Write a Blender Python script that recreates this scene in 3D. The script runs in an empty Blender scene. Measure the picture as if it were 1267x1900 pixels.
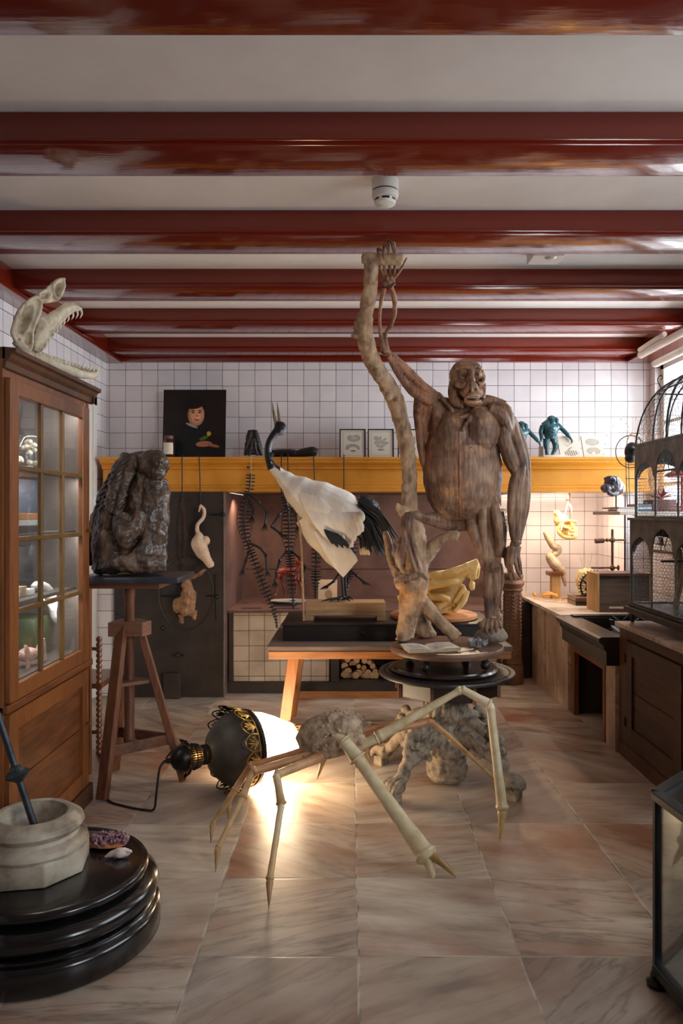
import bpy, math, random
import numpy as np
from mathutils import Vector, Matrix, Quaternion, noise as mnoise
PI = math.pi
sc = bpy.context.scene
F, CX, CY, H = 1409.0, 650.0, 950.0, 1.6
def P(px, py, Y):
    "measured point: where the photo's ray meets depth Y"
    return Vector(((px - CX) / F * Y, Y, H - (py - CY) / F * Y))
def V(*a): return Vector(a)
ORG = {}
rnd = random.Random(7)

# ---------------------------------------------------------------- materials
MATS = {}
def new_mat(name):
    m = bpy.data.materials.new(name); m.use_nodes = True
    nt = m.node_tree; b = nt.nodes['Principled BSDF']
    MATS[name] = m
    return m, nt, b
def N(nt, kind, **kw):
    n = nt.nodes.new(kind)
    for k, v in kw.items():
        if k.startswith('i_'): n.inputs[k[2:].replace('_', ' ')].default_value = v
        else: setattr(n, k, v)
    return n
def math_node(nt, op, a, b=None, clamp=False):
    n = nt.nodes.new('ShaderNodeMath'); n.operation = op; n.use_clamp = clamp
    for i, v in enumerate((a, b)):
        if v is None: continue
        if isinstance(v, (int, float)): n.inputs[i].default_value = v
        else: nt.links.new(v, n.inputs[i])
    return n.outputs[0]
def ramp(nt, fac, stops, interp='LINEAR'):
    r = nt.nodes.new('ShaderNodeValToRGB'); r.color_ramp.interpolation = interp
    e = r.color_ramp.elements
    while len(e) < len(stops): e.new(0.5)
    for i, (p, c) in enumerate(stops):
        e[i].position = p
        e[i].color = (c[0], c[1], c[2], 1) if isinstance(c, (tuple, list)) else (c, c, c, 1)
    nt.links.new(fac, r.inputs[0])
    return r.outputs[0]
def mixc(nt, fac, a, b, blend='MIX'):
    n = nt.nodes.new('ShaderNodeMix'); n.data_type = 'RGBA'; n.blend_type = blend
    for s, v in ((0, fac), (6, a), (7, b)):
        if isinstance(v, (int, float)): n.inputs[s].default_value = v
        elif isinstance(v, (tuple, list)): n.inputs[s].default_value = (v[0], v[1], v[2], 1)
        else: nt.links.new(v, n.inputs[s])
    return n.outputs[2]
def bump(nt, b, h, strength=.3, dist=.01):
    n = nt.nodes.new('ShaderNodeBump'); n.inputs['Strength'].default_value = strength
    n.inputs['Distance'].default_value = dist
    nt.links.new(h, n.inputs['Height']); nt.links.new(n.outputs[0], b.inputs['Normal'])
def mottled(name, c1, c2, scale=8, rough=.6, metal=0, bstr=.25, bdist=.004, stretch=(1, 1, 1), c3=None, detail=6, emit=None, spec=.5, coat=0, attr=False, sub=0, bscale=None):
    "two or three colours mixed by noise, with a matching bump; attr multiplies a painted colour"
    m, nt, b = new_mat(name)
    tc = N(nt, 'ShaderNodeTexCoord'); mp = N(nt, 'ShaderNodeMapping')
    mp.inputs['Scale'].default_value = stretch
    nt.links.new(tc.outputs['Object'], mp.inputs[0])
    no = N(nt, 'ShaderNodeTexNoise'); no.inputs['Scale'].default_value = scale; no.inputs['Detail'].default_value = detail
    no.inputs['Roughness'].default_value = .6
    nt.links.new(mp.outputs[0], no.inputs['Vector'])
    st = [(.32, c1), (.68, c2)] if c3 is None else [(.3, c1), (.5, c2), (.7, c3)]
    col = ramp(nt, no.outputs['Fac'], st)
    if attr:
        a = N(nt, 'ShaderNodeAttribute', attribute_name='Col')
        col = mixc(nt, 1, col, a.outputs['Color'], 'MULTIPLY')
    nt.links.new(col, b.inputs['Base Color'])
    b.inputs['Roughness'].default_value = rough; b.inputs['Metallic'].default_value = metal
    b.inputs['Specular IOR Level'].default_value = spec
    if coat: b.inputs['Coat Weight'].default_value = coat; b.inputs['Coat Roughness'].default_value = .12
    if bstr:
        hh = no.outputs['Fac']
        if bscale:
            n2 = N(nt, 'ShaderNodeTexNoise'); n2.inputs['Scale'].default_value = bscale; n2.inputs['Detail'].default_value = 4
            nt.links.new(mp.outputs[0], n2.inputs['Vector']); hh = n2.outputs['Fac']
        bump(nt, b, hh, bstr, bdist)
    return m
def wood(name, c1, c2, axis='Z', scale=6, rough=.45, bstr=.2, coat=0, freq=14):
    "streaked grain running along one axis"
    s = {'X': (.12, 1, 1), 'Y': (1, .12, 1), 'Z': (1, 1, .12)}[axis]
    m, nt, b = new_mat(name)
    tc = N(nt, 'ShaderNodeTexCoord'); mp = N(nt, 'ShaderNodeMapping'); mp.inputs['Scale'].default_value = s
    nt.links.new(tc.outputs['Object'], mp.inputs[0])
    n1 = N(nt, 'ShaderNodeTexNoise'); n1.inputs['Scale'].default_value = scale; n1.inputs['Detail'].default_value = 3
    nt.links.new(mp.outputs[0], n1.inputs['Vector'])
    n2 = N(nt, 'ShaderNodeTexNoise'); n2.inputs['Scale'].default_value = scale * freq; n2.inputs['Detail'].default_value = 5
    nt.links.new(mp.outputs[0], n2.inputs['Vector'])
    f = math_node(nt, 'ADD', math_node(nt, 'MULTIPLY', n1.outputs['Fac'], .55), math_node(nt, 'MULTIPLY', n2.outputs['Fac'], .45))
    nt.links.new(ramp(nt, f, [(.35, c1), (.62, c2)]), b.inputs['Base Color'])
    b.inputs['Roughness'].default_value = rough
    if coat: b.inputs['Coat Weight'].default_value = coat; b.inputs['Coat Roughness'].default_value = .15
    bump(nt, b, n2.outputs['Fac'], bstr, .002)
    return m
def painted(name, rough=.6, spec=.4):
    "a flat picture whose colours are carried by its own surface"
    m, nt, b = new_mat(name)
    a = N(nt, 'ShaderNodeAttribute', attribute_name='Col')
    nt.links.new(a.outputs['Color'], b.inputs['Base Color']); b.inputs['Roughness'].default_value = rough
    b.inputs['Specular IOR Level'].default_value = spec
    return m
def glow(name, c, s):
    m, nt, b = new_mat(name)
    b.inputs['Base Color'].default_value = (*c, 1); b.inputs['Emission Color'].default_value = (*c, 1); b.inputs['Emission Strength'].default_value = s
    return m
def pane_mat(name, tint=(1, 1, 1), refl=.08, haze=0.0, fk=.8):
    m = bpy.data.materials.new(name); m.use_nodes = True; nt = m.node_tree; nt.nodes.clear(); MATS[name] = m
    o = N(nt, 'ShaderNodeOutputMaterial'); t = N(nt, 'ShaderNodeBsdfTransparent'); t.inputs[0].default_value = (*tint, 1)
    g = N(nt, 'ShaderNodeBsdfGlossy'); g.inputs['Roughness'].default_value = .03
    lw = N(nt, 'ShaderNodeLayerWeight'); lw.inputs[0].default_value = .25
    fac = math_node(nt, 'ADD', math_node(nt, 'MULTIPLY', lw.outputs['Fresnel'], fk), refl, clamp=True)
    mx = N(nt, 'ShaderNodeMixShader'); nt.links.new(fac, mx.inputs[0]); nt.links.new(t.outputs[0], mx.inputs[1]); nt.links.new(g.outputs[0], mx.inputs[2])
    last = mx.outputs[0]
    if haze:
        d = N(nt, 'ShaderNodeBsdfDiffuse'); d.inputs[0].default_value = (.8, .78, .74, 1)
        m2 = N(nt, 'ShaderNodeMixShader'); m2.inputs[0].default_value = haze
        nt.links.new(last, m2.inputs[1]); nt.links.new(d.outputs[0], m2.inputs[2]); last = m2.outputs[0]
    nt.links.new(last, o.inputs[0])
    return m

# ---------------------------------------------------------------- mesh building
def catmull(pts, rad, sub):
    if sub <= 1 or len(pts) < 3: return list(pts), list(rad)
    op, orr = [], []
    n = len(pts)
    for i in range(n - 1):
        p0 = pts[max(i - 1, 0)]; p1 = pts[i]; p2 = pts[i + 1]; p3 = pts[min(i + 2, n - 1)]
        for k in range(sub):
            t = k / sub; t2 = t * t; t3 = t2 * t
            op.append(.5 * ((2 * p1) + (p2 - p0) * t + (2 * p0 - 5 * p1 + 4 * p2 - p3) * t2 + (3 * p1 - p0 - 3 * p2 + p3) * t3))
            s = t * t * (3 - 2 * t); orr.append(rad[i] * (1 - s) + rad[i + 1] * s)
    op.append(pts[-1]); orr.append(rad[-1])
    return op, orr
class MB:
    def __init__(s): s.v = []; s.f = []
    def add(s, vs, fs):
        o = len(s.v); s.v += [Vector(v) for v in vs]; s.f += [tuple(i + o for i in f) for f in fs]; return s
    def merge(s, o, M=None):
        return s.add([M @ v for v in o.v] if M else o.v, o.f)
    def box(s, x0, x1, y0, y1, z0, z1, M=None):
        vs = [Vector((x, y, z)) for x in (x0, x1) for y in (y0, y1) for z in (z0, z1)]
        if M is not None: vs = [M @ v for v in vs]
        return s.add(vs, [(0, 1, 3, 2), (4, 6, 7, 5), (0, 4, 5, 1), (2, 3, 7, 6), (0, 2, 6, 4), (1, 5, 7, 3)])
    def bar(s, a, b, w, h, up=Vector((0, 0, 1))):
        "rectangular bar from a to b, w across, h along up"
        a = Vector(a); b = Vector(b); d = (b - a).normalized(); side = d.cross(up)
        if side.length < 1e-4: side = d.cross(Vector((0, 1, 0)))
        side.normalize(); u = side.cross(d).normalized()
        vs = [p + side * (w / 2 * i) + u * (h / 2 * j) for p in (a, b) for i in (-1, 1) for j in (-1, 1)]
        return s.add(vs, [(0, 1, 3, 2), (4, 6, 7, 5), (0, 4, 5, 1), (2, 3, 7, 6), (0, 2, 6, 4), (1, 5, 7, 3)])
    def tube(s, pts, rad, seg=10, sub=4, flat=1.0, side=None, closed=False, nocap=False):
        "swept round tube; flat < 1 squeezes it across side"
        pts = [Vector(p) for p in pts]
        if isinstance(rad, (int, float)): rad = [rad] * len(pts)
        if closed: pts = pts + [pts[0]]; rad = list(rad) + [rad[0]]
        pts, rad = catmull(pts, rad, sub)
        n = len(pts); vs = []; fs = []
        t0 = (pts[1] - pts[0]).normalized()
        u = Vector(side).normalized() if side is not None else t0.orthogonal().normalized()
        for i in range(n):
            t = (pts[min(i + 1, n - 1)] - pts[max(i - 1, 0)])
            if t.length < 1e-9: t = t0
            t = t.normalized(); u = (u - t * u.dot(t))
            if u.length < 1e-6: u = t.orthogonal()
            u.normalize(); w = t.cross(u)
            for k in range(seg):
                a = 2 * PI * k / seg
                vs.append(pts[i] + (u * (math.cos(a) * flat) + w * math.sin(a)) * rad[i])
        for i in range(n - 1):
            for k in range(seg):
                k2 = (k + 1) % seg
                fs.append((i * seg + k, i * seg + k2, (i + 1) * seg + k2, (i + 1) * seg + k))
        if not closed and not nocap:
            fs.append(tuple(range(seg - 1, -1, -1))); fs.append(tuple((n - 1) * seg + k for k in range(seg)))
        return s.add(vs, fs)
    def lathe(s, prof, c=(0, 0, 0), seg=32, M=None, cap=True, mod=None):
        "prof: (radius, height) pairs; revolved about z, then M"
        c = Vector(c); vs = []; fs = []; n = len(prof)
        for r, z in prof:
            for k in range(seg):
                a = 2 * PI * k / seg; rr = r * (mod(a, z) if mod else 1)
                p = Vector((rr * math.cos(a), rr * math.sin(a), z))
                vs.append((M @ p if M is not None else p) + c)
        for i in range(n - 1):
            for k in range(seg):
                k2 = (k + 1) % seg
                fs.append((i * seg + k, i * seg + k2, (i + 1) * seg + k2, (i + 1) * seg + k))
        if cap:
            fs.append(tuple(range(seg - 1, -1, -1))); fs.append(tuple((n - 1) * seg + k for k in range(seg)))
        return s.add(vs, fs)
    def ell(s, c, r, M=None, seg=14, rings=9):
        if isinstance(r, (int, float)): r = (r, r, r)
        c = Vector(c); vs = [Vector((0, 0, -1))]; fs = []
        for i in range(1, rings):
            ph = -PI / 2 + PI * i / rings
            for k in range(seg):
                a = 2 * PI * k / seg
                vs.append(Vector((math.cos(ph) * math.cos(a), math.cos(ph) * math.sin(a), math.sin(ph))))
        vs.append(Vector((0, 0, 1))); L = len(vs) - 1
        for k in range(seg): fs.append((0, 1 + (k + 1) % seg, 1 + k))
        for i in range(rings - 2):
            for k in range(seg):
                k2 = (k + 1) % seg; b = 1 + i * seg
                fs.append((b + k, b + k2, b + seg + k2, b + seg + k))
        b = 1 + (rings - 2) * seg
        for k in range(seg): fs.append((b + k, b + (k + 1) % seg, L))
        vs = [Vector((v.x * r[0], v.y * r[1], v.z * r[2])) for v in vs]
        if M is not None: vs = [M @ v for v in vs]
        return s.add([v + c for v in vs], fs)
    def prism(s, poly, a, b, fn):
        "poly (u, w) extruded from a to b; fn(u, w, t) gives the point"
        n = len(poly)
        vs = [fn(u, w, a) for u, w in poly] + [fn(u, w, b) for u, w in poly]
        fs = [tuple(range(n - 1, -1, -1)), tuple(range(n, 2 * n))]
        fs += [(i, (i + 1) % n, n + (i + 1) % n, n + i) for i in range(n)]
        return s.add(vs, fs)
    def sheet(s, grid, thick=.002):
        "grid of points [row][col] given some thickness"
        R_, C_ = len(grid), len(grid[0]); vs = [Vector(p) for row in grid for p in row]
        nrm = []
        for i in range(R_):
            for j in range(C_):
                du = Vector(grid[min(i + 1, R_ - 1)][j]) - Vector(grid[max(i - 1, 0)][j])
                dv = Vector(grid[i][min(j + 1, C_ - 1)]) - Vector(grid[i][max(j - 1, 0)])
                n = du.cross(dv); nrm.append(n.normalized() if n.length > 1e-12 else Vector((0, 0, 1)))
        vs2 = [v + n * thick for v, n in zip(vs, nrm)]; L = len(vs); fs = []
        for i in range(R_ - 1):
            for j in range(C_ - 1):
                q = (i * C_ + j, i * C_ + j + 1, (i + 1) * C_ + j + 1, (i + 1) * C_ + j)
                fs.append(q); fs.append(tuple(L + k for k in reversed(q)))
        edge = [(0, j) for j in range(C_)] + [(i, C_ - 1) for i in range(1, R_)] + [(R_ - 1, j) for j in range(C_ - 2, -1, -1)] + [(i, 0) for i in range(R_ - 2, 0, -1)]
        for k in range(len(edge)):
            a = edge[k][0] * C_ + edge[k][1]; e = edge[(k + 1) % len(edge)]; b = e[0] * C_ + e[1]
            fs.append((b, a, L + a, L + b))
        return s.add(vs + vs2, fs)
    def shift(s, d): s.v = [v + Vector(d) for v in s.v]; return s
    def build(s, name, m, parent=None, smooth=True, bevel=0, fuse=0, relax=0, rough=None, paint=None, sub=0, angle=40, org=None, dec=0):
        "links the collected pieces as ONE mesh object; fuse grows one skin over overlapping pieces"
        vs = s.v
        if parent is not None: o0 = ORG[parent.name]
        elif org is not None: o0 = Vector(org)
        else:
            xs = [v.x for v in vs]; ys = [v.y for v in vs]
            o0 = Vector(((min(xs) + max(xs)) / 2, (min(ys) + max(ys)) / 2, min(v.z for v in vs)))
        me = bpy.data.meshes.new(name); me.from_pydata([tuple(v - o0) for v in vs], [], s.f); me.update()
        ob = bpy.data.objects.new(name, me); sc.collection.objects.link(ob)
        fix_normals(me)
        mods = []
        if fuse:
            r = ob.modifiers.new('r', 'REMESH'); r.mode = 'VOXEL'; r.voxel_size = fuse; r.use_smooth_shade = True
            if relax: q = ob.modifiers.new('s', 'SMOOTH'); q.factor = .5; q.iterations = relax
            mods = 1
        if sub:
            q = ob.modifiers.new('u', 'SUBSURF'); q.levels = sub; q.render_levels = sub; mods = 1
        if bevel:
            q = ob.modifiers.new('b', 'BEVEL'); q.width = bevel; q.segments = 2; q.limit_method = 'ANGLE'; q.angle_limit = math.radians(35); mods = 1
        if dec:
            q = ob.modifiers.new('d', 'DECIMATE'); q.ratio = dec; mods = 1
        if mods:
            dg = bpy.context.evaluated_depsgraph_get()
            me2 = bpy.data.meshes.new_from_object(ob.evaluated_get(dg)); ob.modifiers.clear(); ob.data = me2
            bpy.data.meshes.remove(me); me = me2; me.name = name
        if rough:   # rough = (amplitude, frequency) or a function of world point and normal
            co = np.empty(len(me.vertices) * 3, dtype=np.float32); me.vertices.foreach_get('co', co); co = co.reshape(-1, 3)
            nn = np.array([v.normal[:] for v in me.vertices], dtype=np.float32)
            for i in range(len(co)):
                p = Vector(co[i]) + o0
                d = rough(p) if callable(rough) else rough[0] * mnoise.fractal(p * rough[1], 1.0, 2.0, 3)
                co[i] += nn[i] * d
            me.vertices.foreach_set('co', co.ravel()); me.update()
        if paint:
            ca = me.color_attributes.new('Col', 'FLOAT_COLOR', 'POINT')
            buf = np.ones(len(me.vertices) * 4, dtype=np.float32)
            for i, v in enumerate(me.vertices):
                c = paint(v.co + o0); buf[4 * i:4 * i + 3] = c[:3]
            ca.data.foreach_set('color', buf)
        me.materials.clear(); me.materials.append(MATS[m] if isinstance(m, str) else m)
        if smooth:
            me.polygons.foreach_set('use_smooth', [True] * len(me.polygons))
            if not fuse:
                try: me.set_sharp_from_angle(angle=math.radians(angle))
                except Exception: pass
        else: me.polygons.foreach_set('use_smooth', [False] * len(me.polygons))
        if parent is not None: ob.parent = parent
        else: ob.location = o0
        ORG[ob.name] = o0
        return ob
def fix_normals(me):
    import bmesh
    bm = bmesh.new(); bm.from_mesh(me); bmesh.ops.recalc_face_normals(bm, faces=bm.faces); bm.to_mesh(me); bm.free()
def tag(o, label, cat, group=None):
    o['label'] = label; o['category'] = cat
    if group: o['group'] = group
    return o
def thing(name, label, cat, loc, group=None):
    o = bpy.data.objects.new(name, None); sc.collection.objects.link(o); o.location = loc; o.empty_display_size = .05
    ORG[o.name] = Vector(loc); tag(o, label, cat, group); return o
def struct(o):
    o['kind'] = 'structure'; return o
def rotm(axis, deg): return Matrix.Rotation(math.radians(deg), 3, axis)
def align(d):
    "matrix turning z to d"
    return Vector((0, 0, 1)).rotation_difference(Vector(d).normalized()).to_matrix()
def copy_thing(o, loc, rot=None, scale=None, label=None, group=None):
    r = o.copy(); sc.collection.objects.link(r); r.location = loc; ORG[r.name] = Vector(loc)
    if rot is not None: r.rotation_euler = rot
    if scale is not None: r.scale = scale
    if label: r['label'] = label
    if group: r['group'] = group
    for ch in list(o.children):
        c = ch.copy(); sc.collection.objects.link(c); c.parent = r
        for g in list(ch.children):
            d = g.copy(); sc.collection.objects.link(d); d.parent = c
    return r
def picture(name, m, origin, u, w, nu, nw, fn, thick=.004, parent=None):
    "flat painted panel; fn(s, t) gives its colour, s along u and t along w"
    origin = Vector(origin); u = Vector(u); w = Vector(w); n = u.cross(w).normalized()
    vs = []; fs = []; cols = []
    for j in range(nw + 1):
        for i in range(nu + 1):
            vs.append(origin + u * (i / nu) + w * (j / nw)); cols.append(fn(i / nu, j / nw))
    for j in range(nw):
        for i in range(nu):
            a = j * (nu + 1) + i; fs.append((a, a + 1, a + nu + 2, a + nu + 1))
    L = len(vs); e = [origin, origin + u, origin + u + w, origin + w]
    back = [p - n * thick for p in e]; vs += e + back; cols += [(.05, .04, .03)] * 8
    fs += [(L + 7, L + 6, L + 5, L + 4)] + [(L + i, L + 4 + i, L + 4 + (i + 1) % 4, L + (i + 1) % 4) for i in range(4)]
    o0 = ORG[parent.name] if parent else (origin + u * .5)
    me = bpy.data.meshes.new(name); me.from_pydata([tuple(v - o0) for v in vs], [], fs); me.update()
    ca = me.color_attributes.new('Col', 'FLOAT_COLOR', 'POINT'); buf = np.ones(len(vs) * 4, dtype=np.float32)
    for i, c in enumerate(cols): buf[4 * i:4 * i + 3] = c[:3]
    ca.data.foreach_set('color', buf); me.materials.append(MATS[m])
    ob = bpy.data.objects.new(name, me); sc.collection.objects.link(ob)
    if parent: ob.parent = parent
    else: ob.location = o0
    ORG[ob.name] = o0
    return ob
def lin(r, g, b):
    "display rgb 0-255 to linear"
    f = lambda c: ((c / 255 + .055) / 1.055) ** 2.4 if c / 255 > .04045 else c / 255 / 12.92
    return (f(r), f(g), f(b))
# ================================================================ camera
cd = bpy.data.cameras.new('camera'); cam = bpy.data.objects.new('camera', cd); sc.collection.objects.link(cam)
cam.location = (0, 0, H); cam.rotation_euler = (PI / 2, 0, 0)
cd.sensor_fit = 'HORIZONTAL'; cd.sensor_width = 36; cd.lens = 36 * F / 1267; cd.shift_x = -(CX - 633.5) / 1267
cd.clip_start = .05
sc.camera = cam
sc.view_settings.view_transform = 'Standard'; sc.view_settings.look = 'None'
sc.view_settings.gamma = 1; sc.view_settings.use_curve_mapping = False

# ================================================================ room materials
def m_tile(name, axis, w, h, ox, oz, c1, c2, grout, mortar=.0022, rough=.16, dirt=.10):
    m, nt, b = new_mat(name)
    g = N(nt, 'ShaderNodeNewGeometry'); sx = N(nt, 'ShaderNodeSeparateXYZ'); nt.links.new(g.outputs['Position'], sx.inputs[0])
    a = sx.outputs[0] if axis == 'X' else sx.outputs[1]
    # every joint wanders a little, as hand-laid tiles do
    wob = N(nt, 'ShaderNodeTexNoise'); wob.inputs['Scale'].default_value = 2.2; nt.links.new(g.outputs['Position'], wob.inputs['Vector'])
    wo = math_node(nt, 'MULTIPLY', math_node(nt, 'SUBTRACT', wob.outputs['Fac'], .5), .012)
    cb = N(nt, 'ShaderNodeCombineXYZ')
    nt.links.new(math_node(nt, 'ADD', math_node(nt, 'SUBTRACT', a, ox), wo), cb.inputs[0])
    nt.links.new(math_node(nt, 'ADD', math_node(nt, 'SUBTRACT', sx.outputs[2], oz), wo), cb.inputs[1])
    br = N(nt, 'ShaderNodeTexBrick'); br.offset = 0; br.squash = 1
    br.inputs['Scale'].default_value = 1; br.inputs['Brick Width'].default_value = w; br.inputs['Row Height'].default_value = h
    br.inputs['Mortar Size'].default_value = mortar; br.inputs['Mortar Smooth'].default_value = .15; br.inputs['Bias'].default_value = 0
    br.inputs['Color1'].default_value = (*c1, 1); br.inputs['Color2'].default_value = (*c2, 1); br.inputs['Mortar'].default_value = (*grout, 1)
    nt.links.new(cb.outputs[0], br.inputs['Vector'])
    no = N(nt, 'ShaderNodeTexNoise'); no.inputs['Scale'].default_value = 5; no.inputs['Detail'].default_value = 8; nt.links.new(g.outputs['Position'], no.inputs['Vector'])
    dm = ramp(nt, no.outputs['Fac'], [(.45, (1, 1, 1)), (.75, (1 - dirt, 1 - dirt * 1.05, 1 - dirt * 1.1))])
    nt.links.new(mixc(nt, 1, br.outputs['Color'], dm, 'MULTIPLY'), b.inputs['Base Color'])
    b.inputs['Roughness'].default_value = rough
    hgt = math_node(nt, 'ADD', math_node(nt, 'MULTIPLY', br.outputs['Fac'], -1.0), math_node(nt, 'MULTIPLY', wob.outputs['Fac'], 3.0))
    bump(nt, b, hgt, .35, .003)
    return m
WT = lin(226, 218, 216)
m_tile('tile_back', 'X', .1487, .1445, 2.544, 2.905, lin(236, 230, 231), lin(222, 216, 219), lin(62, 52, 50))
m_tile('tile_side', 'Y', .1487, .1445, 6.98, 2.905, lin(236, 230, 231), lin(222, 216, 219), lin(62, 52, 50))
m_tile('tile_stove', 'X', .137, .135, -1.035, .685, lin(226, 210, 190), lin(208, 190, 168), lin(84, 66, 54), mortar=.0026, dirt=.3)
def m_floor():
    m, nt, b = new_mat('marble_floor')
    g = N(nt, 'ShaderNodeNewGeometry'); sx = N(nt, 'ShaderNodeSeparateXYZ'); nt.links.new(g.outputs['Position'], sx.inputs[0])
    u = math_node(nt, 'DIVIDE', math_node(nt, 'SUBTRACT', sx.outputs[0], .029), .5818)
    v = math_node(nt, 'DIVIDE', math_node(nt, 'SUBTRACT', sx.outputs[1], 2.733), .583)
    fu = math_node(nt, 'FLOOR', u); fv = math_node(nt, 'FLOOR', v)
    cb = N(nt, 'ShaderNodeCombineXYZ'); nt.links.new(fu, cb.inputs[0]); nt.links.new(fv, cb.inputs[1])
    wn = N(nt, 'ShaderNodeTexWhiteNoise'); wn.noise_dimensions = '3D'; nt.links.new(cb.outputs[0], wn.inputs['Vector'])
    sc2 = N(nt, 'ShaderNodeSeparateColor'); nt.links.new(wn.outputs['Color'], sc2.inputs[0])
    r1, r2, r3 = sc2.outputs[0], sc2.outputs[1], sc2.outputs[2]
    # each slab carries its own run of veins: turn and shift the pattern per slab
    rot = N(nt, 'ShaderNodeVectorRotate'); rot.rotation_type = 'Z_AXIS'
    nt.links.new(g.outputs['Position'], rot.inputs['Vector'])
    nt.links.new(math_node(nt, 'ADD', math_node(nt, 'MULTIPLY', r1, 1.7), -.85), rot.inputs['Angle'])
    ad = N(nt, 'ShaderNodeVectorMath'); ad.operation = 'ADD'; nt.links.new(rot.outputs[0], ad.inputs[0])
    c3 = N(nt, 'ShaderNodeCombineXYZ'); nt.links.new(math_node(nt, 'MULTIPLY', r2, 30), c3.inputs[0]); nt.links.new(math_node(nt, 'MULTIPLY', r3, 30), c3.inputs[1])
    nt.links.new(c3.outputs[0], ad.inputs[1])
    mp = N(nt, 'ShaderNodeMapping'); mp.inputs['Scale'].default_value = (.7, 4.6, 1); nt.links.new(ad.outputs[0], mp.inputs[0])
    n1 = N(nt, 'ShaderNodeTexNoise'); n1.inputs['Scale'].default_value = 2.2; n1.inputs['Detail'].default_value = 9; n1.inputs['Roughness'].default_value = .55; n1.inputs['Distortion'].default_value = .15
    nt.links.new(mp.outputs[0], n1.inputs['Vector'])
    vein = math_node(nt, 'ABSOLUTE', math_node(nt, 'SUBTRACT', n1.outputs['Fac'], .5))
    vf = ramp(nt, vein, [(0, 1.0), (.008, .55), (.04, 0.0)])
    mp2 = N(nt, 'ShaderNodeMapping'); mp2.inputs['Scale'].default_value = (1.0, 3.6, 1); nt.links.new(ad.outputs[0], mp2.inputs[0])
    n2 = N(nt, 'ShaderNodeTexNoise'); n2.inputs['Scale'].default_value = 2.5; n2.inputs['Detail'].default_value = 7; nt.links.new(mp2.outputs[0], n2.inputs['Vector'])
    base = ramp(nt, n2.outputs['Fac'], [(.28, lin(160, 146, 134)), (.45, lin(196, 182, 166)), (.55, lin(208, 195, 179)), (.72, lin(222, 212, 198))])
    # iron-pink staining inside some slabs
    n3 = N(nt, 'ShaderNodeTexNoise'); n3.inputs['Scale'].default_value = 1.6; n3.inputs['Detail'].default_value = 6; nt.links.new(ad.outputs[0], n3.inputs['Vector'])
    st = math_node(nt, 'MULTIPLY', ramp(nt, n3.outputs['Fac'], [(.45, 0.0), (.68, 1.0)]), math_node(nt, 'ADD', math_node(nt, 'MULTIPLY', r3, .9), .22))
    col = mixc(nt, st, base, lin(165, 112, 84))
    col = mixc(nt, math_node(nt, 'MULTIPLY', vf, math_node(nt, 'ADD', math_node(nt, 'MULTIPLY', r2, .45), .15)), col, lin(84, 80, 80))
    tint = ramp(nt, r1, [(0, (.66, .64, .64)), (.35, (.86, .82, .78)), (.65, (.92, .90, .87)), (1, (.78, .69, .61))])
    col = mixc(nt, 1, col, tint, 'MULTIPLY')
    # joints
    wob = N(nt, 'ShaderNodeTexNoise'); wob.inputs['Scale'].default_value = 18; nt.links.new(g.outputs['Position'], wob.inputs['Vector'])
    wv = math_node(nt, 'MULTIPLY', wob.outputs['Fac'], .005)
    def edge(c, k):
        fr = math_node(nt, 'FRACT', c); return math_node(nt, 'MULTIPLY', math_node(nt, 'MINIMUM', fr, math_node(nt, 'SUBTRACT', 1.0, fr)), k)
    e = math_node(nt, 'ADD', math_node(nt, 'MINIMUM', edge(u, .5818), edge(v, .583)), math_node(nt, 'SUBTRACT', wv, .0025))
    jf = ramp(nt, e, [(.0, 1.0), (.0036, 1.0), (.0062, 0.0)])
    jc = ramp(nt, n2.outputs['Fac'], [(.35, lin(122, 106, 92)), (.6, lin(204, 194, 180))])
    col = mixc(nt, jf, col, jc)
    nt.links.new(col, b.inputs['Base Color'])
    rf = ramp(nt, n2.outputs['Fac'], [(.3, .30), (.7, .48)])
    nt.links.new(rf, b.inputs['Roughness'])
    nh = N(nt, 'ShaderNodeTexNoise'); nh.inputs['Scale'].default_value = 3.5; nh.inputs['Detail'].default_value = 5; nt.links.new(g.outputs['Position'], nh.inputs['Vector'])
    hh = math_node(nt, 'ADD', math_node(nt, 'MULTIPLY', jf, -.35), nh.outputs['Fac'])
    bump(nt, b, hh, .35, .006)
m_floor()
mottled('plaster', lin(226, 218, 212), lin(238, 231, 226), 2.5, .85, bstr=.06)
m, nt, b = new_mat('red_gloss')
g = N(nt, 'ShaderNodeNewGeometry')
b.inputs['Base Color'].default_value = (*lin(112, 32, 16), 1); b.inputs['Roughness'].default_value = .13
b.inputs['Coat Weight'].default_value = .3; b.inputs['Coat Roughness'].default_value = .06
mp = N(nt, 'ShaderNodeMapping'); mp.inputs['Scale'].default_value = (3.0, 26, 14); nt.links.new(g.outputs['Position'], mp.inputs[0])
no = N(nt, 'ShaderNodeTexNoise'); no.inputs['Scale'].default_value = 1.0; no.inputs['Detail'].default_value = 3; nt.links.new(mp.outputs[0], no.inputs['Vector'])
bump(nt, b, no.outputs['Fac'], .5, .004)
mottled('window_white', lin(214, 210, 202), lin(228, 224, 218), 3, .4, bstr=.05)
mottled('rear_plaster', lin(170, 160, 150), lin(186, 176, 166), 2, .9, bstr=.1)
mottled('hearth_brown', lin(70, 48, 42), lin(112, 82, 72), 2.2, .62, c3=lin(92, 62, 54), detail=8, bstr=.15)
pane_mat('clear_pane', (.97, .99, 1), .03)

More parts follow.
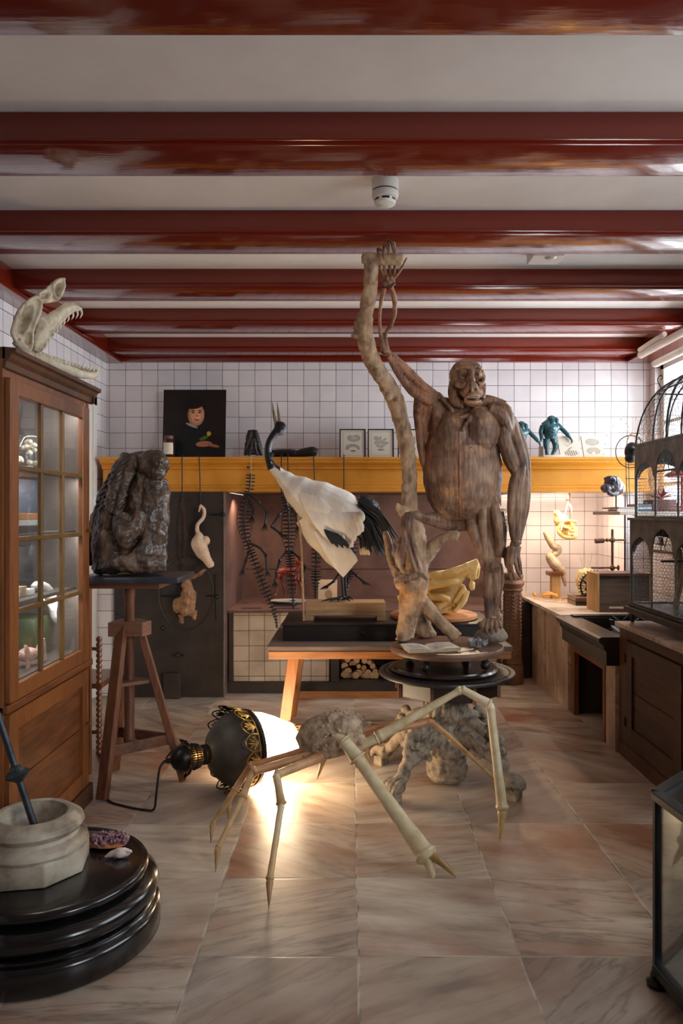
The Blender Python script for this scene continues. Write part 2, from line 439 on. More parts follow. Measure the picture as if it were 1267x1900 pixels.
# ================================================================ room shell
XL, XR, YR, YH, YN, ZC = -2.24, 2.75, -1.6, 6.98, 7.78, 3.13
struct(MB().box(XL - .2, XR + .3, YR - .2, YN + .2, -.1, 0).build('floor', 'marble_floor', smooth=False))
struct(MB().box(XL - .2, XR + .3, YR - .2, YN + .2, ZC, ZC + .1).build('ceiling', 'plaster', smooth=False))
struct(MB().box(XL - .2, XL, YR, YN + .2, 0, ZC).build('wall_left', 'tile_side', smooth=False))
wb = MB().box(XL, XR, YH, YN + .2, 1.80, ZC).box(XL, -1.10, 6.62, YN + .2, 0, 1.77)
wb.box(2.52, XR, YH, YN + .2, 0, 1.80)
struct(wb.build('wall_back', 'tile_back', smooth=False))
struct(MB().box(1.545, 2.52, YN, YN + .2, 0, 1.80).build('wall_recess', 'tile_back', smooth=False))
struct(MB().box(2.515, 2.53, YH, YN, 0, 1.80).build('wall_recess_side', 'tile_side', smooth=False))
hb = MB().box(-1.09, 1.545, YN, YN + .2, 0, 1.80).box(-1.10, -1.085, 6.60, YN, 0, 1.77)
hb.box(-1.085, 1.545, YN - .012, YN, 1.02, 1.035).box(-1.085, 1.545, YH + .001, YN, 1.775, 1.80)
struct(hb.build('wall_hearth', 'hearth_brown', smooth=False))
struct(MB().box(XL, XR, YR - .2, YR, 0, ZC).build('wall_rear', 'rear_plaster', smooth=False))
# right wall with three tall window openings; the far one is in view
wr = MB(); WZ0, WZ1 = 1.30, 2.95
wins = [(5.0, 6.86), (1.6, 3.8), (-1.2, .8)]
ys = [YR] + [y for w in sorted(wins) for y in w] + [YH]
for k in range(0, len(ys), 2): wr.box(XR, XR + .3, ys[k], ys[k + 1], 0, ZC)
for y0, y1 in wins: wr.box(XR, XR + .3, y0, y1, 0, WZ0); wr.box(XR, XR + .3, y0, y1, WZ1, ZC)
struct(wr.build('wall_right', 'tile_side', smooth=False))
for i, (y0, y1) in enumerate(wins):
    e = MB(); x0, x1 = XR + .05, XR + .11
    e.box(x0, x1, y0, y0 + .07, WZ0, WZ1).box(x0, x1, y1 - .07, y1, WZ0, WZ1).box(x0, x1, y0, y1, WZ0, WZ0 + .07).box(x0, x1, y0, y1, WZ1 - .07, WZ1)
    n = 4
    for k in range(1, n):
        yy = y0 + (y1 - y0) * k / n; e.box(x0 + .01, x1 - .01, yy - .018, yy + .018, WZ0, WZ1)
    for zz in (1.85, 2.4): e.box(x0 + .01, x1 - .01, y0, y1, zz - .015, zz + .015)
    w = e.build('window_%d' % (i + 1), 'window_white', bevel=.004); struct(w)
    MB().box(x0 + .028, x0 + .032, y0 + .06, y1 - .06, WZ0 + .06, WZ1 - .06).build('pane', 'clear_pane', w, smooth=False)
    MB().box(XR - .03, XR + .05, y0 - .02, y1 + .02, WZ0 - .035, WZ0).build('window_sill', 'window_white', w, bevel=.005)
# beams and wall plates, glossy oxblood red
def beam(n, y0, y1, z0=3.0):
    e = MB(); x0, x1 = XL + .11, XR - .19
    e.box(x0, x1, y0, y1, z0, ZC)
    e.box(x0, x1, y0 - .012, y0, z0 + .014, z0 + .030)       # small bead along the lower edge
    o = e.build('trim_%d' % n, 'red_gloss', bevel=.006); return struct(o)
for i, (a, c) in enumerate([(1.96, 2.234), (2.90, 3.17), (3.845, 4.127), (4.776, 5.045), (5.70, 5.975), (6.64, 6.86), (1.03, 1.30), (.10, .37), (-.83, -.56)]):
    beam(i + 1, a, c)
struct(MB().box(XL, XL + .12, YR, YH, 2.99, ZC).box(XL, XL + .15, YR, YH, 2.965, 3.0).build('trim_10', 'red_gloss', bevel=.008))
struct(MB().box(XR - .20, XR + .002, YR, YH, 2.99, ZC).box(XR - .23, XR - .002, YR, YH, 2.965, 3.0).build('trim_11', 'red_gloss', bevel=.008))
struct(MB().box(XL + .1, XR - .2, 6.92, YH, 2.97, ZC).build('trim_12', 'red_gloss', bevel=.006))

# ================================================================ light
wld = bpy.data.worlds.new('sky'); sc.world = wld; wld.use_nodes = True
bg = wld.node_tree.nodes['Background']; bg.inputs[0].default_value = (.88, .94, 1.0, 1); bg.inputs[1].default_value = 1.3
def area(name, loc, direction, sx_, sy_, energy, col, spread=None):
    l = bpy.data.lights.new(name, 'AREA'); l.shape = 'RECTANGLE'; l.size = sx_; l.size_y = sy_; l.energy = energy; l.color = col
    if spread: l.spread = spread
    o = bpy.data.objects.new(name, l); sc.collection.objects.link(o); o.location = loc
    o.rotation_euler = Vector(direction).to_track_quat('-Z', 'Y').to_euler(); return o
def point(name, loc, energy, col, r=.03):
    l = bpy.data.lights.new(name, 'POINT'); l.energy = energy; l.color = col; l.shadow_soft_size = r
    o = bpy.data.objects.new(name, l); sc.collection.objects.link(o); o.location = loc; return o
def spot(name, loc, target, energy, col, angle=70, blend=.6, r=.03):
    l = bpy.data.lights.new(name, 'SPOT'); l.energy = energy; l.color = col; l.shadow_soft_size = r
    l.spot_size = math.radians(angle); l.spot_blend = blend
    o = bpy.data.objects.new(name, l); sc.collection.objects.link(o); o.location = loc
    o.rotation_euler = (Vector(target) - Vector(loc)).to_track_quat('-Z', 'Y').to_euler(); return o
DAY = (.93, .96, 1.0)
for i, ((y0, y1), e) in enumerate(zip(wins, (160, 56, 32))):
    area('daylight_and_fill_%d' % (i + 1), (XR + .32, (y0 + y1) / 2, (WZ0 + WZ1) / 2), (-1, 0, -.12) if i < 2 else (-2.6, 5.0, -1.0), y1 - y0, WZ1 - WZ0, e, DAY, None if i < 2 else math.radians(75))  # the third is added fill, turned towards ape and crane
WARM = (1.0, .56, .28)
spot('hearth_downlight_right', (1.98, 7.15, 1.77), (1.95, 7.35, 0), 14, (1, .70, .46), 150, .5, .03)
area('hearth_fill_strip', (2.0, 7.02, 1.765), (0, .55, -1), .9, .06, 8.5, (1, .76, .58))  # added strip without a fixture, brightens the tiled recess
area('hearth_fill_strip_middle', (.4, 7.0, 1.765), (0, .3, -1), 1.6, .05, 4.5, (1, .74, .56))  # second added strip, lifts the middle of the hearth
spot('hearth_downlight_left', (-.98, 7.0, 1.77), (-.9, 7.3, 0), 22, (1, .70, .5), 140, .5, .03)
sc.view_settings.exposure = 0.12
# ================================================================ round carved table with turntable, gorilla sculpture, branch
TX, TY = .57, 4.5
mottled('grey_carved', lin(78, 68, 58), lin(150, 136, 118), 22, .75, bstr=.6, bdist=.006, c3=lin(176, 160, 136), detail=8)
mottled('black_iron', lin(24, 22, 22), lin(52, 44, 40), 10, .42, bstr=.25, spec=.5)
wood('dark_wood_x', lin(24, 16, 13), lin(56, 36, 27), 'X', 4, .4)
wood('worn_disc', lin(70, 46, 36), lin(128, 90, 68), 'X', 4, .5)
wood('polished_dark', lin(22, 13, 10), lin(52, 30, 22), 'X', 4, .2, coat=.3)
T = thing('pedestal_table', 'round table on a carved grey pedestal with four clawed lion legs, under the ape sculpture', 'table', (TX, TY, 0))
def at_t(r, deg, z): return Vector((TX + r * math.cos(math.radians(deg)), TY + r * math.sin(math.radians(deg)), z))
m = MB().lathe([(.385, .640), (.40, .645), (.402, .655), (.398, .664), (.31, .664), (.29, .660)], (TX, TY, 0), 72)
m.build('tabletop', 'black_iron', T)
mm, nt_, b_ = new_mat('hole_black'); b_.inputs['Base Color'].default_value = (.004, .003, .003, 1); b_.inputs['Roughness'].default_value = .9
for k in range(64):
    p = at_t(.368, 360 * k / 64, .6648); MB().lathe([(.0075, 0), (.0075, .0012)], p, 8).build('perforation', 'hole_black', T)
ap = MB()
n8 = [(.305 * math.cos(math.radians(22.5 + 45 * k)), .305 * math.sin(math.radians(22.5 + 45 * k))) for k in range(8)]
ap.prism(n8, .535, .640, lambda u, w, t: Vector((TX + u, TY + w, t)))
ap.build('apron', 'dark_wood_x', T, smooth=False, bevel=.004)
for k in range(8):
    p = at_t(.308, 22.5 + 45 * k, 0)
    MB().box(p.x - .011, p.x + .011, p.y - .011, p.y + .011, .53, .642).build('corner_cleat', 'worn_disc', T, smooth=False, bevel=.003)
def flute(a, z): return 1 + .05 * math.cos(16 * a)
ped = MB().lathe([(.10, .535), (.118, .530), (.118, .505), (.095, .490), (.10, .47), (.115, .42), (.112, .385), (.088, .355), (.10, .335), (.13, .29), (.135, .24), (.13, .19), (.105, .165)], (TX, TY, 0), 64, mod=flute)
ped.lathe([(.09, .175), (.115, .150), (.118, .135), (.108, .125), (.118, .115), (.120, .07), (.112, .055), (.118, .045), (.100, .02)], (TX, TY, 0), 64)
for k in range(14):
    a = 360 / 14 * k; ped.ell(at_t(.112, a, .44), (.018, .018, .05)); ped.ell(at_t(.118, a + 12, .095), (.009, .009, .022))
ped.build('pedestal', 'grey_carved', T, fuse=.006, relax=1, rough=(.004, 22))
def lion_leg(deg, reach):
    m = MB(); A = lambda r, z: at_t(r, deg, z)
    sd = Vector((-math.sin(math.radians(deg)), math.cos(math.radians(deg)), 0))
    m.tube([A(.08, .30), A(.16, .30), A(.25, .26), A(.32, .21)], [.07, .068, .058, .047], 14)
    m.tube([A(.10, .36), A(.18, .375), A(.25, .35), A(.29, .36)], [.036, .04, .036, .024], 10)   # scrolled shoulder
    m.ell(A(.30, .375), .033); m.ell(A(.345, .305), .032); m.ell(A(.355, .25), .03); m.ell(A(.33, .33), .03)
    m.tube([A(.31, .22), A(.37, .175), A(reach - .08, .13), A(reach - .03, .095)], [.048, .036, .036, .042], 12)
    m.ell(A(reach - .02, .085), (.055, .055, .045))
    for j in (-1.5, -.5, .5, 1.5):                                     # four toes
        q = sd * (j * .026)
        m.tube([A(reach - .05, .115) + q * .8, A(reach, .11) + q, A(reach + .035, .085) + q * 1.1, A(reach + .045, .052) + q * 1.1], [.02, .021, .02, .012], 8)
    for s in (-1, 1):                                                  # curled acanthus scrolls along both flanks
        for (r, z, q, rr) in ((.18, .30, .055, .045), (.25, .25, .052, .04), (.31, .28, .042, .028), (.22, .20, .045, .03)):
            c = A(r, z) + sd * q * s
            pts = [c + (A(1, 0) - A(0, 0)) * (rr * (1 - i * .13) * math.cos(i * .9)) + Vector((0, 0, rr * (1 - i * .13) * math.sin(i * .9))) for i in range(7)]
            m.tube(pts, [.011] * 7, 6, 3)
        m.ell(A(.335, .29) + sd * .04 * s, .022); m.ell(A(.31, .34) + sd * .035 * s, .022)
    m.build('leg', 'grey_carved', T, fuse=.0055, relax=1, rough=(.003, 30))
for deg, reach in ((224.7, .47), (322, .43), (139, .49), (42.5, .47)):
    lion_leg(deg, reach)
    p = at_t(reach + .004, deg, 0); M = Matrix.Translation(p) @ Matrix.Rotation(math.radians(deg), 4, 'Z')
    MB().box(-.033, .033, -.04, .04, 0, .06, M).build('foot_block', 'grey_carved', T, bevel=.004, smooth=False)

tray = thing('turntable', 'polished dark round turntable lying on the perforated black table ring', 'turntable', (TX, TY, .664))
MB().lathe([(.29, .665), (.312, .668), (.318, .678), (.308, .688), (.30, .686), (.296, .694), (.275, .692), (.10, .690)], (TX - .02, TY, 0), 72).build('plate', 'polished_dark', tray)
disc = thing('wooden_base_disc', 'worn round wooden disc with small ball feet that carries ape, branch, book and rock', 'stand', (TX, TY, .694))
MB().lathe([(.315, .772), (.328, .776), (.332, .79), (.330, .806), (.325, .814), (.10, .814)], (TX, TY, 0), 72).build('board', 'worn_disc', disc, rough=(.004, 5))
for a in (55, -35, 145, 235):
    p = at_t(.25, a, 0); q = MB(); q.ell((p.x, p.y, .722), .028).lathe([(.02, .742), (.012, .756), (.03, .765), (.03, .773)], (p.x, p.y, 0), 16)
    q.build('ball_foot', 'black_iron', disc)

# ---------------------------------------------------------------- branch
GY = 4.58; K = GY / F
def G(x, y, d=0.0):
    if x < 800 and y < 760: d -= (760 - y) / 320 * .36      # arm and branch lean towards the room
    return P(x, y, GY + d)
mottled('bark', lin(104, 80, 62), lin(178, 148, 118), 16, .8, bstr=.6, bdist=.008, stretch=(1, 1, .5), c3=lin(204, 178, 146), detail=9, attr=True)
m = MB()
def T_(pts, rad, seg=14, sub=4, flat=1, side=None): m.tube([G(*p) for p in pts], [r * G(*p).y / F for p, r in zip(pts, rad)], seg, sub, flat, side)
tr = [(687, 480, -.38), (688, 524, -.37), (682, 566, -.34), (675, 612, -.30), (687, 662, -.25), (711, 702, -.20), (734, 745, -.14), (747, 795, -.09), (756, 841, -.05), (759, 877, -.03), (759, 912, -.01), (760, 948, 0), (768, 985, .02), (772, 1035, .03), (768, 1082, .04), (764, 1118, .05), (757, 1150, .05), (751, 1180, .05)]
T_(tr, [12, 13, 13, 16, 16, 15.5, 16, 15.5, 15, 14, 14, 15, 20, 22, 26, 25, 18, 17], 16)
T_([(672, 478, -.38), (700, 481, -.385), (730, 481, -.39), (747, 483, -.395)], [10, 10, 10.5, 9])            # stub the hand holds
T_([(676, 615, -.30), (664, 612, -.30), (660, 600, -.31), (662, 594, -.31)], [12, 9, 6, 3])
T_([(676, 625, -.3), (658, 622, -.31), (654, 616, -.31)], [9, 7, 4])
T_([(770, 1060, .05), (790, 1030, .03), (808, 1010, 0), (833, 994, -.03), (851, 996, -.05)], [20, 15, 12, 10, 9])   # right fork
T_([(762, 970, 0), (748, 950, -.04), (738, 940, -.08), (735, 934, -.1)], [14, 9, 6, 2])
T_([(765, 1075, .05), (745, 1068, .06), (731, 1052, .08), (722, 1020, .1), (714, 985, .12)], [16, 11, 9, 8, 6])    # low left fork
T_([(758, 1064, .04), (742, 1050, .0), (737, 1030, -.02), (739, 1010, -.04), (746, 993, -.05)], [9, 6, 5, 4, 2])
T_([(775, 1110, .06), (792, 1128, .04), (815, 1152, 0), (838, 1174, -.03), (848, 1184, -.04)], [17, 14, 11, 11, 12])
T_([(770, 1120, .08), (780, 1150, .14), (790, 1176, .17), (800, 1186, .18)], [18, 16, 17, 16])
T_([(757, 1165, .04), (746, 1186, .02), (738, 1190, .0)], [16, 12, 8])
for p, r in (((689, 520, -.40), 7), ((700, 690, -.27), 9), ((722, 735, -.22), 8), ((755, 905, -.06), 10), ((760, 1090, 0), 18), ((745, 1082, .03), 14)): m.ell(G(*p), r * K)
def bark_paint(p):
    q = (p.z - .814) / 2.2
    n = .5 + .5 * mnoise.fractal(p * 9, 1, 2, 3)
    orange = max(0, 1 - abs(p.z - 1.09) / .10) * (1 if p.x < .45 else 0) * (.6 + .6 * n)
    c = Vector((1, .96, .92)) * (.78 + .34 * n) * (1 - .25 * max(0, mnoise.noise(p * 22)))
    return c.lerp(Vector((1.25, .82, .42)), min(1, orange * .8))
m.v = [Vector((v.x, v.y, max(v.z, .824))) for v in m.v]
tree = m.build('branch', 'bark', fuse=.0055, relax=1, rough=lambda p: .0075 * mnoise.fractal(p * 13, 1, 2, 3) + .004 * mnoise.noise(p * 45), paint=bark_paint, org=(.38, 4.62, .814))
tag(tree, 'tall pale forked branch standing on the wooden disc, reaching up to the red beams', 'branch')

# ---------------------------------------------------------------- ape sculpture: one carved body
def fiber(name, c1, c2, c3):
    "carved muscle: long fine streaks running down each form"
    m, nt, b = new_mat(name)
    tc = N(nt, 'ShaderNodeTexCoord'); mp = N(nt, 'ShaderNodeMapping'); mp.inputs['Scale'].default_value = (1, 1, .16)
    nt.links.new(tc.outputs['Object'], mp.inputs[0])
    n1 = N(nt, 'ShaderNodeTexNoise'); n1.inputs['Scale'].default_value = 70; n1.inputs['Detail'].default_value = 4; nt.links.new(mp.outputs[0], n1.inputs['Vector'])
    n2 = N(nt, 'ShaderNodeTexNoise'); n2.inputs['Scale'].default_value = 7; n2.inputs['Detail'].default_value = 7; nt.links.new(tc.outputs['Object'], n2.inputs['Vector'])
    f = math_node(nt, 'ADD', math_node(nt, 'MULTIPLY', n1.outputs['Fac'], .4), math_node(nt, 'MULTIPLY', n2.outputs['Fac'], .6))
    a = N(nt, 'ShaderNodeAttribute', attribute_name='Col')
    nt.links.new(mixc(nt, 1, ramp(nt, f, [(.36, c1), (.5, c2), (.66, c3)]), a.outputs['Color'], 'MULTIPLY'), b.inputs['Base Color'])
    b.inputs['Roughness'].default_value = .58
    bump(nt, b, f, .7, .006); return m
fiber('carved_muscle', lin(84, 61, 48), lin(140, 105, 82), lin(184, 148, 116))
m = MB()
# belly and chest: egg shaped barrel, turned slightly to the right
c0 = G(857, 868, .02)
tor = MB(); prof = [(-.335, .03), (-.31, .125), (-.25, .185), (-.18, .218), (-.08, .238), (.02, .240), (.12, .225), (.22, .195), (.30, .155), (.36, .10), (.38, .03)]
tor.lathe([(r_, z_) for z_, r_ in prof], (0, 0, 0), 40)
R0 = Matrix.Rotation(math.radians(-3), 3, 'Y')
m.add([c0 + R0 @ Vector((v.x, v.y * .80, v.z)) for v in tor.v], tor.f)
def S_(pts, rad, seg=10, sub=4, flat=1, side=None): m.tube([G(*p) for p in pts], [r * G(*p).y / F for p, r in zip(pts, rad)], seg, sub, flat, side)
# rib cage, pectorals, neck
m.ell(G(890, 800, -.085), (.115, .085, .15)); m.ell(G(842, 812, -.085), (.11, .08, .15))
S_([(868, 775, .0), (872, 745, -.02), (870, 725, 0)], [22, 18, 20])
S_([(880, 765, -.1), (868, 780, -.15), (858, 800, -.18)], [5, 4, 3])
S_([(873, 770, -.1), (855, 775, -.13), (838, 772, -.12)], [5, 5, 4])
# right shoulder (viewer's right) and hanging arm made of long muscle strands
m.ell(G(925, 768, -.02), (.085, .085, .075)); m.ell(G(938, 785, -.05), (.055, .06, .10))
S_([(880, 748, .03), (905, 745, .04), (935, 757, .02)], [12, 13, 14])
S_([(908, 760, -.10), (930, 772, -.11), (944, 800, -.09)], [12, 13, 8])
for pts, r in (
    ([(935, 775, -.07), (934, 810, -.08), (946, 850, -.07), (958, 880, -.07)], [12, 14, 14, 9]),
    ([(946, 780, -.02), (956, 815, -.03), (966, 850, -.03), (972, 880, -.04)], [12, 13, 13, 8]),
    ([(948, 775, .03), (964, 810, .03), (975, 845, .02), (979, 878, .0)], [8, 9, 8, 6]),
    ([(938, 790, .02), (950, 830, .03), (962, 870, .02)], [14, 15, 10]),
    ([(962, 868, -.07), (953, 900, -.09), (949, 945, -.09), (951, 985, -.08), (954, 1006, -.07)], [8, 10, 9, 7, 6]),
    ([(968, 865, -.06), (962, 900, -.09), (959, 940, -.09), (959, 985, -.08), (957, 1008, -.07)], [8, 10, 10, 7, 6]),
    ([(974, 872, -.04), (972, 905, -.06), (969, 945, -.06), (964, 985, -.06), (960, 1008, -.06)], [7, 10, 9, 6, 5]),
    ([(978, 876, .0), (978, 905, -.01), (975, 945, -.02), (966, 990, -.04), (962, 1008, -.04)], [6, 7, 7, 5, 4]),
    ([(965, 870, -.02), (962, 910, -.03), (962, 950, -.03), (958, 1000, -.05)], [13, 15, 14, 8]),
): S_(pts, r, 10, 4)
# wrist cord and hanging hand with four curled fingers and a thumb
S_([(947, 1008, -.09), (956, 1010, -.11), (966, 1008, -.08), (960, 1007, -.04), (948, 1007, -.05)], [2.2] * 5, 6)
S_([(955, 1005, -.07), (954, 1018, -.08), (952, 1034, -.09)], [9, 11, 10], 10, 3, .7)
for (x0, x1, x2, x3, y3, dd) in ((943, 941, 944, 950, 1079, -.10), (949, 948, 951, 958, 1078, -.115), (955, 956, 961, 966, 1072, -.11), (961, 964, 966, 968.5, 1064, -.09)):
    S_([(x0 + 2, 1014, dd + .02), (x0, 1030, dd), (x1, 1045, dd - .01), (x2, 1062, dd), (x3, y3, dd + .03)], [4.2, 4, 3.4, 3, 1.8], 8)
S_([(944, 1016, -.06), (938, 1030, -.05), (939, 1046, -.06), (943, 1056, -.07)], [4.5, 4, 3.4, 2.2], 8)
# raised arm (viewer's left): clavicle, strap muscles down the flank, upper arm
S_([(842, 765, -.06), (828, 748, -.06), (815, 732, -.05), (802, 730, -.04)], [4.5, 4, 4, 5])
m.ell(G(800, 737, -.03), (.045, .045, .05)); m.ell(G(822, 755, .02), (.07, .05, .06))
for pts, r in (
    ([(803, 737, -.04), (775, 712, -.11), (745, 683, -.18), (722, 655, -.24), (714, 645, -.27)], [9, 8, 6, 5, 6]),
    ([(797, 745, -.06), (768, 728, -.13), (742, 698, -.2), (720, 660, -.25)], [9, 9, 7, 4]),
    ([(810, 733, .0), (780, 706, -.08), (750, 676, -.17), (726, 655, -.24)], [6, 4, 4, 3.5]),
    ([(776, 735, -.1), (774, 765, -.06), (778, 800, -.03), (782, 845, -.02), (790, 880, 0)], [8, 8, 8, 6, 3]),
    ([(786, 740, -.06), (786, 775, -.02), (788, 810, 0), (792, 850, .02)], [8, 7, 6, 4]),
    ([(800, 745, 0), (797, 780, .03), (796, 815, .04), (800, 850, .05)], [10, 11, 11, 8]),
    ([(812, 750, 0), (812, 790, -.05), (820, 808, -.1), (828, 812, -.12)], [12, 10, 6, 4]),
): S_(pts, r, 10, 4)
m.ell(G(714, 648, -.27), (.026, .03, .036))
# forearm bones
S_([(712, 650, -.28), (706, 620, -.30), (704, 590, -.32), (707, 560, -.34), (713, 534, -.36)], [5.5, 4, 3.5, 3.6, 5])
S_([(718, 648, -.27), (715, 622, -.30), (726, 602, -.31), (732, 580, -.33), (731, 552, -.35), (725, 532, -.36)], [5, 3.5, 3.8, 4.2, 5, 5])
# hand round the stub: carpals, metacarpals, bent fingers, thumb
for p, r in (((714, 526, -.365), 5), ((722, 524, -.37), 5), ((729, 525, -.365), 5), ((718, 517, -.37), 5), ((726, 516, -.37), 5)): m.ell(G(*p), r * K)
for (a, b_, c_, d_, e_) in ((714, 706, 703, 701, 708), (718, 714, 712, 713, 716), (723, 723, 722, 720, 724), (728, 732, 733, 730, 727)):
    top = {703: 462, 712: 454, 722: 446, 733: 450}[c_]
    S_([(a, 518, -.365), (b_, 500, -.35), (c_, 486, -.345), (c_, top + 12, -.345), (d_, top, -.365), (e_ + 3, top + 6, -.415), (e_ + 5, top + 22, -.425)], [3.2, 2.8, 3.4, 2.6, 3.0, 2.4, 1.8], 8)
S_([(729, 518, -.37), (738, 508, -.38), (745, 497, -.385), (751, 485, -.39), (755, 478, -.395)], [3.6, 3, 3.4, 2.6, 1.6], 8)
# near leg (viewer's right), standing on the rock
for pts, r in (
    ([(878, 955, .0), (888, 985, -.02), (900, 1015, -.03), (908, 1045, -.03)], [22, 21, 17, 12]),
    ([(905, 935, .0), (914, 965, -.02), (920, 1000, -.03), (921, 1035, -.03)], [20, 20, 16, 12]),
    ([(873, 965, -.06), (882, 995, -.08), (893, 1025, -.08), (903, 1055, -.06)], [11, 11, 8, 7]),
    ([(897, 935, -.09), (895, 970, -.10), (898, 1010, -.09), (905, 1050, -.07)], [7, 8, 8, 7]),
    ([(915, 925, -.06), (922, 965, -.09), (926, 1000, -.08), (924, 1030, -.06)], [7, 10, 9, 6]),
    ([(928, 950, -.02), (932, 985, -.03), (933, 1020, -.03)], [7, 8, 6]),
    ([(906, 1040, -.04), (913, 1050, -.06), (922, 1048, -.05)], [13, 14, 12]),
    ([(906, 1050, -.05), (905, 1085, -.05), (906, 1120, -.04), (908, 1148, -.04)], [9, 9, 8, 8]),
    ([(918, 1050, -.05), (920, 1085, -.05), (917, 1120, -.04), (912, 1148, -.03)], [10, 9, 6, 5]),
    ([(925, 1045, -.02), (928, 1075, -.02), (923, 1110, -.01), (915, 1145, 0)], [7, 8, 6, 5]),
    ([(912, 1050, .01), (911, 1090, .02), (910, 1140, .02)], [15, 15, 11]),
): S_(pts, r, 10, 4)
m.ell(G(909, 1152, -.03), (.045, .06, .03))
for (x0, x1, y1, dd) in ((899, 893, 1168, -.13), (905, 902, 1176, -.14), (912, 911, 1178, -.145), (918, 920, 1174, -.14), (923, 928, 1168, -.13)):
    S_([(907 + (x0 - 909) * .3, 1150, -.04), (x0, 1152, -.10), (x1, 1160, -.135), (x1 + 1, y1, dd)], [4.6, 4.4, 4, 2.4], 8)
S_([(902, 1152, -.05), (892, 1156, -.09), (886, 1160, -.11)], [5, 4.6, 3.4], 8)                  # big toe
# far leg (viewer's left): thigh out sideways, knee against the trunk, foot gripping
for pts, r in (
    ([(870, 962, 0), (840, 966, .02), (805, 962, .0), (775, 956, -.03), (758, 956, -.05)], [17, 14, 11, 9, 8]),
    ([(865, 972, -.02), (838, 976, .0), (806, 970, .0), (776, 960, -.03)], [13, 10, 8, 6]),
    ([(760, 954, -.06), (758, 975, -.09), (765, 1010, -.10), (776, 1045, -.09), (781, 1062, -.08)], [11, 10, 7, 5, 4.5]),
    ([(753, 958, -.05), (750, 985, -.09), (758, 1020, -.11), (768, 1050, -.11), (772, 1066, -.1)], [8, 8, 6, 4, 5]),
    ([(766, 956, -.08), (764, 990, -.12), (772, 1030, -.12), (779, 1060, -.1)], [5, 4, 3.5, 3.5]),
    ([(778, 1062, -.09), (768, 1070, -.12), (752, 1072, -.13), (738, 1073, -.12)], [7, 8, 6, 5]),
): S_(pts, r, 10, 4)
for j in range(5):
    S_([(748, 1068 + 2.2 * j, -.14 + .01 * j), (738, 1069 + 2.6 * j, -.15 + .01 * j), (731, 1074 + 2.4 * j, -.13)], [3.4, 3.2, 1.8], 8)
S_([(775, 1066, -.12), (785, 1068, -.13), (792, 1076, -.11)], [5, 4.4, 3], 8)
# head: skull cap, brow, cheek bones, fluted nose, open mouth with chin
HC = G(868, 706, -.06)
m.ell(G(890, 700, -.05), (.03, .07, .05)); m.ell(G(864, 698, -.03), (.098, .115, .103)); m.ell(G(868, 722, -.02), (.088, .10, .09))
S_([(846, 684, -.13), (858, 680, -.155), (872, 681, -.165), (885, 680, -.15), (893, 684, -.12)], [4, 4, 3.6, 4, 3.4])
S_([(842, 700, -.10), (846, 712, -.13), (857, 716, -.155), (866, 712, -.165)], [6, 5, 4.5, 4])
S_([(897, 698, -.09), (896, 708, -.12), (892, 712, -.14), (886, 710, -.15)], [5, 4, 3.4, 3])
S_([(841, 708, -.04), (841, 728, -.06), (845, 744, -.08), (860, 752, -.11)], [8, 10.5, 10, 7])                       # jaw, viewer's left
S_([(897, 712, -.05), (896, 728, -.07), (893, 740, -.10)], [5, 6, 6])
S_([(874, 684, -.15), (875, 697, -.17), (876, 708, -.185)], [6, 5, 6])
m.ell(G(858, 698, -.095), (.036, .045, .034)).ell(G(884, 696, -.10), (.032, .045, .032)).ell(G(866, 684, -.09), (.088, .062, .05))
for q in (-9, -6, -3, 0, 3, 6, 9):                                                                                 # folds fanning from the nose bridge
    S_([(873.5, 702, -.165), (874 + q * 1.0, 714, -.203 + abs(q) * .003), (874.5 + q * 1.6, 727, -.206 + abs(q) * .004)], [1.8, 3.0, 2.9], 6)
m.ell(G(875, 728, -.13), (.070, .062, .042)); m.ell(G(878, 748, -.13), (.055, .055, .022))
S_([(862, 740, -.165), (870, 735, -.195), (881, 733, -.20), (892, 737, -.17)], [3, 3.4, 3.4, 2.6])
S_([(862, 744, -.165), (871, 746, -.19), (882, 746, -.195), (892, 743, -.165)], [3, 3.4, 3.4, 2.6])
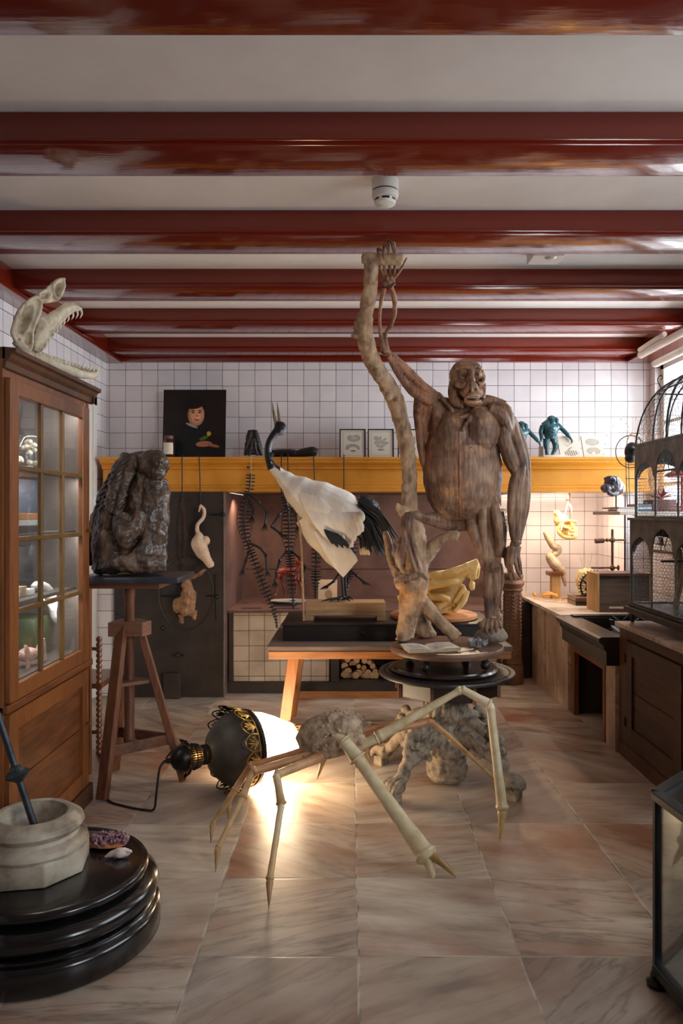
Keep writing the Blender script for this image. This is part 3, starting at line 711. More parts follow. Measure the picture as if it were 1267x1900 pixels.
def ape_paint(p):
    px = CX + p.x / p.y * F; py = CY + (H - p.z) / p.y * F
    n = mnoise.fractal(p * 12, 1, 2, 3); n2 = mnoise.fractal(p * 30, 1, 2, 2)
    c = Vector((1, 1, 1)) * (.97 + .22 * n)
    head = 1 if (py < 757 and 832 < px < 902) else 0
    if head: c = Vector((1.18, 1.14, 1.08)) * (.95 + .2 * n)
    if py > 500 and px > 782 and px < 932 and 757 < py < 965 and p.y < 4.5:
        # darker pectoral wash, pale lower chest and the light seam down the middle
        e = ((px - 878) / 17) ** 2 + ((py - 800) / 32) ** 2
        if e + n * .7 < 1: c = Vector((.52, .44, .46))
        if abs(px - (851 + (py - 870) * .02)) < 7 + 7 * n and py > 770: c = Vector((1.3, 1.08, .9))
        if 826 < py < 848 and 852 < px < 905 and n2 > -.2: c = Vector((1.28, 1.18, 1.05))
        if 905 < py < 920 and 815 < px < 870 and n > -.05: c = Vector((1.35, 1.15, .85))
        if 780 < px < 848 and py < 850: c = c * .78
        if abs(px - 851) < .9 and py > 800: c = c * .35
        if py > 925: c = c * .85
    if px < 800 and 650 < py < 870: c = Vector((c.x * 1.02, c.y * .78, c.z * .66))
    if px < 800 and py < 650: c = Vector((c.x * .98, c.y * .84, c.z * .74))
    if py > 1000: c = c * .98
    # eye sockets, nostrils, mouth opening
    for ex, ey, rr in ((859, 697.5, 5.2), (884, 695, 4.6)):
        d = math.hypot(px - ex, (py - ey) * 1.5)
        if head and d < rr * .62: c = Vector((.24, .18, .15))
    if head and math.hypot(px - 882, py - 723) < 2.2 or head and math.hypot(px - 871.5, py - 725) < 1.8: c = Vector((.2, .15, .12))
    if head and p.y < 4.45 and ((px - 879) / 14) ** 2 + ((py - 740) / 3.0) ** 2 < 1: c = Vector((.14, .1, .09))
    return c
def ape_rough(p):
    s = mnoise.noise(Vector((p.x * 70, p.y * 70, p.z * 9))) * .0014 + mnoise.fractal(p * 16, 1, 2, 3) * .0022
    px = CX + p.x / p.y * F; py = CY + (H - p.z) / p.y * F
    if p.y < 4.5 and 832 < px < 902 and 660 < py < 757:
        for ex, ey, rr in ((859, 697.5, 7.5), (884, 695, 6.5)):
            d = math.hypot(px - ex, (py - ey) * 1.25)
            if d < rr: s -= .011 * (1 - (d / rr) ** 2)
        if 702 < py < 729:
            an = math.atan2(px - 874.5, py - 696); 
            if abs(an) < .75: s += .0035 * math.cos(an * 17) * min(1, (py - 702) / 6) * min(1, (729 - py) / 4)
        d = math.hypot((px - 879) / 14, (py - 740) / 3.2)
        if d < 1: s -= .020 * (1 - d * d)
        for ex, ey in ((882, 723), (871.5, 725)):
            d = math.hypot(px - ex, py - ey)
            if d < 3: s -= .008 * (1 - d / 3)
    return s
ape = thing('ape_sculpture', 'life-size carved wooden ape with bared muscles, one arm raised to the branch', 'sculpture', (TX + .27, 4.56, .86))
m.build('body', 'carved_muscle', ape, fuse=.0042, relax=1, rough=ape_rough, paint=ape_paint)
mottled('old_tooth', lin(170, 150, 120), lin(200, 180, 150), 20, .5)
tt = MB()
for k in range(6): tt.ell(G(870 + 3.6 * k, 737.5, -.198 + .004 * abs(k - 2.5)), (.0052, .005, .007))
tt.build('teeth', 'old_tooth', ape)
# strings at shoulder, wrist, elbow and ankle
mottled('dark_cord', lin(30, 24, 22), lin(50, 42, 36), 30, .8)
MB().tube([G(708, 653, -.30), G(716, 657, -.305), G(722, 651, -.27)], .0035, 6).build('binding_cord', 'dark_cord', ape)
MB().tube([G(710, 533, -.385), G(722, 532, -.39), G(736, 523, -.37)], .0035, 6).build('binding_cord', 'dark_cord', ape)
# rock under the foot
mottled('pale_rock', lin(120, 104, 90), lin(176, 160, 142), 14, .85, bstr=.7, bdist=.006)
r = MB(); r.ell(G(912, 1176, -.02), (.085, .075, .05)).ell(G(895, 1180, -.0), (.05, .06, .04)).ell(G(926, 1180, -.04), (.05, .05, .04)); 
r.v = [Vector((v.x, v.y, max(v.z, .815))) for v in r.v]
o = r.build('rock', 'pale_rock', fuse=.006, relax=1, rough=(.006, 18)); tag(o, 'grey lump of rock gripped by the standing foot of the wooden ape', 'rock')
# open book
mottled('paper', lin(206, 196, 178), lin(226, 218, 202), 6, .8, bstr=.05); mottled('page_edge', lin(150, 128, 100), lin(186, 164, 134), 50, .8, stretch=(1, 1, 6), bstr=.3)
bk = thing('open_book', 'thick open book lying on the front of the wooden disc', 'book', P(800, 1200, 4.36))
def page(s):
    prf = []
    for i in range(9):
        t = i / 8; prf.append((s * .15 * t, .004 + .020 * math.sin(min(1, t * 1.6) * PI / 2) * (1 - .25 * t)))
    mm_ = MB(); rot = Matrix.Rotation(math.radians(12), 3, 'Z'); c = Vector((.455, 4.335, .816))
    poly = [(0, 0)] + prf + [(s * .15, 0)]
    mm_.prism(poly, -.095, .095, lambda u, w, t: c + rot @ Vector((u, t, w)))
    return mm_, rot, c
for s in (-1, 1):
    a_, rot, c = page(s); a_.build('page_block', 'page_edge', bk, smooth=False)
painted('ink_page', .85, .2)
for s in (-1, 1):
    vs = []; cols = []; fs = []; nu, nw = 30, 40
    for j in range(nw + 1):
        for i in range(nu + 1):
            t = i / nu; u = s * .15 * t; w = .0052 + .020 * math.sin(min(1, t * 1.6) * PI / 2) * (1 - .25 * t)
            vs.append(c + rot @ Vector((u, -.095 + .19 * j / nw, w)))
            ink = (j % 3 == 1 and .12 < t < .88 and 4 < j < 34 and not (s > 0 and 22 < j)) or (s > 0 and 28 < j < 33 and .25 < t < .75 and i % 3)
            cols.append(lin(90, 84, 76) if ink and rnd.random() < .8 else lin(226, 218, 204))
    for j in range(nw):
        for i in range(nu): q = j * (nu + 1) + i; fs.append((q, q + 1, q + nu + 2, q + nu + 1))
    pg = MB().add(vs, fs); it = iter(cols); cl_ = list(cols)
    ob = pg.build('page', 'ink_page', bk)
    ca = ob.data.color_attributes.new('Col', 'FLOAT_COLOR', 'POINT'); buf = np.ones(len(cl_) * 4, dtype=np.float32)
    for i, q in enumerate(cl_): buf[4 * i:4 * i + 3] = q
    ca.data.foreach_set('color', buf)
# crumpled clear plastic and pencil
pane_mat('thin_plastic', (.80, .88, .95), .22, .12)
cr = MB(); cen = V(.735, 4.40, .818)
grid = [[cen + Vector(((j - 5) * .0105 + rnd.uniform(-.009, .009), (i - 4) * .011 + rnd.uniform(-.01, .01), .012 + rnd.uniform(-.016, .044))) for j in range(11)] for i in range(9)]
for row in grid:
    for p in row: p.z = max(p.z, .8165)
cr.sheet(grid, .0006); o = cr.build('crumpled_plastic_bag', 'thin_plastic', smooth=False); tag(o, 'small crumpled clear plastic bag beside the rock on the wooden disc', 'bag')
pc = MB().tube([V(.60, 4.25, .819), V(.70, 4.33, .819)], [.0035, .0035], 8, 1); o = pc.build('pencil', 'paper'); tag(o, 'short white pencil lying beside the open book', 'pencil')
# ================================================================ spider crab
mottled('crab_shell', lin(116, 94, 74), lin(168, 144, 118), 22, .8, bstr=.6, bdist=.005, c3=lin(198, 176, 148), detail=8)
mottled('claw_pale', lin(184, 160, 118), lin(214, 196, 156), 10, .35, bstr=.25, bdist=.002, c3=lin(232, 218, 186), detail=6, attr=True)
def Q(x, y, Y): return P(x, y, Y)
CR = thing('spider_crab', 'giant pale spider crab with long jointed legs and one big pincer, standing before the lantern', 'crab', (-.09, 3.85, .0))
ORG[CR.name] = Vector((-.09, 3.85, 0))
m = MB()
m.tube([Q(566, 1388, 3.88), Q(588, 1372, 3.87), Q(618, 1362, 3.85), Q(648, 1360, 3.83), Q(672, 1362, 3.82)], [.075, .11, .118, .10, .055], 18, 4, .9, (0, 1, 0))
m.ell(Q(640, 1345, 3.82), (.085, .09, .055)); m.ell(Q(600, 1395, 3.84), (.08, .08, .03))
m.tube([Q(665, 1350, 3.80), Q(681, 1342, 3.78), Q(690, 1340, 3.77)], [.02, .012, .003], 6); m.tube([Q(665, 1352, 3.86), Q(680, 1346, 3.86), Q(688, 1345, 3.86)], [.02, .012, .003], 6)
m.ell(Q(668, 1372, 3.79), .03); m.ell(Q(660, 1385, 3.80), .03)
r2 = random.Random(3)
for i in range(300):                                             # low spines over the back
    a = r2.uniform(0, 2 * PI); t = r2.uniform(0, 1)
    px = 566 + 108 * t; rr = (33 + 22 * math.sin(PI * min(1, t * 1.05)) ) * .0027
    d = Vector((.15 * (t - .5), math.cos(a), math.sin(a))).normalized()
    if d.z < -.3: continue
    c = Q(px, 1384 - 24 * t, 3.86); p = c + d * rr * 1.0
    m.tube([p - d * .006, p + d * .008], [.008, .002], 5, 1)
m.build('carapace', 'crab_shell', CR, fuse=.0045, relax=0, rough=(.004, 40))
def legpaint(c0, c1, a, b):
    def f(p):
        t = max(0, min(1, (p - a).dot(b - a) / (b - a).length_squared))
        n = .93 + .12 * mnoise.noise(p * 25)
        return Vector(c0).lerp(Vector(c1), t) * n
    return f
PALE = (1, 1, 1); RED = (.74, .43, .33); TAN = (.82, .62, .44); DARK = (.42, .28, .17)
def crab_leg(pts, rads, cols, name='leg', tip=True):
    "segments joined at swollen joints; returns the leg root so tips are its sub-parts"
    root = None
    for i in range(len(pts) - 1):
        a = Vector(pts[i]); b = Vector(pts[i + 1]); r0, r1 = rads[i]; mm = MB(); L = (b - a).length; d = (b - a) / L
        last = tip and i == len(pts) - 2
        if last:
            bend = Vector((0, 0, -.0)) + d.orthogonal() * 0
            mm.tube([a - d * .004, a + d * L * .12, a + d * L * .45, b], [r0 * .9, r0 * 1.15, r0 * .75, .0015], 10, 4)
        else:
            mm.tube([a - d * r0 * .3, a + d * L * .04, a + d * L * .12, a + d * L * .55, b - d * L * .10, b - d * L * .03, b + d * r1 * .2], [r0 * .75, r0 * 1.12, r0, (r0 + r1) * .47, r1, r1 * 1.28, r1 * .8], 12, 4)
        nm = 'leg' if root is None else ('claw_tip' if last else 'leg_segment')
        o = mm.build(nm, 'claw_pale', CR if root is None else root, paint=legpaint(cols[i][0], cols[i][1], a, b), rough=(.0015, 60))
        if root is None: root = o
    return root
# pincer arm, near side
crab_leg([Q(618, 1358, 3.78), Q(640, 1376, 3.74), Q(664, 1408, 3.70), Q(794, 1592, 3.36)], [(.026, .030), (.032, .038), (.030, .044)], [(PALE, PALE)] * 3, tip=False)
o = sc.objects[-1]
rt = [o for o in CR.children if o.name.startswith('leg')][-1]
MB().tube([Q(790, 1588, 3.37), Q(797, 1606, 3.34), Q(802, 1620, 3.325), Q(804, 1633, 3.315)], [.026, .022, .014, .002], 10).build('pincer_finger', 'claw_pale', rt, paint=lambda p: PALE)
MB().tube([Q(797, 1586, 3.36), Q(812, 1594, 3.34), Q(830, 1610, 3.325), Q(846, 1628, 3.315)], [.022, .020, .014, .002], 10).build('pincer_finger', 'claw_pale', rt, paint=lambda p: (.62, .48, .30))
# far big arm going right and down
crab_leg([Q(662, 1386, 3.84), Q(700, 1368, 3.84), Q(857, 1279, 3.84), Q(909, 1307, 3.80), Q(932, 1503, 3.72), Q(927, 1561, 3.69)],
         [(.026, .026), (.028, .017), (.019, .024), (.022, .026), (.021, 0)], [(PALE, PALE), (PALE, PALE), (PALE, PALE), (PALE, PALE), ((.98, .88, .7), (.62, .42, .24))])
rt = [o for o in CR.children if o.name.startswith('leg')][-1]
# reddish leg behind it
crab_leg([Q(672, 1368, 3.92), Q(800, 1338, 3.98), Q(838, 1371, 4.02), Q(914, 1441, 4.14), Q(930, 1478, 4.26)], [(.019, .016), (.012, .015), (.014, .009), (.010, 0)], [(RED, RED), (RED, (.95, .66, .45)), (TAN, TAN), (TAN, DARK)])
crab_leg([Q(662, 1360, 3.95), Q(720, 1345, 4.02), Q(790, 1326, 4.1)], [(.017, .016), (.015, 0)], [(RED, RED), (RED, RED)])
# left legs
crab_leg([Q(588, 1389, 3.88), Q(462, 1424, 3.84), Q(436, 1466, 3.80), Q(394, 1528, 3.72), Q(391, 1565, 3.665)], [(.027, .023), (.017, .019), (.016, .011), (.012, 0)], [(RED, RED), (RED, (.95, .66, .45)), (TAN, TAN), (TAN, DARK)])
crab_leg([Q(592, 1398, 3.82), Q(468, 1432, 3.70), Q(450, 1480, 3.62), Q(404, 1574, 3.46), Q(400, 1618, 3.37)], [(.026, .020), (.016, .018), (.014, .012), (.013, 0)], [(RED, (.92, .64, .5)), ((.95, .7, .55), TAN), (TAN, TAN), (TAN, DARK)])
crab_leg([Q(596, 1404, 3.76), Q(513, 1438, 3.52), Q(522, 1492, 3.42), Q(500, 1634, 3.16), Q(499, 1685, 3.067)], [(.026, .020), (.018, .020), (.014, .014), (.0135, 0)], [(RED, (.96, .74, .62)), (PALE, TAN), (PALE, TAN), ((.7, .5, .34), DARK)])
crab_leg([Q(584, 1392, 3.92), Q(470, 1418, 3.98), Q(428, 1480, 3.96), Q(424, 1496, 3.95), Q(423, 1520, 3.94)], [(.018, .015), (.012, .012), (.012, .012), (.010, 0)], [(RED, RED), (RED, TAN), (TAN, TAN), (TAN, DARK)])
crab_leg([Q(606, 1392, 3.9), Q(600, 1410, 3.95), Q(588, 1447, 4.0)], [(.015, .013), (.012, 0)], [(TAN, TAN), ((1, .8, .45), (.9, .6, .3))])
crab_leg([Q(672, 1378, 3.88), Q(681, 1405, 3.92), Q(682, 1429, 3.95)], [(.013, .011), (.010, 0)], [(TAN, TAN), ((1, .8, .45), (.9, .6, .3))])

# ================================================================ hanging lantern lying on its side
mottled('lantern_black', lin(20, 18, 18), lin(44, 38, 34), 12, .38, metal=.6, bstr=.2)
mottled('lantern_dome', lin(56, 51, 47), lin(88, 80, 72), 6, .5, metal=.3, bstr=.15)
mottled('lantern_brass', lin(120, 92, 42), lin(182, 146, 74), 20, .32, metal=.85, bstr=.2)
m_, nt_, b_ = new_mat('milk_glass')
b_.inputs['Base Color'].default_value = (.95, .90, .82, 1); b_.inputs['Roughness'].default_value = .3
b_.inputs['Emission Color'].default_value = (1, .74, .46, 1); b_.inputs['Emission Strength'].default_value = 24
n_ = Vector((-.80, -.585, .03)).normalized()                       # axis, pointing to the cap
RC = V(-.645, 4.34, .246)
LM = Matrix((Vector((.59, -.807, 0)).normalized(), n_.cross(Vector((.59, -.807, 0))).normalized(), n_)).transposed()
def A_(r, ang, t): return RC + LM @ Vector((r * math.cos(ang), r * math.sin(ang), t))
L = thing('hanging_lantern', 'big black and brass lantern lying on its side on the floor, glowing white shade', 'lamp', (RC.x, RC.y, 0))
m = MB().lathe([(.214, -.02), (.216, .0), (.205, .04), (.17, .10), (.125, .145), (.080, .160), (.060, .185)], RC, 56, LM, cap=False)
m.lathe([(.056, .185), (.076, .160), (.122, .143), (.166, .098), (.200, .04), (.210, .0), (.208, -.02)], RC, 56, LM, cap=False)
m.build('dome', 'lantern_dome', L)
m = MB().lathe([(.204, -.075), (.216, -.07), (.219, -.05), (.212, -.04), (.219, -.025), (.216, -.015), (.204, -.012)], RC, 56, LM, cap=False); m.build('rim_band', 'lantern_black', L)
m = MB()
for k in range(64):
    a = 2 * PI * k / 64; m.ell(A_(.206, a, -.088), .0045, seg=6, rings=5)
m.build('beading', 'lantern_brass', L)
m = MB().lathe([(.192, -.03), (.196, -.09), (.185, -.16), (.155, -.24), (.12, -.31), (.10, -.36), (.095, -.365), (.0, -.372)], RC, 48, LM, cap=False); m.build('glass_shade', 'milk_glass', L)
m = MB()
for k in range(40):
    a = 2 * PI * k / 40; m.ell(A_(.106, a, -.36), .006, seg=6, rings=5)
m.tube([A_(.106, 2 * PI * k / 24, -.352) for k in range(24)], .004, 6, 2, closed=True); m.build('end_ring', 'lantern_brass', L)
# pierced palmette crests round the rim: each an open fan of loops
def crest(k, n=16):
    a = 2 * PI * k / n; m = MB(); w = 2 * PI / n * .5
    def C(u, v): return A_(.218 + .032 * v, a + u * w, -.03 + .10 * v)
    m.tube([C(-1, 0), C(-1.05, .45), C(-.62, .85), C(0, 1.05), C(.62, .85), C(1.05, .45), C(1, 0)], .0042, 6, 3)
    for j in range(-2, 3):
        b = j * .5; c0, s0 = math.sin(b), math.cos(b)
        m.tube([C(0, .08), C(c0 * .42 - s0 * .12, s0 * .42 + .06), C(c0 * .86, s0 * .80 + .05), C(c0 * .42 + s0 * .12, s0 * .42 + .02)], .0034, 5, 3, closed=True)
    m.tube([C(-1, 0), C(1, 0)], .005, 6, 2)
    # near half brass, far half black: lamplight put into the material
    m.build('crest', 'lantern_brass' if math.cos(a) > -.2 else 'lantern_black', L)
for k in range(16): crest(k)
def nt(t): return .172 + (t - .18) * .86
def nk(p): return [(r * .76, nt(t)) for r, t in p]
def An_(r, a, t): return A_(r * .76, a, nt(t))
# pierced neck: rings and upright bars
m = MB().lathe(nk([(.076, .18), (.080, .185), (.078, .195), (.070, .20)]), RC, 32, LM).lathe(nk([(.064, .255), (.085, .262), (.085, .272), (.066, .28)]), RC, 32, LM)
m.lathe(nk([(.075, .335), (.100, .34), (.104, .352), (.075, .36)]), RC, 32, LM); m.build('neck_ring', 'lantern_brass', L)
m = MB()
for k in range(30):
    a = 2 * PI * k / 30; m.tube([An_(.068, a, .185), An_(.066, a, .262)], .0035, 5, 1)
for k in range(34):
    a = 2 * PI * k / 34; m.tube([An_(.080, a, .262), An_(.090, a, .30), An_(.082, a, .345)], .0036, 5, 2)
m.tube([An_(.068, 2 * PI * k / 24, .225) for k in range(24)], .004, 5, 2, closed=True).tube([An_(.090, 2 * PI * k / 24, .30) for k in range(24)], .005, 5, 2, closed=True)
m.build('pierced_neck', 'lantern_black', L)
m = MB().lathe(nk([(.092, .352), (.094, .375), (.085, .405), (.060, .43), (.028, .445), (.016, .455), (.02, .468), (.010, .485)]), RC, 36, LM); m.build('cap', 'lantern_black', L)
for k in range(9):
    a = 2 * PI * k / 9; m = MB()
    def C(u, v, a=a): return An_(.092 + .035 * v, a + u * .27, .345 - .02 * v + .03 * v * v)
    m.tube([C(-1, 0), C(-.7, .7), C(0, 1.2), C(.7, .7), C(1, 0)], .004, 5, 3); m.tube([C(0, .1), C(-.4, .6), C(0, .95), C(.4, .6)], .003, 5, 3, closed=True)
    m.build('cap_leaf', 'lantern_black', L)
m = MB()
hk = [An_(0, 0, .48), An_(.0, 0, .50)]
m.tube([An_(.012 * math.cos(t), .9, .49 + .012 * math.sin(t)) for t in [i * PI / 4 for i in range(8)]], .003, 6, 2, closed=True); m.build('hanging_ring', 'lantern_black', L)
for k in range(3):
    a = 1.2 + k * .16; MB().tube([An_(.02, a, .485), An_(.075, a, .44), An_(.11, a, .375), An_(.10, a, .34)], .0022, 5, 3).build('suspension_wire', 'lantern_black', L)
mottled('black_rubber', lin(14, 13, 13), lin(22, 20, 20), 10, .45, bstr=0)
cp = [An_(0, 0, .475), An_(0, 0, .52) + V(.0, 0, -.03), V(-1.03, 4.03, .10), V(-1.045, 4.04, .02), V(-1.10, 4.06, .0075), V(-1.22, 4.11, .0075), V(-1.34, 4.20, .0075), V(-1.40, 4.42, .0075), V(-1.48, 4.62, .0075), V(-1.70, 5.1, .0075)]
o = MB().tube(cp, .0065, 8, 6).build('power_cord', 'black_rubber'); tag(o, 'black power cord running from the lantern cap across the floor to the cabinet', 'cord')
for k, (t, e) in enumerate(((-.45, 26), (-.10, 5))):
    pass
point('lantern_inner_bulb', An_(0, 0, .30), .6, (1, .7, .4), .02)

# ================================================================ black turned plinth, marble mortar, pestle
mottled('ebonised', lin(4, 4, 7), lin(10, 11, 15), 3, .2, c3=lin(22, 18, 16), bstr=.08, detail=8, coat=.5)
mottled('old_marble', lin(92, 76, 60), lin(172, 158, 138), 7, .45, c3=lin(206, 194, 174), bstr=.3, bdist=.004, detail=10)
PX, PY = -1.15, 2.88
pl = MB().lathe([(r_ * .923, z_) for r_, z_ in [(.44, .001), (.452, .012), (.455, .085), (.447, .10), (.430, .106), (.432, .112), (.424, .122), (.402, .126), (.418, .132), (.440, .150), (.447, .172), (.438, .194), (.412, .208), (.378, .214), (.385, .222), (.402, .232), (.404, .246), (.396, .256), (.378, .258), (.374, .252), (.355, .255), (.05, .255)]], (PX, PY, 0), 96)
o = pl.build('turned_plinth', 'ebonised', angle=50); tag(o, 'big round black turned wooden plinth standing on the marble floor', 'plinth')
MZ = .256
mo = thing('marble_mortar', 'weathered white marble mortar with octagonal foot standing on the black plinth', 'mortar', (PX - .05, PY + .0, MZ))
def oct_mod(a, z): return 1
base = MB(); q8 = [(.205 * math.cos(math.radians(22.5 + 45 * k + 10)), .205 * math.sin(math.radians(22.5 + 45 * k + 10))) for k in range(8)]
mcx, mcy = PX - .05, PY + .0
base.prism(q8, MZ, MZ + .085, lambda u, w, t: Vector((mcx + u, mcy + w, t)))
base.build('octagonal_foot', 'old_marble', mo, bevel=.008, smooth=True)
MB().lathe([(.19, MZ + .08), (.197, MZ + .095), (.192, MZ + .112), (.178, MZ + .122), (.165, MZ + .128), (.160, MZ + .14), (.17, MZ + .148), (.182, MZ + .165), (.176, MZ + .184), (.158, MZ + .194), (.146, MZ + .204), (.134, MZ + .208), (.122, MZ + .204), (.116, MZ + .18), (.10, MZ + .13), (.06, MZ + .10), (0.0, MZ + .095)], (mcx, mcy, 0), 72, cap=False).build('bowl', 'old_marble', mo, rough=(.002, 14))
mottled('pewter', lin(30, 34, 38), lin(70, 76, 82), 8, .42, metal=.5, bstr=.3)
p0 = V(mcx + .02, mcy - .01, MZ + .115); p1 = P(-6, 1320, 2.88); dd = (p1 - p0)
kn = p0 + dd * .50
pe = thing('iron_pestle', 'dark iron pestle with a round collar leaning in the marble mortar', 'pestle', p0)
MB().tube([p0, p0 + dd * .25, p0 + dd * .6, p0 + dd], [.014, .0135, .013, .0125], 14, 2).build('rod', 'pewter', pe)
MB().lathe([(.014, -.03), (.024, -.02), (.036, -.012), (.046, 0), (.036, .012), (.024, .018), (.02, .03), (.014, .035)], kn, 32, align(dd)).build('collar', 'pewter', pe)
mottled('amethyst', lin(66, 40, 48), lin(140, 100, 112), 60, .3, bstr=.3, c3=lin(190, 160, 166)); mottled('geode_rind', lin(150, 84, 44), lin(190, 120, 70), 12, .6)
am = thing('amethyst_cluster', 'purple amethyst crystal cluster on the black plinth behind the pink shell', 'crystal', (-.975, 3.06, .256))
g_ = MB(); r3 = random.Random(5)
for i in range(90):
    a = r3.uniform(0, 2 * PI); rr = math.sqrt(r3.random()) * .055; c = V(-.975 + rr * 1.35 * math.cos(a), 3.06 + rr * math.sin(a) * .8, .268 + .02 * (1 - rr / .06))
    d = Vector((math.cos(a) * rr * 8 + r3.uniform(-.3, .3), math.sin(a) * rr * 8 + r3.uniform(-.3, .3), 1)).normalized(); h = r3.uniform(.012, .024); w = r3.uniform(.005, .009)
    g_.lathe([(w, 0), (w, h), (0.0005, h + w)], c, 6, align(d))
g_.build('crystals', 'amethyst', am, smooth=False)
MB().ell((-.975, 3.055, .268), (.078, .048, .012)).build('rind', 'geode_rind', am)
mottled('shell_pink', lin(190, 150, 138), lin(226, 206, 196), 18, .4, bstr=.4, c3=lin(236, 226, 218))
cs = MB(); sp = []
c0 = P(222, 1582, 2.95); c0.z = .276
cs.tube([c0 + V(-.055, -.01, -.012), c0 + V(-.03, 0, -.004), c0, c0 + V(.025, .005, .0), c0 + V(.045, .01, .004)], [.003, .012, .020, .016, .003], 14)
for k in range(7):
    a = k * .9; cs.tube([c0 + V(.012, 0, 0), c0 + V(.012 + .01 * math.cos(a), .018 * math.cos(a), .020 * abs(math.sin(a)) + .004)], [.006, .001], 6, 1)
cs.tube([c0 + V(.01, 0, .01), c0 + V(.03, -.004, .008), c0 + V(.052, -.008, .006)], [.008, .006, .002], 8)
o = cs.build('conch_shell', 'shell_pink', fuse=.002, relax=1); tag(o, 'small pink and white spiny sea shell near the plinth edge', 'shell')

# ================================================================ glass case at the right edge
mottled('case_black', lin(12, 14, 16), lin(26, 30, 33), 8, .3, metal=.4, bstr=.1)
gc = thing('glass_display_case', 'black framed glass case cut off at the right edge of the picture', 'display case', (1.36, 2.47, 0))
# far left corner upright at px 1228; frame runs right along the room and towards the camera
ax, ay, az = 1.034, 2.56, .646
bx, by = 1.60, 3.126     # far edge
cx_, cy_ = 1.11, 1.81   # near edge
A0, B0, C0 = V(ax, ay, 0), V(bx, by, 0), V(cx_, cy_, 0); D0 = B0 + C0 - A0
def up(v, z): return Vector((v.x, v.y, z))
for a, b in ((A0, B0), (A0, C0), (B0, D0), (C0, D0)):
    MB().bar(up(a, az), up(b, az), .045, .028).build('top_rail', 'case_black', gc, smooth=False, bevel=.004)
    MB().bar(up(a, .06), up(b, .06), .03, .04).build('bottom_rail', 'case_black', gc, smooth=False, bevel=.004)
for p in (A0, B0, C0, D0):
    MB().bar(up(p, .02), up(p, az), .024, .024, Vector((0, 1, 0))).build('post', 'case_black', gc, smooth=False, bevel=.003)
    MB().lathe([(.02, 0), (.034, .004), (.036, .018), (.02, .03), (.026, .045), (.018, .06)], p, 20).build('foot', 'case_black', gc)
pane_mat('case_glass', (.95, .97, .965), .02, .012, .3)
for a, b in ((A0, B0), (A0, C0), (B0, D0), (C0, D0)):
    MB().bar(up(a, (.08 + az) / 2), up(b, (.08 + az) / 2), .004, az - .10).build('glass_side', 'case_glass', gc, smooth=False)
q = MB().prism([(A0.x, A0.y), (B0.x, B0.y), (D0.x, D0.y), (C0.x, C0.y)], az + .002, az + .006, lambda u, w, t: Vector((u, w, t))); q.build('glass_top', 'case_glass', gc, smooth=False)
mottled('case_floor', lin(92, 86, 80), lin(112, 105, 98), 6, .8)
q = MB().prism([(A0.x, A0.y), (B0.x, B0.y), (D0.x, D0.y), (C0.x, C0.y)], .055, .065, lambda u, w, t: Vector((u, w, t))); q.build('floor_board', 'case_floor', gc, smooth=False)
# ================================================================ glazed pine cabinet along the left
wood('pine_z', lin(84, 44, 18), lin(146, 86, 40), 'Z', 3, .38, coat=.15)
wood('pine_y', lin(76, 40, 18), lin(136, 78, 36), 'Y', 3, .38, coat=.15)
wood('pine_dark', lin(60, 34, 20), lin(100, 62, 36), 'Z', 3, .5)
wood('gilt_wood', lin(84, 58, 28), lin(124, 92, 48), 'Z', 5, .4)
mottled('cab_inside', lin(70, 62, 58), lin(98, 88, 82), 2, .7, bstr=.05)
pane_mat('old_glass', (.96, .97, .96), .0, .025, .3)
pane_mat('jar_glass', (.95, .98, .97), .04, .02, .4)
CXF = -1.45                                                         # face of the cabinet
cab = thing('glazed_cabinet', 'tall brown pine cabinet with small glass panes, along the left wall', 'cabinet', (-1.85, 3.7, 0))
yy0, yy1 = 3.165, 4.21
body = MB()
body.box(-2.22, CXF, yy1 - .025, yy1, .001, 2.24).box(-2.22, CXF, yy0, yy0 + .025, 0, 2.24).box(-2.22, -2.20, yy0, yy1, 0, 2.24)
body.box(-2.20, CXF - .03, yy0 + .02, yy1 - .02, .05, .08).box(-2.20, CXF - .03, yy0 + .02, yy1 - .02, 2.20, 2.24)
body.build('carcass', 'pine_z', cab, smooth=False)
MB().box(-2.198, -2.19, yy0 + .03, yy1 - .03, .84, 2.2).build('back_lining', 'cab_inside', cab, smooth=False)
MB().box(-2.19, CXF - .035, yy1 - .034, yy1 - .026, .84, 2.2).build('side_lining', 'cab_inside', cab, smooth=False)
for z in (.84, 1.19, 1.50, 1.80): MB().box(-2.19, CXF - .06, yy0 + .03, yy1 - .03, z - .018, z).build('shelf', 'cab_inside', cab, smooth=False)
fr = MB().box(CXF - .03, CXF - .001, 4.15, yy1 - .03, .11, 2.20).box(CXF - .03, CXF - .001, yy0 + .03, yy0 + .07, .11, 2.20).box(CXF - .028, CXF - .002, yy0 + .03, yy1 - .03, .101, .12).box(CXF - .028, CXF - .002, yy0 + .03, yy1 - .03, 2.17, 2.235)
fr.build('face_frame', 'pine_z', cab, smooth=False, bevel=.003)
MB().box(CXF - .03, CXF + .022, yy0, yy1 + .01, .752, .79).build('waist_moulding', 'pine_y', cab, smooth=False, bevel=.008)
MB().box(-2.215, CXF + .02, yy0 + .002, yy1 + .015, .001, .10).build('skirting', 'pine_dark', cab, smooth=False, bevel=.004)
co = MB(); prof = [(0, 2.20), (.012, 2.205), (.016, 2.23), (.03, 2.245), (.038, 2.262), (.055, 2.268), (.058, 2.285), (0, 2.29)]
co.prism([(u, w) for u, w in prof], yy0, yy1 + .04, lambda u, w, t: Vector((CXF + u, t, w)))
co.prism([(u, w) for u, w in prof], -2.22, CXF + .03, lambda u, w, t: Vector((t, yy1 + u * .7, w)))
co.box(-2.22, CXF + .01, yy0, yy1 + .01, 2.24, 2.289)
co.build('cornice', 'pine_dark', cab, smooth=False)
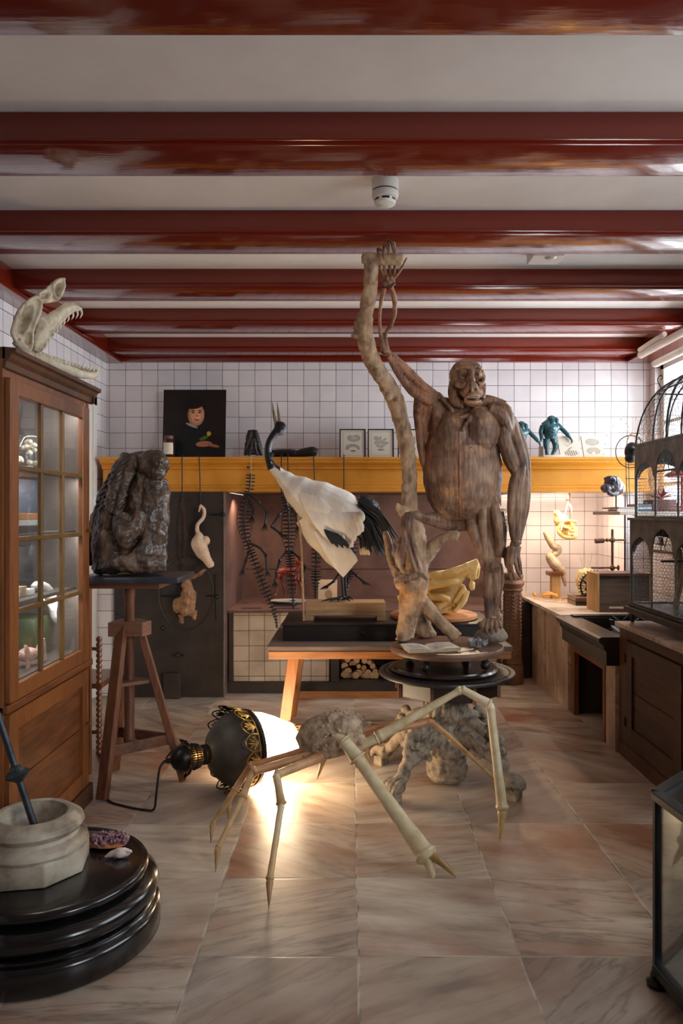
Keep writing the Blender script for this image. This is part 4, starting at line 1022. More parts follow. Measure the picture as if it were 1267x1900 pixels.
def glazed_door(y0, y1, knob_y, flip=1):
    z0, z1 = .795, 2.165
    d = MB(); gy0, gy1, gz0, gz1 = y0 + .085, y1 - .10, .865, 2.10
    d.box(CXF, CXF + .026, y0, gy0, z0, z1).box(CXF, CXF + .026, gy1, y1, z0, z1).box(CXF, CXF + .026, gy0, gy1, z0, gz0).box(CXF, CXF + .026, gy0, gy1, gz1, z1)
    dr = d.build('glazed_door', 'pine_z', cab, smooth=False, bevel=.003)
    b = MB()
    for k in (1, 2):
        y = gy0 + (gy1 - gy0) * k / 3; b.box(CXF + .002, CXF + .022, y - .013, y + .013, gz0, gz1)
    for k in (1, 2, 3):
        z = gz0 + (gz1 - gz0) * k / 4; b.box(CXF + .004, CXF + .024, gy0, gy1, z - .011, z + .011)
    b.build('glazing_bars', 'gilt_wood', dr, smooth=False, bevel=.004)
    for a in range(3):
        for c in range(4):
            ya = gy0 + (gy1 - gy0) * a / 3; yb = gy0 + (gy1 - gy0) * (a + 1) / 3; za = gz0 + (gz1 - gz0) * c / 4; zb = gz0 + (gz1 - gz0) * (c + 1) / 4
            MB().box(CXF + .006, CXF + .009, ya, yb, za, zb).build('pane', 'old_glass', dr, smooth=False)
    MB().tube([V(CXF + .024, knob_y, 1.50), V(CXF + .05, knob_y, 1.50)], [.005, .011], 10, 2).build('knob', 'lantern_brass', dr)
    # lower panelled door
    e = MB().box(CXF, CXF + .022, y0, y0 + .09, .12, .748).box(CXF, CXF + .022, y1 - .09, y1, .12, .748).box(CXF + .001, CXF + .021, y0 + .09, y1 - .09, .12, .20).box(CXF + .001, CXF + .021, y0 + .09, y1 - .09, .67, .748)
    lo = e.build('panelled_door', 'pine_z', cab, smooth=False)
    MB().box(CXF - .005, CXF + .006, y0 + .085, y1 - .085, .195, .435).box(CXF - .005, CXF + .006, y0 + .085, y1 - .085, .439, .675).build('panel', 'pine_y', lo, smooth=False, bevel=.003)
    MB().tube([V(CXF + .02, knob_y, .46), V(CXF + .045, knob_y, .46)], [.005, .010], 10, 2).build('knob', 'lantern_brass', lo)
glazed_door(3.18, 4.145, 4.10)
for k_, (z_, e_) in enumerate(((2.15, 20), (1.77, 12), (1.47, 12), (1.16, 12))):
    area('cabinet_lamp_%d' % k_, (-1.56, 3.75, z_), (-.5, .1, -1), .9, .02, e_ * .30, (1, .95, .90))
# contents
def PX_(px, py, X):
    Y = X * F / (px - CX); return P(px, py, Y)
mottled('sea_shells', lin(196, 176, 158), lin(240, 232, 220), 30, .4, bstr=.3)
jr = thing('shell_jar', 'glass jar full of sea shells on the top shelf of the glazed cabinet', 'jar', (-1.72, 3.99, 1.80))
MB().lathe([(.085, 1.802), (.09, 1.81), (.09, 1.985), (.08, 2.0)], (-1.72, 3.99, 0), 24, cap=False).build('jar_body', 'jar_glass', jr)
r4 = random.Random(11)
for i in range(34):
    a = r4.uniform(0, 2 * PI); rr = .062 * math.sqrt(r4.random()); z = 1.82 + .155 * r4.random()
    c = V(-1.72 + rr * math.cos(a), 3.99 + rr * math.sin(a), z); d = Vector((r4.uniform(-1, 1), r4.uniform(-1, 1), r4.uniform(-.4, .4))).normalized() * .022
    o = MB().tube([c - d, c - d * .3, c + d * .4, c + d], [.003, .014, .012, .002], 8, 2).build('sea_shell', 'sea_shells')
    tag(o, 'pale sea shell among others heaped in the glass jar of the cabinet', 'shell', 'shells in the glass jar')
    if i > 22: o.location += Vector((.0, -.16, -.0)); o['label'] = 'pale sea shell heaped loose beside the shell jar in the cabinet'; o['group'] = 'loose shells beside the jar'; o.location.z = 1.815 + .05 * r4.random()
mottled('ink_blue', lin(34, 42, 58), lin(60, 72, 92), 5, .6, bstr=.1)
o = MB().box(-1.88, -1.68, 3.82, 4.12, 1.502, 1.77).build('dark_blue_box', 'ink_blue', bevel=.004); tag(o, 'dark blue box on the second shelf of the glazed cabinet', 'box')
mottled('orange_cloth', lin(208, 128, 44), lin(226, 150, 66), 8, .7); mottled('black_cloth', lin(20, 20, 22), lin(36, 36, 40), 8, .6); mottled('white_card', lin(214, 214, 210), lin(232, 232, 228), 6, .7)
for k, (mt, y0, y1, z, nm) in enumerate((('black_cloth', 3.47, 3.75, 1.502, 'black bound book at the bottom of the cabinet shelf pile'), ('white_card', 3.44, 3.76, 1.535, 'white covered book in the middle of the cabinet shelf pile'), ('orange_cloth', 3.48, 3.77, 1.565, 'orange bound book on top of the cabinet shelf pile'))):
    t = thing('book', nm, 'book', (-1.66, (y0 + y1) / 2, z)); MB().box(-1.74, -1.54, y0, y1, z, z + .028).build('cover', mt, t, smooth=False, bevel=.002); MB().box(-1.742, -1.541, y0 + .004, y1 - .004, z + .004, z + .024).build('page_block', 'page_edge', t, smooth=False)
for k, (y, w, h, mt, lb) in enumerate(((3.57, .07, .035, 'white_card', 'small white carton at the front of the third cabinet shelf'), (3.655, .06, .05, 'page_edge', 'small tan carton in the row on the third cabinet shelf'), (3.74, .08, .03, 'white_card', 'low white carton at the far end of the carton row'))):
    o = MB().box(-1.66, -1.57, y - w / 2, y + w / 2, 1.192, 1.192 + h).build('small_carton', mt, bevel=.002); tag(o, lb, 'box')
o = MB().box(-1.95, -1.72, 3.86, 4.12, 1.192, 1.42).build('black_tin', 'black_cloth', bevel=.006); tag(o, 'black tin standing at the back of the third cabinet shelf', 'tin')
lz = MB(); Z_ = lambda x, y, X=-1.60: PX_(x, y, X)
lz.tube([Z_(60, 1088), Z_(70, 1086), Z_(84, 1092), Z_(96, 1112), Z_(99, 1140), Z_(104, 1156)], [.010, .022, .030, .030, .018, .004], 10)
for (x, y) in ((74, 1104), (90, 1120), (92, 1104)): lz.tube([Z_(x, y), Z_(x + 8, y + 12, -1.56), Z_(x + 13, y + 13, -1.54)], [.012, .008, .004], 8)
lz.shift((0, 0, .0))
o = lz.build('lizard_cast', 'white_card', fuse=.004, relax=1, rough=(.002, 50)); tag(o, 'white plaster cast of a crouching lizard behind the cabinet panes', 'figurine')
mottled('bottle_green', lin(40, 50, 28), lin(64, 74, 40), 5, .35)
o = MB().box(-1.84, -1.62, 3.90, 4.13, .843, 1.05).build('green_box', 'bottle_green', bevel=.004); tag(o, 'green box standing on the bottom shelf of the glazed cabinet', 'box')
mottled('crab_pink', lin(150, 96, 88), lin(206, 176, 164), 26, .6, bstr=.5)
cc = MB(); c = V(-1.585, 3.73, .90); cc.ell(c, (.045, .06, .035))
for s in (-1, 1):
    for k in range(4): a = .5 + k * .5; cc.tube([c + V(.02, s * .04, 0), c + V(.035, s * (.075 + .01 * k), .03 + .01 * k), c + V(.045, s * (.085 + .01 * k), -.05)], [.009, .008, .003], 7)
o = cc.build('small_crab', 'crab_pink', fuse=.003, relax=1, rough=(.002, 60)); tag(o, 'small pink dried crab on the bottom shelf of the glazed cabinet', 'crab')

# ================================================================ toothed skull on the cabinet
mottled('old_bone', lin(128, 106, 82), lin(196, 180, 154), 12, .65, bstr=.4, c3=lin(222, 210, 188), detail=8)
mottled('tooth_ivory', lin(206, 194, 168), lin(236, 228, 206), 12, .35)
sk = thing('reptile_skull', 'big gaping skull with long pointed teeth on top of the glazed cabinet', 'skull', (-1.52, 3.8, 2.29))
def SK(x, y, d=0):
    Y = 3.72 + (x - 50) / 140 * .42 + d; return P(x, y, Y)
m = MB()
OUT = [(20, 616), (24, 600), (33, 583), (48, 562), (63, 550), (80, 540), (93, 528), (104, 519), (114, 515), (121, 516), (121, 530), (118, 543), (110, 556), (103, 560), (90, 562), (76, 563), (74, 578), (66, 600), (60, 625), (59, 650), (50, 656), (40, 642), (24, 630)]
nO = len(OUT)
m.add([SK(x, y, -.05) for x, y in OUT] + [SK(x, y, .07) for x, y in OUT], [tuple(range(nO - 1, -1, -1)), tuple(range(nO, 2 * nO))] + [(i, (i + 1) % nO, nO + (i + 1) % nO, nO + i) for i in range(nO)])
for rim in ([(22, 618), (28, 592), (44, 566), (64, 552), (76, 560), (72, 582), (62, 610), (58, 645), (46, 648), (28, 630)], [(98, 528), (112, 518), (119, 526), (114, 546), (102, 552)], [(70, 548), (86, 538), (94, 546), (84, 558)]):
    m.tube([SK(x, y, -.055) for x, y in rim], .009, 8, 4, closed=True)
m.tube([SK(30, 632, -.04), SK(42, 648, -.04), SK(54, 658, -.03), SK(60, 662, -.02)], [.026, .022, .018, .014], 10)
def sk_rough(p):
    px = CX + p.x / p.y * F; py = CY + (H - p.z) / p.y * F; s_ = .004 * mnoise.fractal(p * 26, 1, 2, 3)
    for (ex, ey, ra, rb, an, dp) in ((48, 592, 11, 30, .42, .05), (52, 628, 7, 14, .1, .03), (108, 535, 5, 11, .35, .035), (82, 549, 8, 5, -.4, .02)):
        dx, dy = px - ex, py - ey; c_, q_ = math.cos(an), math.sin(an); e_ = math.hypot((dx * c_ + dy * q_) / ra, (-dx * q_ + dy * c_) / rb)
        if e_ < 1: s_ -= dp * (1 - e_ ** 3)
    return s_
m.build('cranium', 'old_bone', sk, fuse=.0042, relax=3, rough=sk_rough)
m = MB()
grid = []
edge_top = [(60, 650), (64, 610), (70, 590), (88, 583), (106, 570), (120, 561), (134, 560), (147, 566)]
edge_bot = [(66, 652), (78, 646), (88, 630), (100, 614), (110, 600), (122, 586), (136, 576), (149, 573)]
for (a, b) in zip(edge_top, edge_bot):
    grid.append([SK(a[0] + (b[0] - a[0]) * t, a[1] + (b[1] - a[1]) * t, -.03 - .025 * math.sin(PI * t)) for t in (0, .25, .5, .75, 1)])
m.sheet(grid, .012)
m.tube([SK(*p, -.03) for p in edge_bot], [.010, .012, .012, .012, .012, .012, .012, .010], 8)
m.tube([SK(58, 655), SK(62, 620), SK(68, 594)], [.020, .012, .010], 8)
m.build('upper_jaw', 'old_bone', sk, fuse=.0042, relax=2, rough=(.003, 30))
m = MB()
m.tube([SK(54, 655), SK(72, 664), SK(100, 676), (SK(130, 688)), SK(160, 696), SK(180, 694), SK(187, 688)], [.026, .022, .026, .026, .022, .017, .010], 10, 4, .7, (0, 1, 0))
m.tube([SK(56, 652, .12), SK(80, 662, .13), SK(112, 672, .13), SK(140, 682, .10), SK(165, 690, .05), SK(184, 690, .0)], [.022, .020, .020, .020, .018, .010], 10)
m.build('lower_jaw', 'old_bone', sk, fuse=.0042, relax=2, rough=(.003, 30))
for i in range(11):
    t = i / 10; k = t * (len(edge_bot) - 2) + 1; j = int(min(k, len(edge_bot) - 2)); f = k - j
    x = edge_bot[j][0] * (1 - f) + edge_bot[j + 1][0] * f; y = edge_bot[j][1] * (1 - f) + edge_bot[j + 1][1] * f
    L_ = (4 + 14 * t) ; MB().tube([SK(x, y - 1, -.035), SK(x + 2 + 1.0 * t, y + L_ * .5, -.045), SK(x + 1 - 2 * t, y + L_, -.05)], [.0062 + .002 * t, .0048, .0008], 7).build('tooth', 'tooth_ivory', sk)
for i in range(16):
    x = 80 + 6.7 * i; y = 662 + (x - 80) * .27; hh = 5 + (8 if i in (11, 13, 14, 15) else 0) * .8
    MB().tube([SK(x, y + 2, -.012), SK(x + 1, y - hh * .5, -.012), SK(x + 2.5, y - hh, -.014)], [.0055, .004, .0008], 6).build('tooth', 'tooth_ivory', sk)

# ================================================================ sculptor's stand with modelled ape
wood('stand_wood', lin(74, 42, 28), lin(126, 78, 50), 'Z', 4, .5)
wood('stand_wood_x', lin(74, 44, 32), lin(122, 80, 58), 'X', 4, .5)
ST = thing('modelling_stand', 'three-legged wooden sculptor\'s stand with a round screw column beside the cabinet', 'stand', (-1.28, 4.46, 0))
FF, FR_, FB = V(-1.37, 4.19, .0), V(-.99, 4.51, .0), V(-1.46, 4.69, .0)
for ft, tx, ty in ((FF, -1.325, 4.41), (FR_, -1.245, 4.46), (FB, -1.335, 4.51)):
    tp = V(tx, ty, .955); MB().bar(tp, ft + (tp - ft) * .012, .062, .042, (ft - V(-1.28, 4.46, 0)).normalized()).build('leg', 'stand_wood', ST, smooth=False, bevel=.004)
h_ = MB().prism([(-1.40, 4.38), (-1.20, 4.38), (-1.17, 4.47), (-1.27, 4.57), (-1.38, 4.55)], .88, .962, lambda u, w, t: Vector((u, w, t))); h_.build('hub', 'stand_wood_x', ST, smooth=False, bevel=.004)
def lerp(a, b, t): return a + (b - a) * t
tops = {0: V(-1.325, 4.41, .955), 1: V(-1.245, 4.46, .955), 2: V(-1.335, 4.51, .955)}; fs_ = [FF, FR_, FB]
for (i, j, t) in ((0, 1, .27), (1, 2, .27), (0, 2, .27)):
    a = lerp(fs_[i], tops[i], t); b = lerp(fs_[j], tops[j], t); MB().bar(a, b, .022, .06).build('stretcher', 'stand_wood_x', ST, smooth=False, bevel=.003)
c3_ = [lerp(f, t, .60) for f, t in zip(fs_, (tops[0], tops[1], tops[2]))]
MB().prism([(p.x, p.y) for p in c3_], .595, .615, lambda u, w, t: Vector((u, w, t))).build('column_guide', 'stand_wood_x', ST, smooth=False, bevel=.003)
MB().lathe([(.031, .25), (.034, .26), (.034, .285), (.029, .30), (.029, 1.10), (.034, 1.11), (.034, 1.17)], (-1.298, 4.46, 0), 24).build('screw_column', 'stand_wood', ST)
MB().box(-1.50, -1.08, 4.30, 4.62, 1.165, 1.20).build('head_board', 'stand_wood_x', ST, smooth=False, bevel=.005)
mottled('slate_slab', lin(34, 34, 40), lin(60, 60, 68), 8, .35, bstr=.1)
o = MB().box(-1.53, -.955, 4.20, 4.66, 1.202, 1.237).build('slate_slab', 'slate_slab', bevel=.006); tag(o, 'dark slate slab on top of the sculptor\'s stand', 'slab')
mottled('dark_wax', lin(24, 18, 15), lin(70, 53, 42), 14, .42, c3=lin(116, 94, 76), bstr=.9, bdist=.012, detail=10, stretch=(1, 1, .55), coat=.2)
def W(x, y, d=0): return P(x, y, 4.42 + d)
kw = 4.42 / F; m = MB()
def U(pts, rad, seg=12): m.tube([W(*p) for p in pts], [r * kw for r in rad], seg, 4)
U([(255, 1050, .02), (262, 990, .02), (268, 930, .02), (275, 880, .02)], [48, 44, 38, 30], 18)
U([(270, 1050, -.05), (283, 990, -.06), (288, 930, -.05), (286, 890, -.03)], [36, 27, 25, 22], 16)
U([(220, 1050, 0), (212, 1000, .0), (212, 950, 0), (226, 900, 0)], [46, 40, 30, 24], 16)
m.ell(W(283, 862, -.02), (.095, .105, .088)); m.ell(W(296, 858, -.08), (.055, .06, .05)); m.ell(W(258, 862, .02), (.07, .09, .08)); m.ell(W(290, 878, -.07), (.06, .06, .05))
U([(238, 846, -.02), (228, 865, -.05), (218, 895, -.09), (210, 925, -.11), (206, 950, -.11)], [14, 15, 15, 13, 10], 12)       # arm hugging the left
U([(246, 848, -.04), (238, 880, -.1), (226, 920, -.13), (216, 955, -.14)], [10, 9, 8, 6], 10)
U([(232, 958, -.1), (228, 985, -.15), (236, 1008, -.16)], [17, 18, 12]); U([(262, 950, -.12), (246, 985, -.15), (228, 1012, -.15)], [12, 14, 14])
U([(300, 900, -.04), (302, 950, -.05), (298, 1000, -.06), (292, 1035, -.07)], [12, 13, 13, 16])
U([(180, 1052, -.02), (220, 1046, -.13), (265, 1046, -.15), (304, 1046, -.1)], [14, 17, 18, 14])
U([(206, 1040, -.1), (214, 1020, -.12)], [15, 10]); U([(245, 1042, -.14), (268, 1020, -.13), (276, 1000, -.1)], [15, 16, 12])
U([(172, 1050, .02), (172, 1010, .02), (186, 960, .02), (200, 915, .0), (222, 872, 0), (240, 850, 0)], [10, 14, 16, 15, 13, 12], 12)
m.v = [Vector((v.x, min(v.y, 4.64), max(v.z, 1.239))) for v in m.v]
def wax_rough(p):
    s = .013 * mnoise.fractal(p * 13, 1, 2, 4) + .004 * mnoise.noise(Vector((p.x * 45, p.y * 45, p.z * 22)))
    px = CX + p.x / p.y * F; py = CY + (H - p.z) / p.y * F
    if px < 238 and py < 945: s += .0022 * math.sin(py * .75 + px * .5)                       # ringed hair on the raised arm
    for ex in (293.5, 300.5):
        d = math.hypot(px - ex, py - 859)
        if d < 3.2 and p.y < 4.38: s -= .014 * (1 - d / 3.2)
    return s
ws = m.build('modelled_ape_figure', 'dark_wax', fuse=.0055, relax=2, rough=wax_rough, org=(-1.27, 4.42, 1.237)); tag(ws, 'dark lumpy modelled figure of a hunched ape sitting on the slate slab', 'sculpture')

# ================================================================ bobbin chair, boards and door by the left wall
ch = thing('bobbin_chair', 'dark chair with bobbin-turned posts half hidden behind the cabinet', 'chair', (-1.80, 5.05, 0))
wood('chair_brown', lin(66, 36, 20), lin(112, 66, 36), 'Z', 4, .3, coat=.3)
def bobbin(x, y, z0, z1):
    n = int((z1 - z0) / .034); pr = [(.012, z0)]
    for k in range(n):
        z = z0 + (z1 - z0) * (k + .5) / n; h = (z1 - z0) / n / 2
        pr += [(.012, z - h * .95), (.020, z - h * .4), (.020, z + h * .4), (.012, z + h * .95)]
    return MB().lathe(pr + [(.012, z1)], (x, y, 0), 14)
for (x, y, z1) in ((-1.655, 5.0, .78), (-1.655, 5.42, .46), (-2.05, 5.0, .78), (-2.05, 5.42, .46)): bobbin(x, y, 0, z1).build('turned_post', 'chair_brown', ch)
MB().box(-2.07, -1.63, 4.98, 5.45, .44, .475).build('seat', 'chair_brown', ch, smooth=False, bevel=.006)
for z in (.15, .70): MB().tube([V(-2.05, 5.0, z), V(-1.655, 5.0, z)], .012, 10, 1).build('rail', 'chair_brown', ch)
o = MB().box(-1.64, -1.585, 4.62, 4.66, 0.001, 1.17).build('wooden_plank', 'pine_z', bevel=.003); tag(o, 'narrow brown plank standing upright just beyond the cabinet', 'plank')
dr = MB().box(XL, XL + .04, 6.52, 6.60, 0, 2.60).box(XL, XL + .04, 5.55, 5.63, 0, 2.60).box(XL, XL + .04, 5.55, 6.60, 2.52, 2.60)
d1 = struct(dr.build('door_1', 'window_white', smooth=False, bevel=.004)); MB().box(XL, XL + .022, 5.63, 6.52, 0, 2.52).build('door_leaf', 'window_white', d1, smooth=False)
# ================================================================ ochre mantelpiece
mottled('ochre_paint', lin(196, 126, 30), lin(212, 142, 44), 4, .38, bstr=.12, c3=lin(218, 152, 58))
MF, MZ0, MZ1, MX0, MX1 = 6.52, 1.775, 2.073, -2.16, 2.60
mp_ = thing('mantelpiece', 'long ochre yellow mantel shelf across the hearth below the tiled wall', 'mantelpiece', (.2, 6.8, MZ0))
prof = [(6.979, MZ1), (MF, MZ1), (MF, MZ1 - .022), (MF + .012, MZ1 - .028), (MF + .016, MZ1 - .045), (MF + .03, MZ1 - .055), (MF + .06, MZ1 - .068), (MF + .075, MZ1 - .085), (MF + .08, MZ1 - .10), (MF + .105, MZ1 - .105), (MF + .11, MZ1 - .125), (MF + .11, MZ0 + .06), (MF + .095, MZ0 + .055), (MF + .088, MZ0 + .036), (MF + .066, MZ0 + .028), (MF + .06, MZ0), (6.979, MZ0)]
m = MB().prism(prof, MX0, MX1, lambda u, w, t: Vector((t, u, w)))
m.build('moulded_front', 'ochre_paint', mp_, smooth=False, bevel=.002)
MB().box(MX0 + .02, MX1 - .02, 6.95, 6.979, MZ1 - .001, MZ1 + .028).build('back_batten', 'ochre_paint', mp_, smooth=False)
MZ = MZ1 + .001
# ---- portrait
painted('oil_paint', .32, .5)
def E(s, t, cs, ct, a, b, rot=0):
    ds, dt = s - cs, t - ct; c, q = math.cos(rot), math.sin(rot); return math.hypot((ds * c + dt * q) / a, (-ds * q + dt * c) / b)
def portrait(s, t):
    n = mnoise.noise(Vector((s * 9, t * 9, 0)))
    c = Vector(lin(26, 19, 17)) * (1 + .3 * n)
    if t < .50 and abs(s - .45 + (t - .3) * .15) < .10 + .55 * (.52 - t) ** .6 * .9: c = Vector(lin(18, 18, 20)) * (1 + .4 * n)
    if E(s, t, .49, .73, .19, .17) < 1: c = Vector(lin(16, 12, 11))
    if E(s, t, .40, .64, .055, .10) < 1: c = Vector(lin(18, 13, 12))
    e = E(s, t, .525, .63, .135, .165)
    if e < 1:
        c = Vector(lin(206, 148, 112)).lerp(Vector(lin(120, 70, 48)), max(0, min(1, (e - .55) * 1.7 - (s - .5) * 1.5)))
        if E(s, t, .56, .60, .03, .05) < 1: c = Vector(lin(222, 165, 128))
        for ex in (.475, .585):
            if E(s, t, ex, .665, .026, .010) < 1: c = Vector(lin(40, 26, 20))
            if E(s, t, ex, .692, .036, .008) < 1: c = Vector(lin(70, 42, 30))
        if E(s, t, .545, .615, .018, .012) < 1: c = Vector(lin(140, 80, 58))
        if E(s, t, .54, .557, .042, .011) < 1: c = Vector(lin(140, 66, 54))
        if E(s, t, .47, .80, .17, .085) < 1: c = Vector(lin(20, 14, 12))
    if E(s, t, .46, .475, .10, .018, -.35) < 1: c = Vector(lin(150, 148, 146))
    if E(s, t, .66, .205, .13, .042, .05) < 1: c = Vector(lin(188, 118, 82))
    if E(s, t, .80, .185, .11, .022, -.2) < 1: c = Vector(lin(176, 106, 74))
    if E(s, t, .655, .29, .075, .026, .35) < 1: c = Vector(lin(78, 104, 32))
    if E(s, t, .735, .355, .034, .034) < 1: c = Vector(lin(196, 160, 52))
    return c
pic = thing('portrait_painting', 'dark oil portrait of a person in black holding a green bird, propped on the mantel', 'painting', (-1.40, 6.74, MZ))
a = P(301, 849, 6.72); a.z = MZ + .003; w = .556; tilt = Vector((0, .055, .614))
picture('canvas', 'oil_paint', a, (w, 0, 0), tilt, 150, 166, portrait, .018, pic)
# ---- jar in front of it
mottled('amber_glass', lin(46, 16, 10), lin(80, 30, 18), 4, .12, bstr=0, coat=.5); mottled('rust_lid', lin(70, 44, 36), lin(110, 74, 60), 20, .5)
jp = P(313.5, 850, 6.60); jr_ = thing('specimen_jar', 'small amber glass jar with a white label in front of the portrait', 'jar', (jp.x, jp.y, MZ))
MB().lathe([(.044, MZ), (.049, MZ + .006), (.049, MZ + .13), (.040, MZ + .15), (.034, MZ + .158)], (jp.x, jp.y, 0), 28).build('jar_body', 'amber_glass', jr_)
MB().lathe([(.038, MZ + .158), (.040, MZ + .162), (.040, MZ + .186), (.035, MZ + .190)], (jp.x, jp.y, 0), 28).build('lid', 'rust_lid', jr_)
q = MB(); g = [[V(jp.x + .0502 * math.sin(a_), jp.y - .0502 * math.cos(a_), MZ + z) for a_ in [(-1 + k * .22) for k in range(10)]] for z in (.025, .075, .125)]
q.sheet(g, .0006).build('label', 'paper', jr_)
# ---- three framed engravings behind the ape
painted('engraving', .8, .2)
def ink(base, dark, k): return Vector(base).lerp(Vector(dark), k)
PAPER, INK = lin(206, 198, 184), lin(70, 66, 60)
def plate_a(s, t):
    c = Vector(PAPER)
    if .11 < s < .89 and .07 < t < .93 and not (.125 < s < .875 and .082 < t < .918): return ink(PAPER, INK, .45)
    e = E(s, t, .55, .70, .27, .13)
    if e < 1 and not E(s, t, .5, .86, .12, .08) < 1: c = ink(PAPER, INK, .25 + .55 * e * (.6 + .5 * math.sin(s * 90 + t * 60)))
    e = E(s, t, .5, .34, .30, .15)
    if e < 1 and E(s, t, .52, .28, .17, .10) > 1 and t > .27: c = ink(PAPER, INK, .3 + .4 * (math.sin(s * 80 - t * 50) > 0))
    if E(s, t, .52, .24, .12, .035) < 1: c = ink(PAPER, INK, .7)
    return c
def plate_b(s, t):
    c = Vector(PAPER)
    if .11 < s < .89 and .07 < t < .93 and not (.125 < s < .875 and .082 < t < .918): return ink(PAPER, INK, .45)
    for k in range(7):
        a_ = k * .9; e = E(s, t, .5 + .17 * math.cos(a_), .52 + .11 * math.sin(a_), .15, .05, a_ * .7)
        if e < 1: c = ink(PAPER, INK, .2 + .6 * e * (.6 + .4 * math.sin(s * 100 + k)))
    if E(s, t, .32, .70, .12, .07) < 1: c = ink(PAPER, INK, .45)
    if E(s, t, .5, .28, .15, .035) < 1: c = ink(PAPER, INK, .6)
    return c
def plate_c(s, t):
    c = Vector(PAPER)
    if E(s, t, .6, .62, .14, .16) < 1: c = ink(PAPER, INK, .25 + .4 * (math.sin(s * 70) > 0))
    if E(s, t, .5, .32, .22, .07) < 1: c = ink(PAPER, INK, .5)
    return c
for (x0, x1, fn, lb) in ((630, 678, plate_a, 'framed anatomical engraving of two curved forms, leftmost of the mantel prints'), (682.5, 730.5, plate_b, 'framed engraving of a spiky winged form beside the branch'), (738, 786, plate_c, 'framed engraving half hidden behind the branch and the ape arm')):
    Y = 6.70; a = P(x0, 850, Y); b = P(x1, 850, Y); a.z = b.z = MZ; h = 54 * Y / F; ww = b.x - a.x; rk = .03
    fr = thing('framed_engraving', lb, 'print', (a.x + ww / 2, Y, MZ), 'framed engravings on the mantel')
    for (p0, p1) in ((V(a.x, Y, MZ + .006), V(b.x, Y, MZ + .006)), (V(a.x, Y + rk, MZ + h), V(b.x, Y + rk, MZ + h))): MB().bar(p0, p1, .014, .010).build('frame_bar', 'case_black', fr, smooth=False)
    for x in (a.x + .004, b.x - .004): MB().bar(V(x, Y, MZ), V(x, Y + rk, MZ + h + .004), .010, .014, Vector((0, 1, 0))).build('frame_bar', 'case_black', fr, smooth=False)
    picture('print', 'engraving', V(a.x + .005, Y - .001, MZ + .006), (ww - .01, 0, 0), (0, rk, h - .008), 60, 68, fn, .006, fr)
# ---- dark horned skull and dark boot-like object
mottled('dark_horn', lin(26, 22, 21), lin(66, 58, 54), 14, .5, bstr=.8, bdist=.006, stretch=(1, 1, .4)); mottled('black_leather', lin(14, 13, 14), lin(34, 31, 31), 9, .36, bstr=.3)
m = MB(); s0 = lambda x, y, d=0: P(x, y, 6.68 + d); k6 = 6.68 / F
m.tube([s0(469, 798), s0(469, 812), s0(470, 828), s0(470, 843)], [9 * k6, 13 * k6, 16.5 * k6, 18 * k6], 14, 4, .7, (0, 1, 0))
for sgn in (-1, 1): m.tube([s0(470 + sgn * 4, 800, -.03), s0(470 + sgn * 9, 822, -.05), s0(470 + sgn * 15, 845, -.03)], [.014, .018, .016], 8); m.tube([s0(470 + sgn * 2, 812, -.05), s0(470 + sgn * 4, 830, -.07), s0(470 + sgn * 8, 846, -.06)], [.008, .010, .010], 8)
m.v = [Vector((v.x, v.y, max(v.z, MZ))) for v in m.v]
o = m.build('dark_skull', 'dark_horn', fuse=.005, relax=1, rough=lambda p: .004 * mnoise.noise(Vector((p.x * 30, p.y * 30, p.z * 60)))); tag(o, 'upright dark wedge-shaped skull on the mantel left of the crane', 'skull')
m = MB(); m.tube([s0(498, 842), s0(515, 841), s0(538, 841), s0(548, 842)], [.032, .036, .036, .034], 14, 4).tube([s0(536, 844), s0(552, 842), s0(568, 839), s0(580, 838), s0(588, 841)], [.020, .032, .042, .046, .034], 14, 4)
m.v = [Vector((v.x, v.y, max(v.z, MZ))) for v in m.v]
o = m.build('leather_boot_form', 'black_leather', fuse=.005, relax=2, rough=(.003, 20)); tag(o, 'black leathery boot-like form lying on the mantel behind the crane neck', 'leather form')
# ---- hooks
mottled('wrought_iron', lin(28, 26, 26), lin(50, 46, 44), 16, .5, metal=.5)
def hook(x, y1, lb, bend=0):
    Y = MF - .012; a = P(x, 849, Y); b = P(x + bend, y1, Y)
    m = MB().tube([V(a.x, MF + .03, MZ + .004), V(a.x, MF + .004, MZ + .018), V(a.x, MF - .012, MZ), V(a.x, Y, MZ - .04), V((a.x + b.x) / 2, Y, (a.z + b.z) / 2), V(b.x, Y, b.z), V(b.x + .012, Y - .004, b.z - .014), V(b.x + .020, Y - .004, b.z + .004)], .0048, 7, 3)
    o = m.build('iron_hook', 'wrought_iron'); tag(o, lb, 'hook', 'iron hooks on the mantel')
    return b
hook(338, 928, 'iron hook on the mantel from which the rusty chain hangs')
hook(370, 936, 'iron hook on the mantel that carries the pale bird cast', 2)
hook(522, 912, 'iron hook above the second black skeleton, nearer the crane neck')
hook(534, 905, 'iron hook directly right of the one above the second skeleton')
hook(582, 955, 'iron hook that comes down behind the back of the crane', 4)
hook(638, 955, 'iron hook below the leftmost framed engraving')
o = MB().tube([V(P(465, 849, 6.5).x, MF - .003, MZ + .002), P(466, 880, 6.50)], .0016, 5, 1).build('string', 'paper'); tag(o, 'thin white string hanging from the mantel above the first black skeleton', 'string')
o = MB().ell(P(461, 867, 6.50), (.016, .010, .010)).build('blue_clip', 'ink_blue'); tag(o, 'small blue clip on the white string', 'clip')
